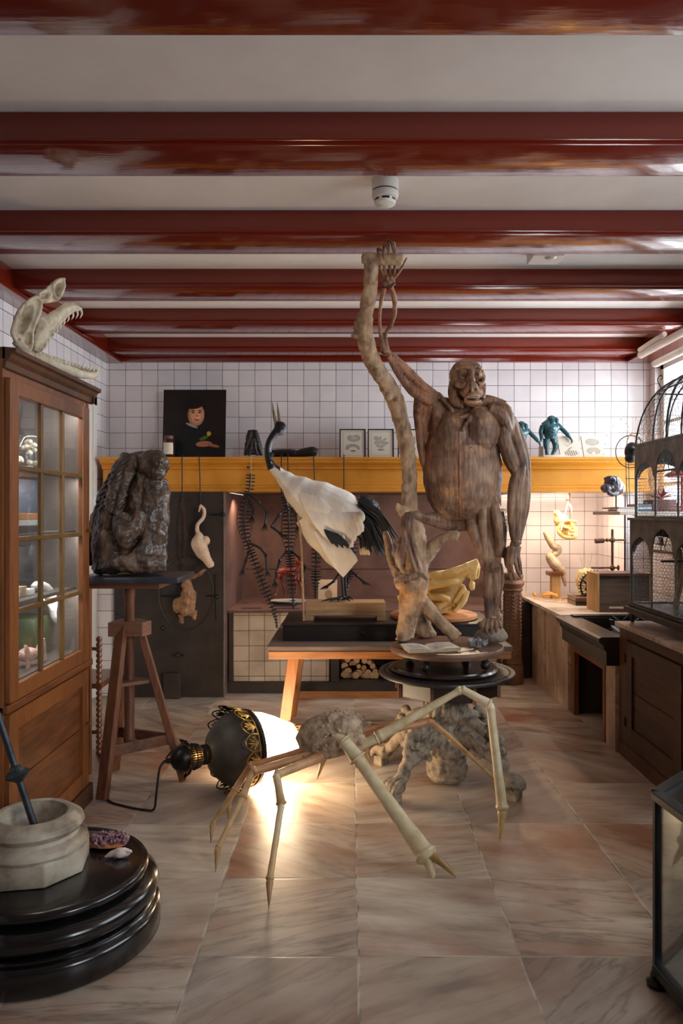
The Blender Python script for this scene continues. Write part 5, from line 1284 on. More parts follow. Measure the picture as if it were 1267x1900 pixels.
# ---- chain
mottled('rusty_iron', lin(58, 38, 28), lin(104, 72, 52), 40, .75, metal=.3, bstr=.4)
chn = thing('rusty_chain', 'doubled rusty chain hanging from the leftmost mantel hook', 'chain', P(339, 1060, 6.46))
for sgn in (-1, 1):
    lk = MB(); n = 21
    for k in range(n):
        y = 930 + 130 * k / (n - 1); off = sgn * (4.2 * math.sin(PI * k / (n - 1)) + .6); c = P(338.5 + off, y, 6.485)
        u = Vector((1, 0, 0)) if k % 2 else Vector((0, 1, 0)); L_ = .021; r_ = .009
        lk.tube([c + u * (r_ * math.cos(a_)) + Vector((0, 0, L_ * math.sin(a_))) for a_ in [i * PI / 4 for i in range(8)]], .0032, 5, 2, closed=True)
    lk.build('chain_strand', 'rusty_iron', chn)
# ---- plucked pale bird cast and brown hanging root-like cast
mottled('pale_cast', lin(190, 160, 132), lin(226, 200, 172), 9, .65, bstr=.3); mottled('brown_cast', lin(112, 76, 50), lin(172, 130, 92), 18, .75, bstr=.9, bdist=.012)
b0 = lambda x, y, d=0: P(x, y, 6.42 + d); kb = 6.42 / F
m = MB().tube([b0(372, 936), b0(379, 947), b0(377, 961), b0(367, 973), b0(366, 985), b0(371, 994)], [1.5 * kb, 3.4 * kb, 3.6 * kb, 3.5 * kb, 4 * kb, 6 * kb], 10)
m.tube([b0(370, 992), b0(369, 1008), b0(375, 1024), b0(384, 1038), b0(392, 1052)], [7 * kb, 15 * kb, 13 * kb, 8.5 * kb, 6 * kb], 14, 4).ell(b0(382, 1003), (.035, .04, .04)).ell(b0(390, 1046), (.034, .03, .035))
m.tube([b0(372, 938), b0(369, 950)], [.012, .008], 6)
o = m.build('bird_cast', 'pale_cast', fuse=.005, relax=2, rough=(.002, 30)); tag(o, 'pale plaster cast of a plucked bird hanging by its neck from a mantel hook', 'cast')
m = MB().tube([b0(381, 1056), b0(370, 1064), b0(357, 1070), b0(347, 1072)], [2.5 * kb, 4.2 * kb, 4.6 * kb, 5 * kb], 10)
m.tube([b0(345, 1070), b0(347, 1085), b0(350, 1105), b0(346, 1128), b0(345, 1142)], [6 * kb, 9 * kb, 14 * kb, 15 * kb, 11 * kb], 14, 4).ell(b0(332, 1122), (.055, .06, .07)).tube([b0(336, 1140), b0(337, 1156)], [.03, .012], 8).tube([b0(357, 1135), b0(361, 1150)], [.03, .012], 8)
o = m.build('brown_root_cast', 'brown_cast', fuse=.006, relax=1, rough=(.012, 22)); tag(o, 'rough brown bag-like cast hanging at the end of the rusty chain', 'cast')
# ---- black reptile skeletons
mottled('black_bone', lin(18, 16, 16), lin(40, 34, 32), 20, .45, bstr=.2); mottled('grey_bone', lin(90, 76, 70), lin(130, 112, 102), 20, .6)
def skeleton(name, lb, spine, Y, ribs, limbs, size=1.0, spikes=8):
    o0 = P(*spine[-1], Y); t = thing(name, lb, 'skeleton', o0, 'black skeletons hanging from the mantel')
    pts = [P(x, y, Y) for x, y in spine]; cp_, _ = catmull(pts, [1] * len(pts), 10)
    m = MB(); m.tube(cp_, [.006 * size] * len(cp_), 6, 1); L_ = 0; last = 0; n = 0; tot = sum((cp_[i + 1] - cp_[i]).length for i in range(len(cp_) - 1))
    step = .021; acc = 0
    for i in range(len(cp_) - 1):
        seg = (cp_[i + 1] - cp_[i]); acc += seg.length; L_ += seg.length
        if acc >= step:
            acc = 0; n += 1; d = seg.normalized(); sd = d.cross(Vector((0, 1, 0))).normalized(); f = L_ / tot; c = cp_[i]
            w = (.034 if f < .75 else .034 * (1 - f) / .25 + .008) * size
            m.tube([c - d * .006, c + d * .006], [.017 * size * (1.15 - f * .6)] * 2, 7, 1)
            m.tube([c - sd * w, c + V(0, -.01, 0), c + sd * w], [.004, .009, .004], 5, 1)
            m.tube([c, c + V(0, -w * 1.1, 0) + d * .006], [.005, .002], 5, 1)
            if ribs[0] < f < ribs[1]:
                q = math.sin(PI * (f - ribs[0]) / (ribs[1] - ribs[0])) ** .5
                for s in (-1, 1): m.tube([c, c + sd * s * .05 * q * size + V(0, .015, 0), c + sd * s * .062 * q * size + d * .03 + V(0, .06 * q, 0)], [.0045, .0045, .0025], 5, 2)
    m.build('spine', 'black_bone', t)
    for lm in limbs:
        q = [P(x, y, Y + dd) for x, y, dd in lm]; mm = MB()
        for i in range(len(q) - 1):
            mm.tube([q[i], q[i] + (q[i + 1] - q[i]) * .2, q[i] + (q[i + 1] - q[i]) * .8, q[i + 1]], [.015 * size, .0085 * size, .0085 * size, .014 * size], 7, 2)
        e = q[-1]; dr_ = (q[-1] - q[-2]).normalized()
        for k in range(-2, 3): mm.tube([e, e + dr_ * .03 + V(k * .009, 0, 0), e + dr_ * .055 + V(k * .014, 0, -.004)], [.006, .0045, .002], 5, 2)
        mm.build('limb', 'black_bone', t)
    return t
skeleton('reptile_skeleton', 'black reptile skeleton with a long curved tail, hanging on the white string', [(465, 878), (463, 907), (455, 941), (453, 976), (460, 1011), (471, 1039), (485, 1077), (500, 1112), (511, 1144), (514, 1166)], 6.42, (.14, .42),
         [[(462, 915, 0), (480, 932, -.03), (495, 951, -.05), (492, 972, -.06)], [(460, 925, .03), (470, 945, .06), (468, 958, .07)], [(463, 1008, 0), (482, 1016, -.03), (493, 1030, -.05), (496, 1058, -.05)], [(462, 1020, .02), (456, 1040, .05), (451, 1056, .06)]], 1.15)
skeleton('reptile_skeleton', 'black reptile skeleton with bent arms hanging upright beside the crane breast', [(528, 918), (534, 944), (536, 980), (536, 1014), (540, 1060), (543, 1100), (545, 1130)], 6.42, (.1, .5),
         [[(533, 940, 0), (518, 955, -.03), (504, 977, -.05), (520, 990, -.08)], [(538, 940, 0), (550, 955, -.02), (552, 975, -.03)], [(532, 1022, 0), (519, 1040, -.03), (513, 1062, -.04), (511, 1078, -.04)], [(540, 1022, 0), (556, 1036, -.03), (566, 1052, -.04), (562, 1068, -.04)]], 1.15)
skeleton('reptile_skeleton', 'black tail skeleton hanging straight behind the belly of the crane', [(586, 958), (587, 990), (587, 1020), (586, 1060), (585, 1110)], 6.42, (.1, .4), [], 1.2)
skeleton('reptile_skeleton', 'black skeleton with spread limbs hanging behind the tail and feet of the crane', [(640, 958), (650, 990), (655, 1020), (648, 1060), (643, 1100)], 6.42, (.1, .5), [[(646, 1050, 0), (630, 1062, -.03), (620, 1078, -.04), (609, 1086, -.04)], [(650, 1058, 0), (662, 1068, -.03), (672, 1077, -.04)]], 1.2)

# ================================================================ black cast iron oven front
mottled('soot_iron', lin(28, 22, 20), lin(52, 42, 38), 3, .5, c3=lin(66, 54, 48), bstr=.35, bdist=.006, detail=9)
ov = thing('iron_oven_front', 'tall black cast iron oven front left of the hearth', 'oven', (-1.55, 6.56, 0)); OY = 6.56
MB().box(-2.04, -1.095, OY, 6.619, .001, 1.773).build('plate', 'soot_iron', ov, smooth=False)
for z in (.32, .70, 1.12, 1.50): MB().box(-2.03, -1.50, OY - .006, OY, z, z + .022).build('seam_strip', 'soot_iron', ov, smooth=False)
c = P(345, 1100, OY); MB().tube([V(c.x + .235 * math.cos(a_), OY - .004, c.z + .32 * math.sin(a_)) for a_ in [i * 2 * PI / 24 for i in range(24)]], .009, 8, 2, closed=True).build('round_rim', 'soot_iron', ov)
for (x0, y0, x1, y1) in ((399, 1066, 401, 1150), (382, 1106, 405, 1106), (388, 955, 416, 956), (298, 1106, 330, 1106), (318, 1215, 342, 1216)):
    MB().tube([P(x0, y0, OY - .02), P(x1, y1, OY - .02)], .006, 7, 1).build('latch_rod', 'wrought_iron', ov)
for (x, y) in ((302, 1165), (330, 1215), (402, 1107), (414, 955), (328, 1080)):
    p = P(x, y, OY - .012); MB().lathe([(.018, 0), (.02, .006), (.012, .018), (.014, .026), (.006, .03)], p, 14, align((0, -1, 0))).build('latch_knob', 'wrought_iron', ov)
MB().box(-1.60, -1.46, OY - .07, OY, .001, .22).build('ash_box', 'soot_iron', ov, smooth=False, bevel=.004)
MB().box(-1.094, -1.086, 6.54, 6.60, .0, 1.773).build('edge_angle', 'grey_bone', ov, smooth=False)

# ================================================================ tiled stove with firewood bay
sv = thing('tiled_stove', 'low stove faced with cracked cream tiles and an open firewood bay', 'stove', (-.0, 7.2, 0))
MB().box(-1.036, -.19, 6.73, 7.77, .10, .71).build('tiled_block', 'tile_stove', sv, smooth=False, bevel=.003)
MB().box(.56, 1.30, 6.73, 7.77, .10, .71).build('tiled_block', 'tile_stove', sv, smooth=False, bevel=.003)
MB().box(-1.08, 1.32, 6.70, 7.77, .001, .10).build('plinth', 'soot_iron', sv, smooth=False, bevel=.003)
MB().box(-.19, .56, 7.45, 7.77, .10, .71).build('bay_back', 'soot_iron', sv, smooth=False)
for x in (-1.075, -.175, .545): MB().box(x, x + .04 if x < -1 else x + .075, 6.70, 6.76, .10, .712).build('iron_post', 'soot_iron', sv, smooth=False, bevel=.003)
tp = MB().box(-1.083, 1.34, 6.68, 7.775, .711, .735); tp.build('iron_top', 'hearth_brown', sv, smooth=False, bevel=.004)
for (x0, x1, y0, y1) in ((-.98, -.80, 6.80, 6.86), (-.72, -.50, 6.95, 7.15), (-.70, -.46, 6.78, 6.83), (-.35, -.15, 6.85, 7.05)): MB().box(x0, x1, y0, y1, .7352, .7362).build('fire_hole', 'hole_black', sv, smooth=False)
# firewood
mottled('log_end', lin(190, 150, 108), lin(226, 190, 146), 20, .8, bstr=.3); mottled('log_bark', lin(120, 84, 56), lin(170, 130, 92), 16, .85, bstr=.6)
GL = [(305, 685, 50), (405, 660, 40), (500, 680, 48), (565, 662, 34), (640, 690, 46), (290, 612, 42), (350, 615, 33), (425, 600, 45), (530, 585, 38), (610, 618, 42), (335, 520, 50), (455, 532, 42), (560, 530, 38), (298, 462, 46), (388, 440, 44), (512, 478, 35), (455, 462, 28), (330, 385, 38), (430, 395, 42), (520, 400, 38), (610, 460, 36), (600, 545, 30), (380, 555, 26), (650, 590, 30), (575, 420, 30), (640, 520, 34), (790, 692, 32), (862, 685, 30)]
for i, (gx, gy, gr) in enumerate(GL):
    px, py = 590 + gx * .1657, 1160 + gy * .1657; Y = 6.80 + r4.uniform(0, .05); c = P(px, py, Y); R_ = gr * .1657 * Y / F * .90
    c.z = max(c.z, .102 + R_ * 1.04); half = i in (10, 13, 14, 5)
    pol = []
    for k in range(18):
        a_ = 2 * PI * k / 18; rr = R_ * (1 + .10 * mnoise.noise(Vector((math.cos(a_) * 1.5, math.sin(a_) * 1.5, i * 3.1))))
        u, w = rr * math.cos(a_), rr * math.sin(a_)
        if half: w = max(w, -R_ * .25)
        pol.append((u, w))
    rot_ = r4.uniform(-.5, .5) if half else 0
    cr_, sr_ = math.cos(rot_), math.sin(rot_); dx = r4.uniform(-.03, .03) + (-.05 if gx > 600 and gy < 600 else 0)
    t = thing('firewood_log', 'cut firewood log stacked in the bay of the tiled stove' if i < 26 else 'small firewood log lying apart on the plinth right of the stack', 'log', (c.x, Y, c.z - R_), 'firewood in the stove bay' if i < 26 else 'stray firewood logs')
    MB().prism(pol, 0, .42, lambda u, w, tt, c=c: Vector((c.x + u * cr_ - w * sr_ + dx * tt, c.y + tt + .003, c.z + u * sr_ + w * cr_))).build('bark', 'log_bark', t, angle=50)
    MB().prism([(u * .93, w * .93) for u, w in pol], 0, .004, lambda u, w, tt, c=c: Vector((c.x + u * cr_ - w * sr_, c.y + tt, c.z + u * sr_ + w * cr_))).build('cut_end', 'log_end', t, smooth=False)
# ---- red flayed animal on white oval dish, card
mottled('red_wax', lin(96, 26, 22), lin(158, 62, 50), 16, .4, bstr=.4); mottled('white_enamel', lin(196, 186, 176), lin(222, 214, 206), 6, .3, bstr=.05)
dish = MB().lathe([(.10, .0), (.15, .004), (.185, .020), (.192, .028), (.188, .030), (.15, .018), (.02, .014)], (0, 0, 0), 48); dish.v = [Vector((-.58 + v.x, 7.2 + v.y * .62, .7355 + v.z)) for v in dish.v]
o = dish.build('oval_dish', 'white_enamel'); tag(o, 'white oval dish on the stove top under the red animal figure', 'dish')
m = MB(); a0 = lambda x, y, d=0: P(x, y, 7.18 + d); ka = 7.18 / F
m.tube([a0(517, 1062), a0(530, 1060), a0(546, 1062)], [.040, .044, .046], 12).tube([a0(548, 1060), a0(553, 1048), a0(553, 1040)], [.036, .030, .026], 10).ell(a0(554, 1041), (.035, .04, .045)).tube([a0(556, 1044), a0(560, 1052)], [.018, .012], 8)
for (x0, x1, x2, d) in ((516, 513, 512, -.03), (520, 524, 529, .03), (546, 548, 549, -.03), (550, 556, 562, .03)): m.tube([a0(x0, 1066, d), a0(x1, 1082, d), a0(x2, 1102, d), a0(x2 - 3, 1105, d - .01)], [.022, .012, .010, .012], 8)
m.v = [Vector((v.x, v.y, max(v.z, .7525))) for v in m.v]
o = m.build('red_animal_figure', 'red_wax', fuse=.005, relax=1, rough=(.003, 40)); tag(o, 'dark red flayed four-legged animal figure standing on the white oval dish', 'figurine')
def card(s, t):
    c = Vector(lin(214, 190, 160))
    if E(s, t, .55, .35, .20, .20) < 1: c = Vector(lin(176, 136, 98))
    if E(s, t, .45, .75, .3, .02, .4) < 1 or E(s, t, .5, .66, .2, .015, -.5) < 1: c = Vector(lin(120, 96, 76))
    return c
a = P(590, 1110, 7.25); a.z = .737; o = picture('printed_card', 'engraving', a, (.182, 0, 0), (0, .05, .215), 36, 42, card, .003); tag(o, 'cream card with a faint drawing leaning at the back of the stove top', 'card')

# ================================================================ trestle table, box, block, crane
wood('table_edge', lin(110, 66, 34), lin(176, 116, 66), 'X', 3, .45); wood('table_grey', lin(70, 56, 48), lin(118, 98, 84), 'X', 3, .7); wood('trestle_z', lin(126, 74, 34), lin(186, 122, 62), 'Z', 3, .4)
tb = thing('trestle_table', 'rough wooden trestle table behind the crab with a worn grey top', 'table', (.25, 5.5, 0))
MB().box(-.545, 1.06, 4.96, 6.02, .684, .722).build('tabletop', 'table_grey', tb, smooth=False, bevel=.004)
MB().box(-.535, 1.05, 4.952, 4.985, .640, .690).build('front_rail', 'table_edge', tb, smooth=False, bevel=.004)
MB().box(-.535, 1.05, 5.99, 6.015, .640, .690).build('rear_rail', 'table_edge', tb, smooth=False, bevel=.004)
for (x, xb, y, yb) in ((-.37, -.46, 5.06, 5.0), (-.37, -.46, 5.9, 5.96), (.55, .62, 5.06, 5.0), (.55, .62, 5.9, 5.96)):
    MB().bar(V(x, y, .684), V(xb, yb, .0015), .075, .055, Vector((0, 1, 0))).build('leg', 'trestle_z', tb, smooth=False, bevel=.004)
for y in (5.02, 5.94): MB().bar(V(-.44, y, .17), V(.60, y, .17), .03, .05).build('stretcher', 'table_edge', tb, smooth=False, bevel=.003)
for x in (-.44, .60): MB().bar(V(x, 5.02, .24), V(x, 5.94, .24), .03, .05).build('cross_rail', 'table_edge', tb, smooth=False, bevel=.003)
wood('near_black_wood', lin(22, 15, 14), lin(46, 33, 28), 'X', 4, .4)
bx_ = thing('long_dark_box', 'long low near-black wooden box lying on the trestle table', 'box', (.2, 5.5, .723))
MB().box(-.46, .98, 5.17, 5.80, .723, .825).build('body', 'near_black_wood', bx_, smooth=False, bevel=.003); MB().box(-.468, .988, 5.162, 5.808, .825, .840).build('lid', 'near_black_wood', bx_, smooth=False, bevel=.003)
MB().lathe([(.016, 0), (.018, .004), (.01, .01)], (.08, 5.168, .775), 14, align((0, -1, 0))).build('keyhole_plate', 'wrought_iron', bx_)
wood('pine_block', lin(150, 112, 74), lin(198, 158, 114), 'X', 3, .6)
BZ = .841; pb = thing('pine_block', 'pale pine beam on two spacers carrying the crane', 'wood block', (-.04, 5.4, BZ))
xa, xb_ = P(566, 1, 5.30).x, P(715, 1, 5.30).x
MB().box(xa, xb_, 5.30, 5.52, BZ + .035, BZ + .125).build('beam', 'pine_block', pb, smooth=False, bevel=.004)
for x in (xa, xb_ - .06): MB().box(x, x + .06, 5.30, 5.52, BZ, BZ + .035).build('spacer', 'pine_block', pb, smooth=False, bevel=.002)
o = MB().tube([V(P(554, 948, 5.38).x, 5.36, 1.6), V(P(560, 1020, 5.36).x, 5.34, 1.33), V(P(563.5, 1118, 5.29).x, 5.285, .842)], .008, 8, 1).build('support_stick', 'pine_block'); tag(o, 'thin pale stick standing on the dark box to prop the crane breast', 'stick')

KY = 5.40; kc = KY / F
def B(x, y, d=0): return P(x, y, KY + d)
mottled('white_plumage', lin(226, 214, 198), lin(246, 240, 230), 10, .75, bstr=.3, bdist=.004, stretch=(1, 1, .4), attr=True); mottled('black_plumage', lin(9, 9, 11), lin(24, 24, 28), 14, .5, bstr=.4, stretch=(1, 1, .3))
cn = thing('crane', 'stuffed white crane with black neck and black tail plumes, standing on the pine beam', 'bird', (B(638, 1112).x, KY, BZ + .126))
m = MB()
m.tube([B(499, 852), B(504, 864), B(517, 878), B(532, 892), B(556, 912), B(590, 935), B(625, 956), B(648, 972), B(664, 988)], [7 * kc, 8 * kc, 11 * kc, 17 * kc, 30 * kc, 44 * kc, 49 * kc, 44 * kc, 28 * kc], 24, 5, .85, (0, 1, 0))
m.tube([B(570, 955), B(595, 990), B(615, 1025), B(632, 1058)], [26 * kc, 30 * kc, 20 * kc, 6 * kc], 16, 4, .8, (0, 1, 0))
m.tube([B(505, 840), B(499, 850), B(503, 862)], [5.5 * kc, 7 * kc, 8 * kc], 12)
def crane_paint(p):
    px = CX + p.x / p.y * F; py = CY + (H - p.z) / p.y * F
    n = mnoise.noise(p * 18)
    if py < 856 + (px - 500) * .9 + 4 * n and px < 520: return Vector((.012, .012, .015))
    if py > 935 + (px - 555) * 1.28 and px < 620: return Vector((.86, .78, .66)) * (1 + .05 * n)
    return Vector((1, 1, 1)) * (.97 + .05 * n)
m.build('body', 'white_plumage', cn, fuse=.006, relax=3, paint=crane_paint)
m = MB().tube([B(505, 870), B(499, 852), B(497, 834), B(501, 818), B(509, 806), B(516, 797)], [8.5 * kc, 7.5 * kc, 6.6 * kc, 6.6 * kc, 7.5 * kc, 8 * kc], 16, 5).ell(B(520, 795), (12 * kc, 9.5 * kc, 13.5 * kc)).ell(B(516, 789), (7 * kc, 6 * kc, 8 * kc))
def neck_paint(p):
    px = CX + p.x / p.y * F; py = CY + (H - p.z) / p.y * F
    ks = [(797, 518), (806, 510), (818, 501.5), (834, 497.5), (852, 500), (870, 506)]
    xc = ks[0][1]
    for (ya, xa), (yb, xb) in zip(ks, ks[1:]):
        if ya <= py <= yb: xc = xa + (xb - xa) * (py - ya) / (yb - ya)
    if math.hypot((px - 527) / 8, (py - 807) / 12) < 1 and py > 798 or (804 < py < 850 and px > xc + 1.5 + max(0, py - 830) * .12): return Vector((.95, .93, .9)) * 40
    return Vector((1, 1, 1))
mottled('neck_plumage', lin(9, 9, 11), lin(20, 20, 23), 14, .45, bstr=.3, attr=True)
m.build('neck_and_head', 'neck_plumage', cn, fuse=.005, relax=2, paint=neck_paint)
mottled('bill_horn', lin(96, 82, 62), lin(150, 132, 100), 20, .4)
for pts in (((513, 790), (508, 770), (505, 746)), ((519, 787), (517, 768), (514, 746))):
    MB().tube([B(*q_) for q_ in pts], [3.6 * kc, 2.6 * kc, .5 * kc], 8).build('bill', 'bill_horn', cn)
MB().ell(B(524, 795, -.033), (.006, .004, .006)).build('eye', 'hole_black', cn)
def feather(mm, a, b, w, th=.006, curve=(0, 0, 0), side=(0, 1, 0)):
    a = Vector(a); b = Vector(b); c = (a + b) / 2 + Vector(curve)
    d = (b - a).normalized(); sd = Vector(side)
    mm.tube([a, a.lerp(c, .5), c, c.lerp(b, .6), b], [w * .5, w * .9, w, w * .85, w * .35], 8, 3, th / w, sd)
# near wing: three tiers of overlapping white coverts and secondaries
r5 = random.Random(2)
tiers = []
for k in range(11):      # upper coverts
    t = k / 10; a = (560 + 75 * t, 915 + 22 * t); b = (585 + 88 * t, 965 + 22 * t); tiers.append((a, b, 9, -.135 + .04 * abs(t - .4)))
for k in range(12):      # long secondaries hanging to the wing edge
    t = k / 11; a = (572 + 80 * t, 940 + 12 * t); b = (612 + 60 * t, 1000 - 14 * t + 6 * math.sin(k * 2)); tiers.append((a, b, 9.5, -.150 + .03 * abs(t - .5)))
for k in range(5): tiers.append(((640 + 6 * k, 950), (652 + 5 * k, 1016 - 12 * k), 8.5, -.142))
for i, (a, b, w, d) in enumerate(tiers):
    mm = MB(); feather(mm, B(*a, d), B(*b, d - .008), w * kc, .010, (r5.uniform(-.004, .004), -.012, .006)); mm.build('wing_feather', 'white_plumage', cn, paint=lambda p: Vector((1, 1, 1)))
for k in range(13):       # white primaries fanning under the wing
    t = k / 12; mm = MB(); feather(mm, B(585 + 45 * t, 985 + 20 * t, -.09), B(638 + 24 * t, 1070 - 28 * t, -.10), 6.5 * kc, .008, (0, -.01, 0)); mm.build('wing_feather', 'white_plumage', cn, paint=lambda p: Vector((.98, .96, .92)))
for k in range(7):       # black patch below the wing
    t = k / 6; mm = MB(); feather(mm, B(602 + 22 * t, 982 + 8 * t, -.175), B(618 + 30 * t + 4 * (k % 2), 1010 + 3 * t + 5 * (k % 2), -.18), 3.0 * kc, .007); mm.build('wing_feather', 'black_plumage', cn)
ends = [(741, 1001), (730, 1016), (716, 1026), (703, 1028), (690, 1024), (679, 1020), (668, 1016)]
for k in range(150):     # black tail plumes: fine, ragged, drooping to the right
    t = (k % 50) / 49; lay = (k // 50) - 1; q = t * 5.999; i_ = int(q); f_ = q - i_
    ex = ends[i_][0] * (1 - f_) + ends[min(i_ + 1, 6)][0] * f_; ey = ends[i_][1] * (1 - f_) + ends[min(i_ + 1, 6)][1] * f_
    sh_ = r5.uniform(.66, 1.0) if k % 7 else 1.05
    sx_, sy_ = 660 + 9 * r5.random(), 926 + 66 * t; ex = sx_ + (ex - sx_) * sh_; ey = sy_ + (ey - sy_) * sh_
    a = B(sx_, sy_, -.03 + .06 * lay + r5.uniform(-.02, .02)); b = B(ex, ey, .0 + .07 * lay + r5.uniform(-.03, .03)); mm = MB()
    feather(mm, a, b, 2.5 * kc * r5.uniform(.6, 1.4), .005, (.022 * (1 - t * .5), 0, .030 * (1 - t) + .006)); mm.build('tail_plume', 'black_plumage', cn)
    if k >= 98: break
mm = MB(); mm.tube([B(660, 940), B(676, 950, .0), (B(694, 978, .01)), B(690, 1004, .02)], [26 * kc, 30 * kc, 22 * kc, 8 * kc], 14, 4, .7, (0, 1, 0)); mm.tube([B(668, 950), B(694, 958), B(714, 978), B(724, 1000)], [16 * kc, 14 * kc, 9 * kc, 2 * kc], 12, 4, .6, (0, 1, 0))
mm.build('tail_base', 'black_plumage', cn, fuse=.006, relax=1, rough=(.006, 30))
for k in range(4): mm = MB(); feather(mm, B(668 + 3 * k, 1010), B(670 + 5 * k, 1030, .02), 3.4 * kc, .006); mm.build('wing_feather', 'white_plumage', cn, paint=lambda p: Vector((.95, .85, .7)))
mottled('black_leg', lin(16, 16, 17), lin(36, 35, 36), 40, .5, bstr=.5)
zt = BZ + .126
for (x, xm, xk, d, toes) in ((631, 634, 637, -.02, ((596, 1119), (612, 1121), (626, 1120), (650, 1112))), (648, 640, 642, .06, ((618, 1116), (632, 1117), (655, 1110)))):
    mm = MB(); foot = B(xk, 1106, d); foot.z = zt + .018
    mm.tube([B(x, 1035, d), B(xm, 1070, d), foot], [.014, .010, .011], 10)
    for (tx, ty) in toes:
        e = B(tx, ty, d - .05); e.z = zt + .006; q_ = foot.lerp(e, .5); q_.z = zt + .022; mm.tube([foot, q_, e], [.011, .009, .003], 8)
    mm.build('leg', 'black_leg', cn, rough=(.0012, 90))

# ================================================================ big yellow skull on a round board
mottled('yellow_bone', lin(206, 158, 84), lin(238, 200, 124), 5, .5, bstr=.25, c3=lin(246, 216, 150), detail=7)
wood('round_board', lin(140, 84, 46), lin(192, 128, 78), 'X', 3, .45)
o = MB().lathe([(.30, .841), (.312, .846), (.312, .866), (.304, .872), (.05, .872)], (.60, 5.48, 0), 64).build('round_board', 'round_board'); tag(o, 'round orange-brown board on the dark box, under the big yellow skull', 'board')
def YS(x, y, d=0): return P(x, y, 5.40 + d)
ky = 5.4 / F; m = MB()
def Z2(pts, rad, seg=12, flat=1): m.tube([YS(*p) for p in pts], [r * ky for r in rad], seg, 4, flat, (0, 1, 0))
def slab_(poly, d0, d1):
    n = len(poly); m.add([YS(x, y, d0) for x, y in poly] + [YS(x, y, d1) for x, y in poly], [tuple(range(n - 1, -1, -1)), tuple(range(n, 2 * n))] + [(i, (i + 1) % n, n + (i + 1) % n, n + i) for i in range(n)])
slab_([(742, 1104), (752, 1088), (775, 1072), (802, 1062), (830, 1057), (858, 1048), (884, 1037), (888, 1044), (884, 1062), (882, 1076), (874, 1076), (870, 1066), (858, 1070), (834, 1080), (806, 1092), (780, 1112), (748, 1130)], -.09, .13)
slab_([(760, 1100), (800, 1080), (850, 1080), (862, 1086), (866, 1098), (858, 1120), (836, 1138), (800, 1150), (746, 1154), (742, 1120)], -.03, .12)
Z2([(800, 1072, -.08), (838, 1064, -.08), (868, 1052, -.07), (885, 1041, -.05)], [9, 8, 6, 3])
Z2([(886, 1044, -.05), (886, 1058, -.05), (884, 1074, -.04)], [4, 5, 4]); Z2([(872, 1064, -.06), (873, 1078, -.05), (876, 1092, -.04), (880, 1080, -.04)], [5, 5, 4, 2])
Z2([(796, 1086, -.09), (826, 1082, -.10), (852, 1078, -.08), (862, 1068, -.06)], [11, 8, 6, 4])
Z2([(796, 1108, -.07), (818, 1108, -.09), (834, 1112, -.08)], [7, 7, 5]); Z2([(862, 1090, -.06), (852, 1104, -.06), (842, 1118, -.05)], [4, 4, 3]); Z2([(866, 1096, -.04), (860, 1116, -.04), (840, 1134, -.04)], [6, 6, 6])
Z2([(780, 1130, -.05), (806, 1128, -.07), (826, 1118, -.06)], [10, 9, 5]); Z2([(742, 1104, -.08), (748, 1128, -.08), (750, 1146, -.06)], [6, 6, 5])
def ys_rough(p):
    px = CX + p.x / p.y * F; py = CY + (H - p.z) / p.y * F; s_ = .005 * mnoise.fractal(p * 16, 1, 2, 3)
    if p.y < 5.42:
        for (ex, ey, ra, rb, an, dp) in ((816, 1096, 22, 5, -.1, .035), (838, 1126, 12, 6, -.5, .03), (868, 1078, 3.5, 7, .2, .03), (852, 1090, 7, 4, -.6, .02), (790, 1118, 14, 5, 0, .02)):
            dx, dy = px - ex, py - ey; c_, q_ = math.cos(an), math.sin(an); e_ = math.hypot((dx * c_ + dy * q_) / ra, (-dx * q_ + dy * c_) / rb)
            if e_ < 1: s_ -= dp * (1 - e_ * e_)
    return s_
m.v = [Vector((v.x, v.y, max(v.z, .875))) for v in m.v]
o = m.build('large_animal_skull', 'yellow_bone', fuse=.0055, relax=4, rough=ys_rough); tag(o, 'large yellow animal skull with raised snout behind the branch foot', 'skull')
m = MB()
for k in range(5): m.tube([P(922 + k, 1180 - 2 * k, 5.35), P(928 + k, 1160 - 6 * k, 5.32), P(935 + k * .6, 1148 - 1 * k, 5.30)], [.006, .005, .004], 6)
for k in range(3): m.tube([P(924, 1174 - 4 * k, 5.33), P(932, 1170 - 6 * k, 5.30), P(939, 1164 - 6.5 * k, 5.28)], [.006, .006, .004], 6)
m.ell(P(926, 1176, 5.34), (.03, .025, .035)); m.v = [Vector((v.x, v.y, max(v.z, .724))) for v in m.v]
m.shift((-.03, -.0, 0)); o = m.build('bone_hand', 'old_bone'); tag(o, 'small pale bone hand behind the rock at the right end of the table', 'bone')
# ================================================================ counters along the right wall
def slab_mat(name, c1, c2, c3, vein):
    m, nt, b = new_mat(name); tc = N(nt, 'ShaderNodeTexCoord'); mp = N(nt, 'ShaderNodeMapping'); mp.inputs['Scale'].default_value = (1, 1, .8); mp.inputs['Rotation'].default_value = (.5, .2, .3)
    nt.links.new(tc.outputs['Object'], mp.inputs[0])
    n1 = N(nt, 'ShaderNodeTexNoise'); n1.inputs['Scale'].default_value = 3; n1.inputs['Detail'].default_value = 9; n1.inputs['Distortion'].default_value = .5; nt.links.new(mp.outputs[0], n1.inputs['Vector'])
    v = math_node(nt, 'ABSOLUTE', math_node(nt, 'SUBTRACT', n1.outputs['Fac'], .5)); vf = ramp(nt, v, [(0, .6), (.03, 0.0)])
    nt.links.new(mixc(nt, vf, ramp(nt, n1.outputs['Fac'], [(.3, c1), (.5, c2), (.7, c3)]), vein), b.inputs['Base Color']); b.inputs['Roughness'].default_value = .35; bump(nt, b, n1.outputs['Fac'], .1, .003)
slab_mat('counter_marble', lin(176, 158, 140), lin(212, 196, 178), lin(228, 216, 200), lin(128, 112, 98))
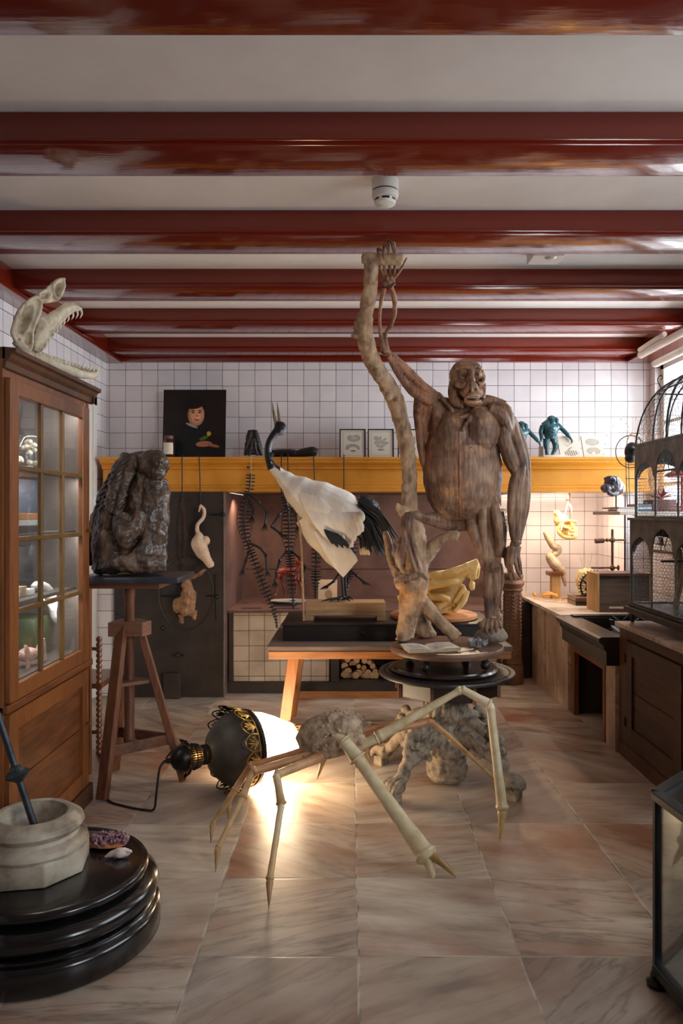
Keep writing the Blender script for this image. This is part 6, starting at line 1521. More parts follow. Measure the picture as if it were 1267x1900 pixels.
slab_mat('front_marble', lin(158, 130, 110), lin(196, 170, 146), lin(214, 192, 170), lin(120, 92, 74))
ctr = thing('marble_counter', 'pinkish marble counter in the tiled corner behind the ape', 'counter', (2.1, 6.95, 0))
MB().box(1.69, 2.51, 6.13, 7.775, .741, .771).build('counter_top', 'counter_marble', ctr, smooth=False, bevel=.004)
for y0, y1, dx in ((7.05, 7.70, 0), (6.80, 7.045, -.02), (6.45, 6.795, 0), (6.13, 6.445, .004)): MB().box(1.75 + dx, 1.79, y0, y1, .001, .741).build('front_slab', 'front_marble', ctr, smooth=False, bevel=.002)
MB().box(1.76, 1.79, 7.70, 7.775, .001, .741).build('end_strip', 'near_black_wood', ctr, smooth=False)
MB().box(1.79, 2.51, 6.13, 6.15, .001, .741).build('side_slab', 'front_marble', ctr, smooth=False)
mottled('sink_stone', lin(15, 13, 13), lin(36, 29, 26), 6, .3, c3=lin(62, 48, 40), bstr=.3, detail=8, coat=.2)
snk = thing('stone_sink', 'heavy dark stone sink with a moulded edge, set low between counter and cabinet', 'sink', (2.15, 5.6, 0))
sx0, sx1, sy0, sy1, sz = 1.655, 2.70, 5.06, 6.125, .765
m = MB(); pf = [(sx0 + .02, sz), (sx0, sz - .01), (sx0 + .002, sz - .035), (sx0 + .03, sz - .055), (sx0 + .035, sz - .08), (sx0 + .05, sz - .10), (sx0 + .052, sz - .19), (sx0 + .17, sz - .19), (sx0 + .17, sz)]
m.prism(pf, sy0, sy1, lambda u, w, t: Vector((u, t, w))).box(sx0 + .17, sx1, sy1 - .13, sy1, sz - .19, sz).box(sx0 + .17, sx1, sy0, sy0 + .10, sz - .19, sz).box(2.52, sx1, sy0 + .1, sy1 - .13, sz - .19, sz).box(sx0 + .17, 2.52, sy0 + .1, sy1 - .13, sz - .19, sz - .15)
m.build('basin', 'sink_stone', snk, smooth=False)
MB().box(sx0 + .12, sx1, sy1 - .10, sy1, sz + .0005, sz + .012).build('rear_rim', 'sink_stone', snk, smooth=False)
fr2 = thing('sink_cupboard', 'orange wooden frame with a dark open bay under the stone sink', 'cupboard', (2.1, 5.6, 0))
for y0, y1 in ((5.98, 6.06), (5.255, 5.305)): MB().box(1.76, 1.80, y0, y1, .001, .572).build('frame_post', 'pine_z', fr2, smooth=False, bevel=.003)
MB().box(1.762, 1.798, 5.305, 5.98, .50, .572).build('frame_rail', 'pine_y', fr2, smooth=False, bevel=.003)
MB().box(2.40, 2.43, 5.26, 6.06, .001, .572).build('back_board', 'soot_iron', fr2, smooth=False); MB().box(1.80, 2.40, 6.03, 6.06, .001, .572).build('side_board', 'soot_iron', fr2, smooth=False); MB().box(1.80, 2.40, 5.255, 5.28, .001, .572).build('side_board', 'soot_iron', fr2, smooth=False)
o = MB().box(1.765, 2.60, 5.065, 5.25, .001, .573).build('marble_pier', 'front_marble', smooth=False, bevel=.003); tag(o, 'narrow veined marble pier between the open bay and the brown cabinet', 'pier')
# tray and cords in the sink
pane_mat('tray_plastic', (.82, .84, .86), .14, .22)
t_ = thing('plastic_tray', 'clear plastic tray lying in the dark stone sink', 'tray', (2.07, 5.35, sz - .149))
M = Matrix.Translation(V(2.10, 5.42, sz - .148)) @ Matrix.Rotation(math.radians(-8), 4, 'Z')
MB().box(-.19, .19, -.14, .14, 0, .004, M).box(-.19, -.186, -.14, .14, .004, .14, M).box(.186, .19, -.14, .14, .004, .14, M).box(-.186, .186, -.14, -.136, .004, .14, M).box(-.186, .186, .136, .14, .004, .14, M).build('body', 'tray_plastic', t_, smooth=False)
MB().box(-.205, .205, -.155, -.136, .138, .146, M).box(-.205, .205, .136, .155, .138, .146, M).box(-.205, -.186, -.136, .136, .138, .146, M).box(.186, .205, -.136, .136, .138, .146, M).build('rim', 'tray_plastic', t_, smooth=False)
r6 = random.Random(4); m = MB(); pts = [V(2.12 + r6.uniform(-.17, .19), 5.84 + r6.uniform(-.1, .12), sz - .13 + r6.uniform(0, .19)) for _ in range(34)]
m.tube(pts, .0055, 6, 5); o = m.build('tangled_cord', 'black_rubber'); tag(o, 'tangle of black cord heaped in the back of the stone sink', 'cord')
o = MB().box(2.05, 2.42, 5.50, 5.53, sz - .002, sz + .018).build('black_bar', 'black_rubber', bevel=.003); 
o.location.z -= .0; tag(o, 'flat black bar resting across the clear tray in the sink', 'bar')
o.location.z = sz - .0005

# brown panelled cabinet with marble top
wood('walnut_z', lin(44, 24, 14), lin(100, 60, 34), 'Z', 3, .42); wood('walnut_y', lin(40, 22, 13), lin(94, 56, 32), 'Y', 3, .42)
slab_mat('worn_marble', lin(140, 112, 94), lin(190, 164, 146), lin(212, 190, 172), lin(110, 88, 76))
wc = thing('panelled_cabinet', 'brown panelled cabinet with a worn marble top under the wire cage', 'cabinet', (2.2, 4.2, 0))
wx, wy0, wy1 = 1.79, 3.25, 5.05
MB().box(wx + .02, 2.70, wy0, wy1, .001, .845).build('carcass', 'walnut_z', wc, smooth=False)
MB().box(wx - .03, 2.74, wy0, wy1 + .01, .846, .875).build('marble_top', 'worn_marble', wc, smooth=False, bevel=.004)
f = MB().box(wx, wx + .02, 4.90, wy1, .09, .845).box(wx, wx + .02, wy0, wy0 + .1, .09, .845).box(wx + .001, wx + .02, wy0 + .1, 4.90, .775, .845).box(wx + .001, wx + .02, wy0 + .1, 4.90, .09, .14)
f.build('face_frame', 'walnut_z', wc, smooth=False)
MB().box(wx - .012, wx + .02, wy0, wy1 + .004, .001, .09).build('plinth', 'walnut_y', wc, smooth=False, bevel=.006)
for y0, y1 in ((4.07, 4.89), (3.36, 4.05)):
    d = MB().box(wx - .018, wx, y0, y0 + .10, .145, .77).box(wx - .018, wx, y1 - .10, y1, .145, .77).box(wx - .017, wx, y0 + .10, y1 - .10, .145, .23).box(wx - .017, wx, y0 + .10, y1 - .10, .685, .77).build('panelled_door', 'walnut_y', wc, smooth=False)
    MB().box(wx - .006, wx + .0, y0 + .10, y1 - .10, .23, .455).box(wx - .006, wx, y0 + .10, y1 - .10, .459, .685).build('panel', 'walnut_y', d, smooth=False, bevel=.002)
    for z in (.25, .66): MB().tube([V(wx - .02, y1 + .002, z - .03), V(wx - .02, y1 + .002, z + .03)], .006, 8, 1).build('hinge', 'wrought_iron', d)

# ================================================================ counter things
def C7(x, y, Y): return P(x, y, Y)
wood('crate_side', lin(172, 128, 74), lin(212, 170, 112), 'Z', 4, .6)
crt = thing('wooden_crate', 'open-fronted wooden drawer box standing on edge at the front of the marble counter', 'crate', (2.25, 6.45, .771))
cx0, cx1, cy0, cy1, cz0, cz1 = 2.04, 2.50, 6.28, 6.56, .772, 1.092
MB().box(cx0, cx0 + .02, cy0, cy1, cz0, cz1).build('side', 'crate_side', crt, smooth=False, bevel=.002); MB().box(cx1 - .02, cx1, cy0, cy1, cz0, cz1).build('side', 'crate_side', crt, smooth=False, bevel=.002)
MB().box(cx0 + .02, cx1 - .02, cy0, cy1, cz1 - .02, cz1).build('top_board', 'stand_wood_x', crt, smooth=False); MB().box(cx0 + .02, cx1 - .02, cy0, cy1, cz0, cz0 + .05).build('bottom_rail', 'stand_wood_x', crt, smooth=False)
MB().box(cx0 + .02, cx1 - .02, cy0 + .03, cy0 + .045, cz0 + .05, cz1 - .02).build('front_panel', 'table_grey', crt, smooth=False)
MB().box(cx0 + .10, cx0 + .25, cy0 - .002, cy0, cz0 + .030, cz0 + .046).build('paper_label', 'paper', crt, smooth=False)
# retort stand
mottled('rust_rod', lin(64, 40, 28), lin(104, 70, 52), 30, .6, metal=.4, bstr=.3)
rs = thing('retort_stand', 'rusty laboratory stand with two clamp arms behind the crate', 'laboratory stand', P(1136, 1105, 6.86))
MB().tube([V(P(1136, 0, 6.86).x, 6.86, .79), P(1136, 982, 6.86)], .0115, 10, 1).build('rod', 'rust_rod', rs)
MB().box(P(1136, 0, 6.86).x - .09, P(1136, 0, 6.86).x + .09, 6.78, 6.94, .772, .79).build('base', 'rust_rod', rs, smooth=False, bevel=.004)
def arm(y, x0, x1, jaw):
    m = MB().tube([P(x0, y, 6.84), P(x1, y, 6.84)], .0085, 8, 1).ell(P(1136, y, 6.85), (.024, .02, .026))
    if jaw: m.tube([P(x0 - 14, y + 2, 6.84), P(x0 + 2, y + 1, 6.84)], .022, 10, 1).ell(P(x0 + 8, y, 6.84), .016).ell(P(x0 + 14, y, 6.84), .013)
    else: m.ell(P(x1, y, 6.84), (.012, .012, .026))
    m.build('clamp_arm', 'rust_rod', rs)
arm(1002, 1118, 1161, True); arm(1053.5, 1097, 1147, False)
# curved small skeleton on two books
sb = thing('small_curved_skeleton', 'small dark skeleton with an arched back standing on two books behind the crate', 'skeleton', P(1092, 1106, 6.85))
m = MB(); cc_ = P(1103, 1088, 6.85); kk = 6.85 / F
arc = [cc_ + V(26 * kk * math.cos(a_), 0, 26 * kk * math.sin(a_)) for a_ in [math.radians(d_) for d_ in range(20, 236, 12)]]
m.tube(arc, .008, 7, 1)
for i, p in enumerate(arc):
    d = (p - cc_).normalized(); m.tube([p, p + d * .026], [.007, .003], 5, 1).tube([p + V(0, -.012, 0), p - d * .03 + V(0, -.04, 0), p - d * .06 + V(0, -.02, 0)], [.0035, .003, .002], 5, 2)
m.build('spine_and_ribs', 'black_bone', sb)
m = MB().tube([P(1086, 1092, 6.84), P(1090, 1100, 6.82), P(1084, 1104, 6.82), P(1068, 1106, 6.80)], [.010, .008, .008, .004], 7).tube([P(1092, 1092, 6.88), P(1096, 1102, 6.88), P(1082, 1106, 6.86)], [.010, .008, .004], 7).tube([P(1080, 1076, 6.83), P(1088, 1084, 6.82), P(1086, 1096, 6.82)], [.010, .007, .004], 7); m.build('limbs', 'black_bone', sb)
for k, (z, mt, lb, w) in enumerate(((.772, 'polished_dark', 'dark brown book at the bottom of the pair beside the crate', .30), (.806, 'stand_wood_x', 'reddish brown book on top of the pair under the small skeleton', .26))):
    t = thing('book', lb, 'book', (2.17, 6.85, z)); x0 = P(1063, 0, 6.8).x
    MB().box(x0, x0 + w, 6.72, 6.98, z, z + .033).build('cover', mt, t, smooth=False, bevel=.002); MB().box(x0 - .001, x0 + w + .001, 6.724, 6.976, z + .005, z + .028).build('page_block', 'page_edge', t, smooth=False)
for o_ in [o for o in sc.objects if o.get('label', '').startswith('small dark skeleton')]: o_.location.z += 0
# spiky cream ball with pins
mottled('cream_fleece', lin(206, 176, 120), lin(236, 216, 170), 40, .9, bstr=.8, bdist=.01)
bl = thing('pin_cushion', 'cream fleecy ball with four long upright pins behind the small skeleton', 'pin cushion', P(1086, 1108, 7.2))
m = MB().ell(P(1088, 1066, 7.2), (.09, .07, .06)).ell(P(1078, 1076, 7.2), (.05, .05, .09)); m.tube([P(1080, 1090, 7.2), V(P(1080, 1090, 7.2).x, 7.2, .773)], [.04, .05], 10, 1); m.build('ball', 'cream_fleece', bl, fuse=.006, relax=1, rough=(.008, 40))
for (x0, y0, x1, y1) in ((1082, 1056, 1077, 1034), (1087, 1054, 1085, 1024), (1091, 1054, 1091, 1030), (1094, 1056, 1098, 1024)): MB().tube([P(x0, y0, 7.2), P(x1, y1, 7.2)], .0022, 5, 1).build('pin', 'old_bone', bl)
# carved bird on a post
mottled('pale_carving', lin(176, 150, 116), lin(216, 192, 156), 14, .6, bstr=.4)
cb_ = thing('carved_bird', 'pale long-billed carved bird perched on an orange wooden post', 'carving', P(1030, 1109, 7.3)); kb7 = 7.3 / F
def D7(x, y, d=0): return P(x, y, 7.3 + d)
m = MB().tube([D7(1010, 986), D7(1018, 1000), D7(1027, 1014), D7(1036, 1018), D7(1034, 1026), D7(1026, 1028)], [3.5 * kb7, 6.5 * kb7, 7 * kb7, 6.5 * kb7, 6 * kb7, 6 * kb7], 12)
m.tube([D7(1022, 1026), D7(1021, 1035), D7(1030, 1047), D7(1040, 1057), D7(1050, 1066)], [6 * kb7, 9 * kb7, 11 * kb7, 9 * kb7, 3 * kb7], 14).tube([D7(1043, 1060), D7(1046, 1074), D7(1049, 1088)], [5 * kb7, 4.5 * kb7, 2 * kb7], 10).tube([D7(1030, 1052), D7(1030, 1064)], [6 * kb7, 3 * kb7], 8)
m.build('bird', 'pale_carving', cb_, fuse=.005, relax=1, rough=(.002, 30))
x0 = D7(1022, 0).x; x1 = D7(1038, 0).x
MB().box(x0, x1, 7.26, 7.34, .772, .992).build('post', 'crate_side', cb_, smooth=False, bevel=.003); MB().box(x0 - .035, x1 + .02, 7.23, 7.37, .992, 1.03).build('perch_block', 'pine_y', cb_, smooth=False, bevel=.004)
# orange bones on the counter
mottled('amber_bone', lin(206, 132, 50), lin(240, 186, 100), 14, .35, bstr=.4)
m = MB(); oc = P(1018, 1106, 7.25); oc.z = .786
m.tube([oc + V(.13 * math.cos(a_), .09 * math.sin(a_), .008 * math.sin(3 * a_)) for a_ in [i * PI / 6 for i in range(12)]], .030, 9, 3, closed=True)
m.tube([oc + V(-.07, -.04, .02), oc + V(0, -.055, .04), oc + V(.07, -.03, .02)], .014, 8).tube([oc + V(-.06, .03, .02), oc + V(0, .0, .045), oc + V(.06, .03, .02)], .014, 8).tube([oc + V(-.13, 0, .01), oc + V(-.145, 0, .045)], [.016, .01], 8)
m.v = [Vector((v.x, v.y, max(v.z, .7725))) for v in m.v]
o = m.build('turtle_bone_ring', 'amber_bone', fuse=.005, relax=1, rough=(.003, 40)); tag(o, 'low ring of orange translucent bones lying on the marble counter', 'bone')
for k in range(4):
    c = P(1052 + 8 * k, 1104 + 1.5 * (k % 2), 7.2); c.z = .781
    o = MB().tube([c + V(-.05, -.01 * k, 0), c + V(0, .01, .003), c + V(.05, -.005, 0)], [.008, .005, .008], 8).build('small_bone', 'old_bone'); tag(o, 'thin pale bone lying loose on the counter beside the orange bone ring', 'bone', 'loose bones on the counter')
# hanging ape skulls
def ape_skull(name, lb, c, s, mt):
    t = thing(name, lb, 'skull', c - Vector((0, 0, .12 * s))); m = MB()
    def q(x, y, z): return c + Vector((x, y, z)) * s
    m.ell(q(.0, -.01, -.055), (.072 * s, .068 * s, .062 * s)).ell(q(-.03, .0, -.01), (.068 * s, .07 * s, .07 * s))
    m.ell(q(-.05, .05, .055), (.075 * s, .09 * s, .07 * s)).ell(q(.0, 0, .01), (.062 * s, .07 * s, .06 * s)).ell(q(.035, -.04, -.045), (.055 * s, .055 * s, .055 * s))
    m.tube([q(-.055, -.055, .045), q(-.01, -.075, .052), q(.035, -.08, .048), q(.07, -.06, .04)], [.016 * s] * 4, 8).tube([q(-.08, .0, .09), q(-.09, .03, .13), q(-.10, .07, .13)], [.02 * s, .03 * s, .03 * s], 8)
    m.tube([q(-.08, -.0, .0), q(-.085, -.01, -.06), q(-.05, -.04, -.105), q(.02, -.07, -.12), q(.06, -.07, -.10), q(.075, -.03, -.06)], [.020 * s, .026 * s, .020 * s, .018 * s, .018 * s, .014 * s], 10)
    m.tube([q(-.07, -.04, .01), q(-.06, -.07, -.01), q(-.01, -.085, -.025)], [.012 * s] * 3, 8).tube([q(.01, -.085, .04), q(.02, -.095, .0)], [.010 * s, .012 * s], 8)
    def carve(p):
        d = 0; v = (p - c) / s
        for (x, y, z, r_, dp) in ((-.028, -.085, .018, .026, .020), (.05, -.082, .016, .022, .018), (.022, -.095, -.028, .015, .014), (.02, -.09, -.078, .030, .006)):
            e = (v - Vector((x, y, z))).length / r_
            if e < 1: d -= dp * s * (1 - e * e)
        return d + .002 * mnoise.noise(p * 50)
    m.build('cranium', mt, t, fuse=.0038 * s, relax=1, rough=carve)
    for k in range(6): MB().tube([q(-.02 + .016 * k, -.098 + .003 * abs(k - 2.5), -.07), q(-.02 + .016 * k, -.102, -.086 - (.012 if k in (1, 4) else 0))], [.007 * s, .003 * s], 7, 1).build('tooth', 'tooth_ivory', t)
    return t
hs = P(1053, 976, 7.25)
ape_skull('hanging_ape_skull', 'yellowish ape skull hanging on a white ribbon below the mantel', hs, .95, 'yellow_bone')
m = MB().tube([P(1041, 984, 7.16), P(1048, 955, 7.2), P(1054, 932, 7.22), P(1055, 920, 7.22)], .006, 7).tube([P(1055, 932, 7.22), P(1060, 948, 7.25), P(1062, 958, 7.3)], .004, 6).tube([P(1053, 934, 7.2), P(1058, 938, 7.19), P(1062, 946, 7.19)], [.010, .008, .004], 6)
o = m.build('white_ribbon', 'white_enamel'); tag(o, 'white ribbon tied round the hanging ape skull', 'ribbon')
o = MB().tube([P(1054, 911, 7.21), P(1057, 918, 7.21), P(1055, 928, 7.21), P(1050, 926, 7.21)], .008, 7).build('iron_hook', 'rust_rod'); tag(o, 'short rusty hook under the mantel holding the skull ribbon', 'hook'); 
ape_skull('hanging_ape_skull', 'whitish skull half hidden behind the hanging arm of the wooden ape', P(928, 958, 6.9), 1.05, 'old_bone')
o = MB().tube([P(928, 925, 6.95), P(929, 912, 6.95)], .004, 6, 1).build('string', 'paper'); tag(o, 'short string from which the half hidden white skull hangs', 'string')
# carved newel post
wood('carved_post', lin(84, 56, 42), lin(136, 98, 74), 'Z', 4, .5)
np_ = thing('carved_post', 'carved reddish wooden post with a rounded cap beside the marble counter', 'post', (1.515, 7.1, 0)); QX, QY = 1.515, 7.1
def octm(a, z): 
    k = PI / 4; t = (a % k) - k / 2; return math.cos(k / 2) / math.cos(t)
MB().lathe([(.105, .001), (.105, .16), (.094, .18), (.098, .20), (.088, .22), (.082, .84), (.086, .86)], (QX, QY, 0), 64, mod=octm).build('shaft', 'carved_post', np_, angle=30)
MB().lathe([(.084, .86), (.10, .875), (.088, .89), (.10, .91), (.112, .935), (.104, .96), (.09, .97), (.098, .985), (.10, 1.01), (.09, 1.03), (.06, 1.035)], (QX, QY, 0), 48).build('capital', 'carved_post', np_)
for f_ in range(8):
    a = PI / 8 + f_ * PI / 4 - PI / 8; n = V(math.cos(a), math.sin(a), 0); sd = V(-math.sin(a), math.cos(a), 0)
    if n.y > .3: continue
    m = MB(); c = V(QX, QY, 0) + n * .079
    for k in range(17):
        z = .27 + .034 * k; m.tube([c + sd * -.024 + V(0, 0, z + .018), c + n * .003 + V(0, 0, z), c + sd * .024 + V(0, 0, z + .018)], [.004, .0075, .004], 6, 2)
    m.build('chevron_carving', 'carved_post', np_)
MB().box(QX + .115, QX + .21, 7.3, 7.77, .001, .735).build('x', 'soot_iron'); o = sc.objects[-1]; o.name = 'dark_board'; tag(o, 'narrow dark board between the carved post and the marble counter', 'board')

# ================================================================ shelf on the right wall, with its things
mottled('shelf_white', lin(216, 198, 180), lin(230, 214, 198), 5, .6)
SZ = 1.602
sh = thing('wall_shelf', 'pale shelf with a triangular bracket on the right wall behind the cage', 'shelf', (2.4, 5.9, 1.5))
MB().box(1.985, 2.745, 5.60, 6.22, SZ - .024, SZ).build('board', 'shelf_white', sh, smooth=False, bevel=.002)
MB().prism([(2.10, SZ - .025), (2.745, SZ - .025), (2.745, 1.29), (2.70, 1.29)], 5.62, 5.66, lambda u, w, t: Vector((u, t, w))).build('bracket', 'shelf_white', sh, smooth=False)
mottled('bronze_mask', lin(30, 32, 38), lin(84, 82, 90), 12, .3, c3=lin(110, 70, 62), bstr=.15, metal=.1)
def M6(x, y, d=0): return P(x, y, 6.05 + d)
hd = thing('ape_head_model', 'small glossy dark ape head model on a rod, at the left end of the shelf', 'model head', M6(1143, 948)); k6_ = 6.05 / F
m = MB().ell(M6(1137, 900), (.072, .07, .075)).ell(M6(1146, 905, .03), (.055, .06, .06)).ell(M6(1124, 906, -.04), (.042, .05, .036)).tube([M6(1121, 890, -.05), M6(1132, 886, -.07), M6(1141, 890, -.06)], [.016, .017, .014], 8).ell(M6(1119, 906, -.06), (.022, .024, .02)).tube([M6(1128, 914, -.05), M6(1136, 917, -.04), M6(1146, 914, -.02)], [.018, .020, .016], 9).ell(M6(1134, 904, -.06), (.022, .016, .016)).ell(M6(1152, 906), (.02, .02, .03))
m.build('head', 'bronze_mask', hd, fuse=.004, relax=1, rough=(.003, 60))
MB().tube([M6(1143, 916), V(M6(1143, 916).x, 6.05, SZ + .02)], .007, 8, 1).build('rod', 'black_iron', hd)
MB().lathe([(.05, SZ + .001), (.05, SZ + .012), (.012, SZ + .02)], (M6(1143, 0).x, 6.05, 0), 20).build('foot', 'black_iron', hd)
lx = M6(1126, 0).x; ts = thing('small_black_stand', 'small flat black stand at the tip of the shelf', 'stand', (lx, 5.95, SZ))
MB().box(lx - .055, lx + .07, 5.90, 6.0, SZ + .022, SZ + .032).build('plate', 'black_iron', ts, smooth=False, bevel=.002); MB().lathe([(.022, SZ + .001), (.008, SZ + .01), (.010, SZ + .022)], (lx, 5.95, 0), 12).build('stem', 'black_iron', ts)
mottled('pale_pink_book', lin(196, 168, 158), lin(214, 190, 178), 6, .7); mottled('steel_blue_book', lin(70, 96, 120), lin(104, 130, 152), 6, .6)
for k, (x0, x1, z, h, mt, lb) in enumerate(((1136, 1170, .000, .020, 'white_card', 'white book lying at the bottom of the pale stack on the shelf'), (1139, 1168, .020, .016, 'pale_pink_book', 'thin pink book on the pale stack on the shelf'),
        (1170, 1200, .000, .020, 'steel_blue_book', 'blue grey book at the bottom of the blue stack on the shelf'), (1171, 1199, .020, .018, 'white_card', 'white book in the middle of the blue stack on the shelf'), (1172, 1198, .038, .020, 'steel_blue_book', 'blue grey book topmost in the blue stack on the shelf'))):
    Y = 5.72; a = P(x0, 0, Y).x; b = P(x1, 0, Y).x; t = thing('book', lb, 'book', (a, Y, SZ + z))
    MB().box(a, b, 5.62, 5.82, SZ + .001 + z, SZ + z + h - .001).build('cover', mt, t, smooth=False, bevel=.001); MB().box(a - .001, b - .004, 5.624, 5.816, SZ + z + .004, SZ + z + h - .004).build('page_block', 'page_edge', t, smooth=False)
wood('red_brown_box', lin(74, 40, 38), lin(112, 66, 60), 'X', 4, .5)
o = MB().box(P(1202, 0, 5.75).x, P(1246, 0, 5.75).x, 5.66, 5.84, SZ + .001, SZ + .09).build('dark_basket_box', 'red_brown_box', bevel=.004); tag(o, 'dark red-brown box on the shelf seen through the upper cage wire', 'box')
mottled('coral_red', lin(120, 44, 44), lin(170, 84, 80), 20, .5, bstr=.3)
def coral(c, lb, n, s):
    m = MB(); rr = random.Random(n)
    for k in range(n):
        d = Vector((rr.uniform(-1, 1), rr.uniform(-.6, .6), rr.uniform(.1, 1))).normalized(); e = c + d * s
        m.tube([c, c + d * s * .5, e], [.012, .009, .004], 6, 2); 
        for j in range(2): m.tube([c + d * s * .55, e + Vector((rr.uniform(-1, 1), rr.uniform(-1, 1), rr.uniform(-1, 1))) * s * .3], [.007, .003], 5, 1)
    o = m.build('red_coral', 'coral_red'); tag(o, lb, 'coral'); return o
coral(V(P(1224, 0, 5.75).x, 5.75, SZ + .102), 'sprig of red coral standing on the dark red-brown box on the shelf', 8, .07)
coral(V(P(1256, 0, 5.75).x, 5.75, SZ + .012), 'small red coral lying right of the dark box on the shelf', 7, .05)
m = MB().tube([V(2.60, 5.95, SZ + .30), V(2.60, 5.95, SZ + .36), V(2.60, 5.95, SZ + .42)], [.10, .05, .012], 14).lathe([(.10, .27), (.13, .28), (.13, .29), (.10, .31)], (2.60, 5.95, SZ), 20).lathe([(.05, .001), (.05, .01), (.012, .02), (.012, .28)], (2.60, 5.95, SZ), 16)
o = m.build('finial_lid', 'coral_red'); tag(o, 'dull red pointed lid on a thin stem, behind the cage wire', 'ornament')
# ring of wires with pinned sections and dark mask
wv = thing('pin_wheel_device', 'wire ring bristling with long pins on a thin frame behind the cage corner', 'instrument', M6(1172, 948)); YP = 5.95
def W6(x, y, d=0): return P(x, y, YP + d)
cw = W6(1170, 838); rw = 30 * YP / F
MB().tube([cw + V(rw * .93 * math.cos(a_), .0, rw * math.sin(a_)) for a_ in [i * PI / 12 for i in range(24)]], .0042, 6, 2, closed=True).build('ring', 'black_iron', wv)
MB().tube([W6(1176, 826) + V(.055 * math.cos(a_), 0, .095 * math.sin(a_)) for a_ in [i * PI / 8 for i in range(16)]], .0042, 6, 2, closed=True).build('ring', 'lantern_brass', wv)
for x in (1161, 1166): MB().tube([W6(x, 855), V(W6(x + 3, 0).x, YP, SZ + .006)], .0035, 6, 1).build('frame_rod', 'black_iron', wv)
for y in (862, 888): MB().tube([W6(1160, y), W6(1200, y)], .003, 6, 1).build('frame_rod', 'black_iron', wv)
MB().box(W6(1162, 0).x - .02, W6(1185, 0).x, YP - .05, YP + .05, SZ + .001, SZ + .010).build('foot', 'black_iron', wv, smooth=False)
for (dx, dy) in ((-20, -58), (-34, -46), (-46, -28), (-50, -12), (-52, 6), (-10, -50), (-6, -44), (3, -62), (8, -60), (12, -56), (-46, 22), (-34, 34), (-24, 44), (-10, 48), (4, 52), (10, 44), (20, -40), (26, -30)):
    e = W6(1172 + dx, 836 + dy, r6.uniform(-.05, .05)); s_ = W6(1172 + dx * .35, 836 + dy * .35)
    MB().tube([s_, e], .0012, 4, 1).ell(e, .0052, seg=8, rings=6).build('pin', 'old_bone', wv)
m = MB().ell(W6(1172, 838, -.02), (.056, .06, .075)).ell(W6(1170, 850, -.03), (.045, .05, .04)).tube([W6(1165, 833, -.07), W6(1172, 830, -.08), W6(1180, 834, -.07)], .012, 8)
o = m.build('dark_mask', 'black_leather', wv, fuse=.005, relax=1)
MB().ell(W6(1175, 840, -.085), (.012, .006, .012)).build('eye_socket', 'hole_black', wv)

# ================================================================ mantel things on the right: figurines and prints
mottled('teal_wax', lin(10, 40, 48), lin(28, 78, 88), 14, .32, bstr=.5, bdist=.004, c3=lin(48, 100, 108), coat=.3)
def ape_figure(x, ybase, s, lb, flip=1, YF=6.70):
    "little flayed gorilla: s is its height in metres"
    c = P(x, ybase, YF); t = thing('ape_figurine', lb, 'figurine', c); m = MB()
    def q(a, b, d=0): return c + Vector((a * s * flip, d * s, b * s))
    m.tube([q(0, .42), q(.0, .55), q(.02, .68), q(.0, .80)], [.13 * s, .175 * s, .175 * s, .12 * s], 14).ell(q(.12, .70, -.06), (.10 * s, .08 * s, .09 * s)).ell(q(-.08, .71, -.06), (.10 * s, .08 * s, .09 * s))
    m.tube([q(.03, .80), q(.05, .90), q(.08, .93)], [.10 * s, .12 * s, .10 * s], 12).ell(q(.14, .885, -.05), (.07 * s, .08 * s, .065 * s)).ell(q(.03, .925, .0), (.12 * s, .11 * s, .10 * s)).tube([q(-.18, .76), q(-.06, .84), q(.05, .82)], .085 * s, 10).tube([q(.19, .76), q(.12, .82), q(.05, .80)], .075 * s, 10).tube([q(.06, .94, -.09), q(.15, .945, -.09)], .018 * s, 7)
    m.tube([q(-.19, .76), q(-.24, .62), q(-.235, .46, -.03), q(-.25, .35, -.06)], [.075 * s, .062 * s, .05 * s, .03 * s], 10).tube([q(-.25, .36, -.06), q(-.30, .33, -.1), q(-.33, .335, -.1)], [.03 * s, .024 * s, .012 * s], 8)
    m.tube([q(.20, .76), q(.30, .66, -.04), q(.42, .52, -.08), q(.50, .42, -.1)], [.075 * s, .058 * s, .055 * s, .03 * s], 10).tube([q(.50, .42, -.1), q(.53, .36, -.1), q(.50, .30, -.1)], [.032 * s, .026 * s, .010 * s], 8)
    m.tube([q(-.09, .42), q(-.11, .28), q(-.09, .14), q(-.10, .03)], [.10 * s, .08 * s, .055 * s, .045 * s], 10).tube([q(-.10, .03), q(-.08, .02, -.1)], [.05 * s, .03 * s], 8)
    m.tube([q(.09, .42), q(.13, .27), q(.10, .13), q(.05, .03)], [.10 * s, .08 * s, .055 * s, .045 * s], 10).tube([q(.05, .03), q(.06, .02, -.1)], [.05 * s, .03 * s], 8)
    for k in range(4): m.tube([q(-.10 + .01 * k, .64 - .055 * k, -.165), q(.0, .60 - .055 * k, -.185), q(.10, .64 - .055 * k, -.165)], .010 * s, 6)
    m.v = [Vector((v.x, v.y, max(v.z, c.z))) for v in m.v]
    m.build('body', 'teal_wax', t, fuse=.0034, relax=1, rough=(.0015, 70)); return t
bs = MB().box(P(1003, 0, 6.72).x, P(1041, 0, 6.72).x, 6.62, 6.80, MZ, MZ + .024).box(P(1003, 0, 6.72).x, P(1009, 0, 6.72).x, 6.74, 6.80, MZ + .024, MZ + .11).build('white_plinth_slab', 'white_enamel', bevel=.002); tag(bs, 'white slab with a small upright on the mantel under the larger teal figurine', 'slab')
f2 = ape_figure(1021, 841, .345, 'larger teal flayed ape figurine standing on the white slab on the mantel'); f2.location.z = MZ + .0245; ORG
f1 = ape_figure(965, 847, .32, 'smaller teal flayed ape figurine directly behind the shoulder of the wooden ape'); f1.location.z = MZ
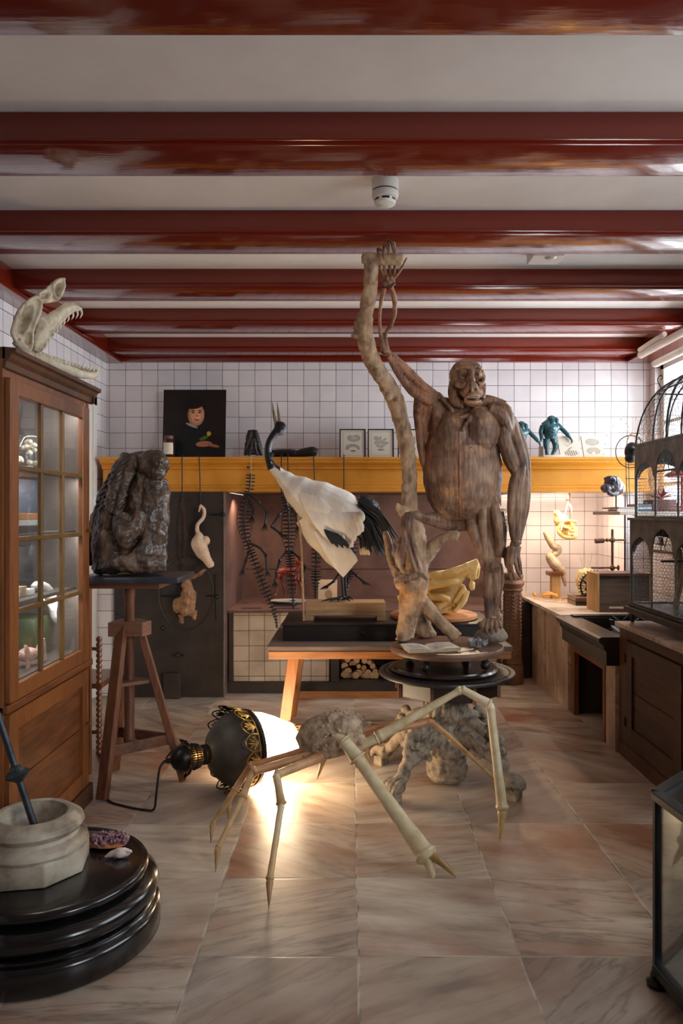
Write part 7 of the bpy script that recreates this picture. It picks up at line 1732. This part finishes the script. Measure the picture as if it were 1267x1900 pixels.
def skel_plate(s, t):
    c = Vector(PAPER) * 1.05
    if E(s, t, .55, .22, .34, .13) < 1 and math.sin(s * 60 + t * 20) > -.2: c = ink(PAPER, INK, .75)
    if E(s, t, .5, .42, .16, .03, .6) < 1 or E(s, t, .35, .58, .14, .015, -.7) < 1 or E(s, t, .55, .62, .18, .012, .5) < 1: c = ink(PAPER, INK, .6)
    if E(s, t, .55, .85, .16, .05) < 1: c = ink(PAPER, INK, .25)
    return c
def brain_plate(s, t):
    c = Vector(PAPER) * 1.05
    for cy in (.72, .32):
        e = E(s, t, .5, cy, .33, .16)
        if e < 1: c = ink(PAPER, INK, .15 + .45 * (math.sin(s * 55 + 6 * math.sin(t * 40)) > .2) + (.25 if e > .9 else 0))
    if E(s, t, .5, .20, .10, .09) < 1: c = Vector(PAPER) * 1.05
    return c
for (x0, x1, fn, lb, tl) in ((1037, 1079, skel_plate, 'unframed print of a skeleton on a mound behind the arm of the teal figurine', .02), (1081, 1122, brain_plate, 'unframed print of two brains, rightmost print on the mantel', .0)):
    Y = 6.66; a = P(x0 + 3, 850, Y); b = P(x1, 850, Y); a.z = MZ + .001; h = 41 * Y / F
    pr = thing('canvas_print', lb, 'print', (a.x, Y, MZ)); picture('print', 'engraving', a, (b.x - a.x, 0, 0), (-.02, .035, h), 50, 54, fn, .016, pr)

# ================================================================ ceiling fittings, pipes
mottled('white_plastic', lin(214, 208, 200), lin(224, 218, 210), 5, .4, bstr=0); mottled('slot_black', lin(16, 15, 15), lin(24, 23, 22), 5, .6, bstr=0)
sd = thing('smoke_detector', 'round white smoke detector on the ceiling between the red beams', 'smoke detector', (.16, 3.5, 3.0))
MB().lathe([(.062, 3.1295), (.062, 3.085), (.060, 3.08)], (.16, 3.5, 0), 40).build('base', 'white_plastic', sd); MB().lathe([(.057, 3.08), (.057, 3.074)], (.16, 3.5, 0), 40).build('slot', 'slot_black', sd)
MB().lathe([(.060, 3.074), (.062, 3.06), (.058, 3.045), (.050, 3.04)], (.16, 3.5, 0), 40).build('cover', 'white_plastic', sd); MB().lathe([(.047, 3.04), (.044, 3.028)], (.16, 3.5, 0), 40).build('slot', 'slot_black', sd)
MB().lathe([(.050, 3.029), (.046, 3.018), (.026, 3.008), (.010, 3.006)], (.16, 3.5, 0), 40).build('cap', 'white_plastic', sd)
for k in range(6):
    a = k * PI / 3; MB().bar(V(.16 + .049 * math.cos(a), 3.5 + .049 * math.sin(a), 3.043), V(.16 + .046 * math.cos(a), 3.5 + .046 * math.sin(a), 3.026), .014, .004).build('cage_bar', 'white_plastic', sd, smooth=False)
cs_ = thing('ceiling_sensor', 'flat white box sensor on the ceiling above the hanging prints side', 'sensor', (1.14, 4.45, 3.08)); cs_['label'] = 'flat white box with a small dome on the ceiling right of the raised hand'
MB().box(1.05, 1.235, 4.37, 4.53, 3.075, 3.1295).build('housing', 'white_plastic', cs_, smooth=False, bevel=.006); MB().ell((1.16, 4.40, 3.078), (.035, .03, .016)).build('dome', 'milk_plastic' if 'milk_plastic' in MATS else 'white_enamel', cs_)
mottled('pipe_cream', lin(214, 204, 190), lin(228, 220, 208), 6, .35, bstr=0)
o = MB().tube([V(2.43, .2, 2.915), V(2.43, 6.35, 2.915)], .030, 14, 1).ell((2.43, 6.35, 2.915), .030).build('ceiling_pipe', 'pipe_cream'); tag(o, 'upper cream pipe running along the right ceiling edge to the hearth wall', 'pipe')
o = MB().tube([V(2.53, .2, 2.83), V(2.53, 6.30, 2.83)], .030, 14, 1).ell((2.53, 6.30, 2.83), .030).build('ceiling_pipe', 'pipe_cream'); tag(o, 'lower cream pipe nearest the window on the right', 'pipe')
o = MB().tube([V(2.40, 6.30, 2.945), V(2.42, 5.85, 2.972)], .020, 12, 1).build('pipe_branch', 'pipe_cream'); o.location.z += 0; tag(o, 'short slanting cream pipe from the upper pipe towards the beam', 'pipe')

# ================================================================ gothic wire bird cage
mottled('zinc', lin(96, 97, 94), lin(140, 140, 136), 10, .5, metal=.5, bstr=.3); mottled('wire_grey', lin(70, 70, 70), lin(104, 104, 102), 20, .45, metal=.6, bstr=0)
cg = thing('bird_cage', 'tall grey wire bird cage with gothic arches and domed top on the brown cabinet', 'bird cage', (2.28, 4.6, .876))
GX, GX1, GY0, GY1 = 1.87, 2.62, 4.02, 5.06
mottled('cage_base', lin(42, 36, 32), lin(80, 70, 62), 8, .5, metal=.2, bstr=.3)
MB().box(GX - .045, GX1 + .04, GY0 - .03, GY1 + .02, .935, .975).build('base_tray', 'cage_base', cg, smooth=False, bevel=.006); MB().box(GX - .02, GX1 + .02, GY0 - .01, GY1, .975, .992).build('base_step', 'cage_base', cg, smooth=False, bevel=.004)
for x in (GX - .01, GX1): 
    for y in (GY0 + .05, GY1 - .05): MB().tube([V(x, y, .935), V(x, y, .877)], [.018, .012], 10, 1).build('foot', 'cage_base', cg)
def face_pt(side, u, z, off=0):
    "u runs along the face; side 0 = face to the room (x const), 1 = far face, 2 = near face, 3 = wall face"
    if side == 0: return V(GX - off, GY1 - u, z)
    if side == 3: return V(GX1 + off, GY1 - u, z)
    if side == 1: return V(GX + u, GY1 + off, z)
    return V(GX + u, GY0 - off, z)
def hexmesh(side, u0, u1, z0, z1, a=.0135, keep=None, mp=None, rad=.0011):
    "one panel of hexagonal netting"
    m = MB(); h = a * math.sqrt(3); cols = int((u1 - u0) / h) + 1; rows = int((z1 - z0) / (a * 3)) + 1
    f = mp or (lambda u, z: face_pt(side, u, z, -.004))
    def seg(p, q):
        if not (u0 <= p[0] <= u1 and z0 <= p[1] <= z1 and u0 <= q[0] <= u1 and z0 <= q[1] <= z1): return
        if keep and not keep((p[0] + q[0]) / 2, (p[1] + q[1]) / 2): return
        A = f(*p); B_ = f(*q); d = B_ - A; s_ = d.cross(Vector((.31, .22, .9))).normalized() * rad; t_ = d.cross(s_).normalized() * rad
        m.add([A + s_, A - s_ * .5 + t_, A - s_ * .5 - t_, B_ + s_, B_ - s_ * .5 + t_, B_ - s_ * .5 - t_], [(0, 1, 4, 3), (1, 2, 5, 4), (2, 0, 3, 5)])
    for i in range(cols + 1):
        for j in range(rows + 1):
            for k in (0, 1):
                u = u0 + h * (i + .5 * k); z = z0 + a * 3 * j + a * 1.5 * k
                seg((u, z + a * .5), (u, z + a * 1.5)); seg((u, z + a * .5), (u + h / 2, z)); seg((u, z + a * .5), (u - h / 2, z))
    return m
def arch_plate(side, u0, u1, z0, z1, bays, th=.008, door=None):
    "sheet-metal band with pointed-arch cut-outs; bays = list of (centre, half width, spring z, crown z)"
    m = MB(); n = 22
    edges = [u0]
    for (c, hw, zs, zc) in bays:
        us = [c - hw + 2 * hw * i / n for i in range(n + 1)]
        m.add([], [])
        for i in range(n):
            quad = []
            for u in (us[i], us[i + 1]):
                t = (u - c) / hw; quad.append((u, zs + (zc - zs) * math.sqrt(max(0, 1 - ((abs(t) + .35) / 1.35) ** 2)) / .9658))
            pts = [(quad[0][0], quad[0][1]), (quad[1][0], quad[1][1]), (quad[1][0], z1), (quad[0][0], z1)]
            vs = [face_pt(side, u, z, o_) for o_ in (0, th) for u, z in pts]
            m.add(vs, [(0, 1, 2, 3), (7, 6, 5, 4), (0, 4, 5, 1), (2, 6, 7, 3)])
        edges += [c - hw, c + hw]
    edges.append(u1)
    for k in range(0, len(edges), 2):
        a, b = edges[k], edges[k + 1]
        if b - a < .002: continue
        zs = min(bb[2] for bb in bays); pts = [(a, zs), (b, zs), (b, z1), (a, z1)]; vs = [face_pt(side, u, z, o_) for o_ in (0, th) for u, z in pts]
        m.add(vs, [(0, 1, 2, 3), (7, 6, 5, 4), (0, 4, 5, 1), (1, 5, 6, 2), (2, 6, 7, 3), (3, 7, 4, 0)])
    return m
LEN = GY1 - GY0; WID = GX1 - GX
def tier(z0, z1, z_spring, z_crown):
    for side, L_ in ((0, LEN), (1, WID), (2, WID), (3, LEN)):
        nb = 3 if L_ > .9 else 2; w = L_ / nb; bays = [(w * (i + .5), w * .44, z_spring if i != nb // 2 else z_spring + .03, z_crown - (.06 if i == 0 or i == nb - 1 else 0)) for i in range(nb)]
        fp = arch_plate(side, 0, L_, z0, z1, bays).build('arched_panel', 'zinc', cg, smooth=False)
        for i in range(nb + 1):
            u = min(max(w * i, .006), L_ - .006); MB().tube([face_pt(side, u, z0), face_pt(side, u, z_spring + .02)], .0065 if 0 < i < nb else .009, 7, 1).build('upright', 'zinc', cg)
        MB().tube([face_pt(side, 0, z0 + .006), face_pt(side, L_, z0 + .006)], .007, 7, 1).build('rail', 'zinc', cg)
        if side in (0, 1):
            c = w * (nb // 2 + .5); MB().tube([face_pt(side, c - w * .44, z_spring + .03, .004), face_pt(side, c + w * .44, z_spring + .03, .004)], .007, 7, 1).build('door_rail', 'zinc', cg)
            for q in (-1, 0, 1): MB().tube([face_pt(side, c + q * .025, z_spring + .075 - .012 * abs(q), .002), face_pt(side, c + q * .06, z_spring + .03 + (z_crown - z_spring - .04) * (1 - .35 * abs(q)), .002)], .0028, 5, 1).build('fan_rib', 'zinc', cg)
            MB().tube([face_pt(side, c + .035 * math.cos(a_), z_spring + .033 + .042 * math.sin(a_), .002) for a_ in [i * PI / 6 for i in range(7)]], .0028, 5, 2).build('fan_arc', 'zinc', cg)
        hexmesh(side, .0, L_, z0 + .006, z1 - .01).build('wire_netting', 'wire_grey', cg, smooth=False)
tier(.992, 1.545, 1.33, 1.50)
MB().box(GX - .02, GX1 + .02, GY0 - .02, GY1 + .02, 1.545, 1.562).build('middle_cornice', 'zinc', cg, smooth=False, bevel=.003)
GX_s, GY1_s, GX1_s, GY0_s = GX, GY1, GX1, GY0
GX, GX1, GY0, GY1 = GX + .02, GX1 - .02, GY0 + .03, GY1 - .03; LEN = GY1 - GY0; WID = GX1 - GX
tier(1.562, 2.03, 1.82, 1.98)
MB().box(GX - .012, GX1 + .012, GY0 - .012, GY0 + .01, 2.03, 2.045).box(GX - .012, GX1 + .012, GY1 - .01, GY1 + .012, 2.03, 2.045).box(GX - .012, GX + .01, GY0 + .01, GY1 - .01, 2.03, 2.045).box(GX1 - .01, GX1 + .012, GY0 + .01, GY1 - .01, 2.03, 2.045).build('upper_cornice', 'zinc', cg, smooth=False)
DC = V((GX + GX1) / 2, (GY0 + GY1) / 2, 2.045); hx, hy, DH = WID / 2, LEN / 2, .42
def dome(th, f):
    "f 0 at the eaves, 1 at the top; rounded-rectangle plan shrinking to a point"
    c, s_ = math.cos(th), math.sin(th); k = max(abs(c), abs(s_)); sq = 1 / k; rr = (1 - f ** 2.2) ** .62; mixk = sq * (1 - f * .5) + 1 * (f * .5) if f < 1 else 1
    return DC + V(hx * c * mixk * rr, hy * s_ * mixk * rr, DH * math.sin(f * PI / 2))
for i in range(16):
    th = 2 * PI * i / 16 + PI / 4 * 0; MB().tube([dome(th, f / 12) for f in range(12)] + [DC + V(0, 0, DH)], .0058 if i % 2 else .007, 6, 1).build('dome_rib', 'wire_grey', cg)
MB().tube([dome(2 * PI * i / 32, .55) for i in range(32)], .005, 6, 1, closed=True).build('dome_hoop', 'wire_grey', cg)
hexmesh(0, 0, 2 * PI * .45, 0, .40, a=.0135, mp=lambda u, z: dome(u / .45, min(.97, z / .42)), rad=.0011).build('dome_netting', 'wire_grey', cg, smooth=False)
for s_ in (-1, 1):
    for q in (0, 1):
        th = PI + s_ * .55 if q == 0 else s_ * .55; b = dome(th, .55); o_ = (b - DC); o_.z = 0; o_.normalize()
        MB().tube([b, b + o_ * .015 + V(0, 0, .03), b + o_ * .03 + V(0, 0, .07), b + o_ * .015 + V(0, 0, .095), b + V(0, 0, .085), b + o_ * .008 + V(0, 0, .068)], .004, 6).build('scroll', 'wire_grey', cg)
MB().lathe([(.02, 0), (.035, .01), (.012, .03), (.03, .05), (.012, .075), (.002, .12)], DC + V(0, 0, DH), 18).build('finial', 'zinc', cg)
GX, GX1, GY0, GY1 = GX_s, GX1_s, GY0_s, GY1_s
# perch and twisted vine inside
o = MB().tube([V(GX + .02, 4.62, 1.30), V(GX1 - .02, 4.62, 1.30)], .007, 8, 1).build('perch', 'black_iron', cg)
m = MB(); base_ = V(2.10, 4.90, .994)
for k in range(3): m.tube([base_ + V(.012 * math.cos(k * 2.1 + z * 12), .012 * math.sin(k * 2.1 + z * 12), z) + V(.03 * math.sin(z * 7), 0, 0) for z in [i * .045 for i in range(11)]], [.009] * 11, 7, 2)
o = m.build('twisted_vine', 'pine_block'); tag(o, 'twisted pale vine standing inside the lower part of the bird cage', 'vine')
# spot added below the mantel to brighten the yellow skull
spot('skull_fill_spot', (.95, 6.50, 1.765), (.62, 5.40, 1.0), 48, (1, .78, .48), 55, .5, .025)
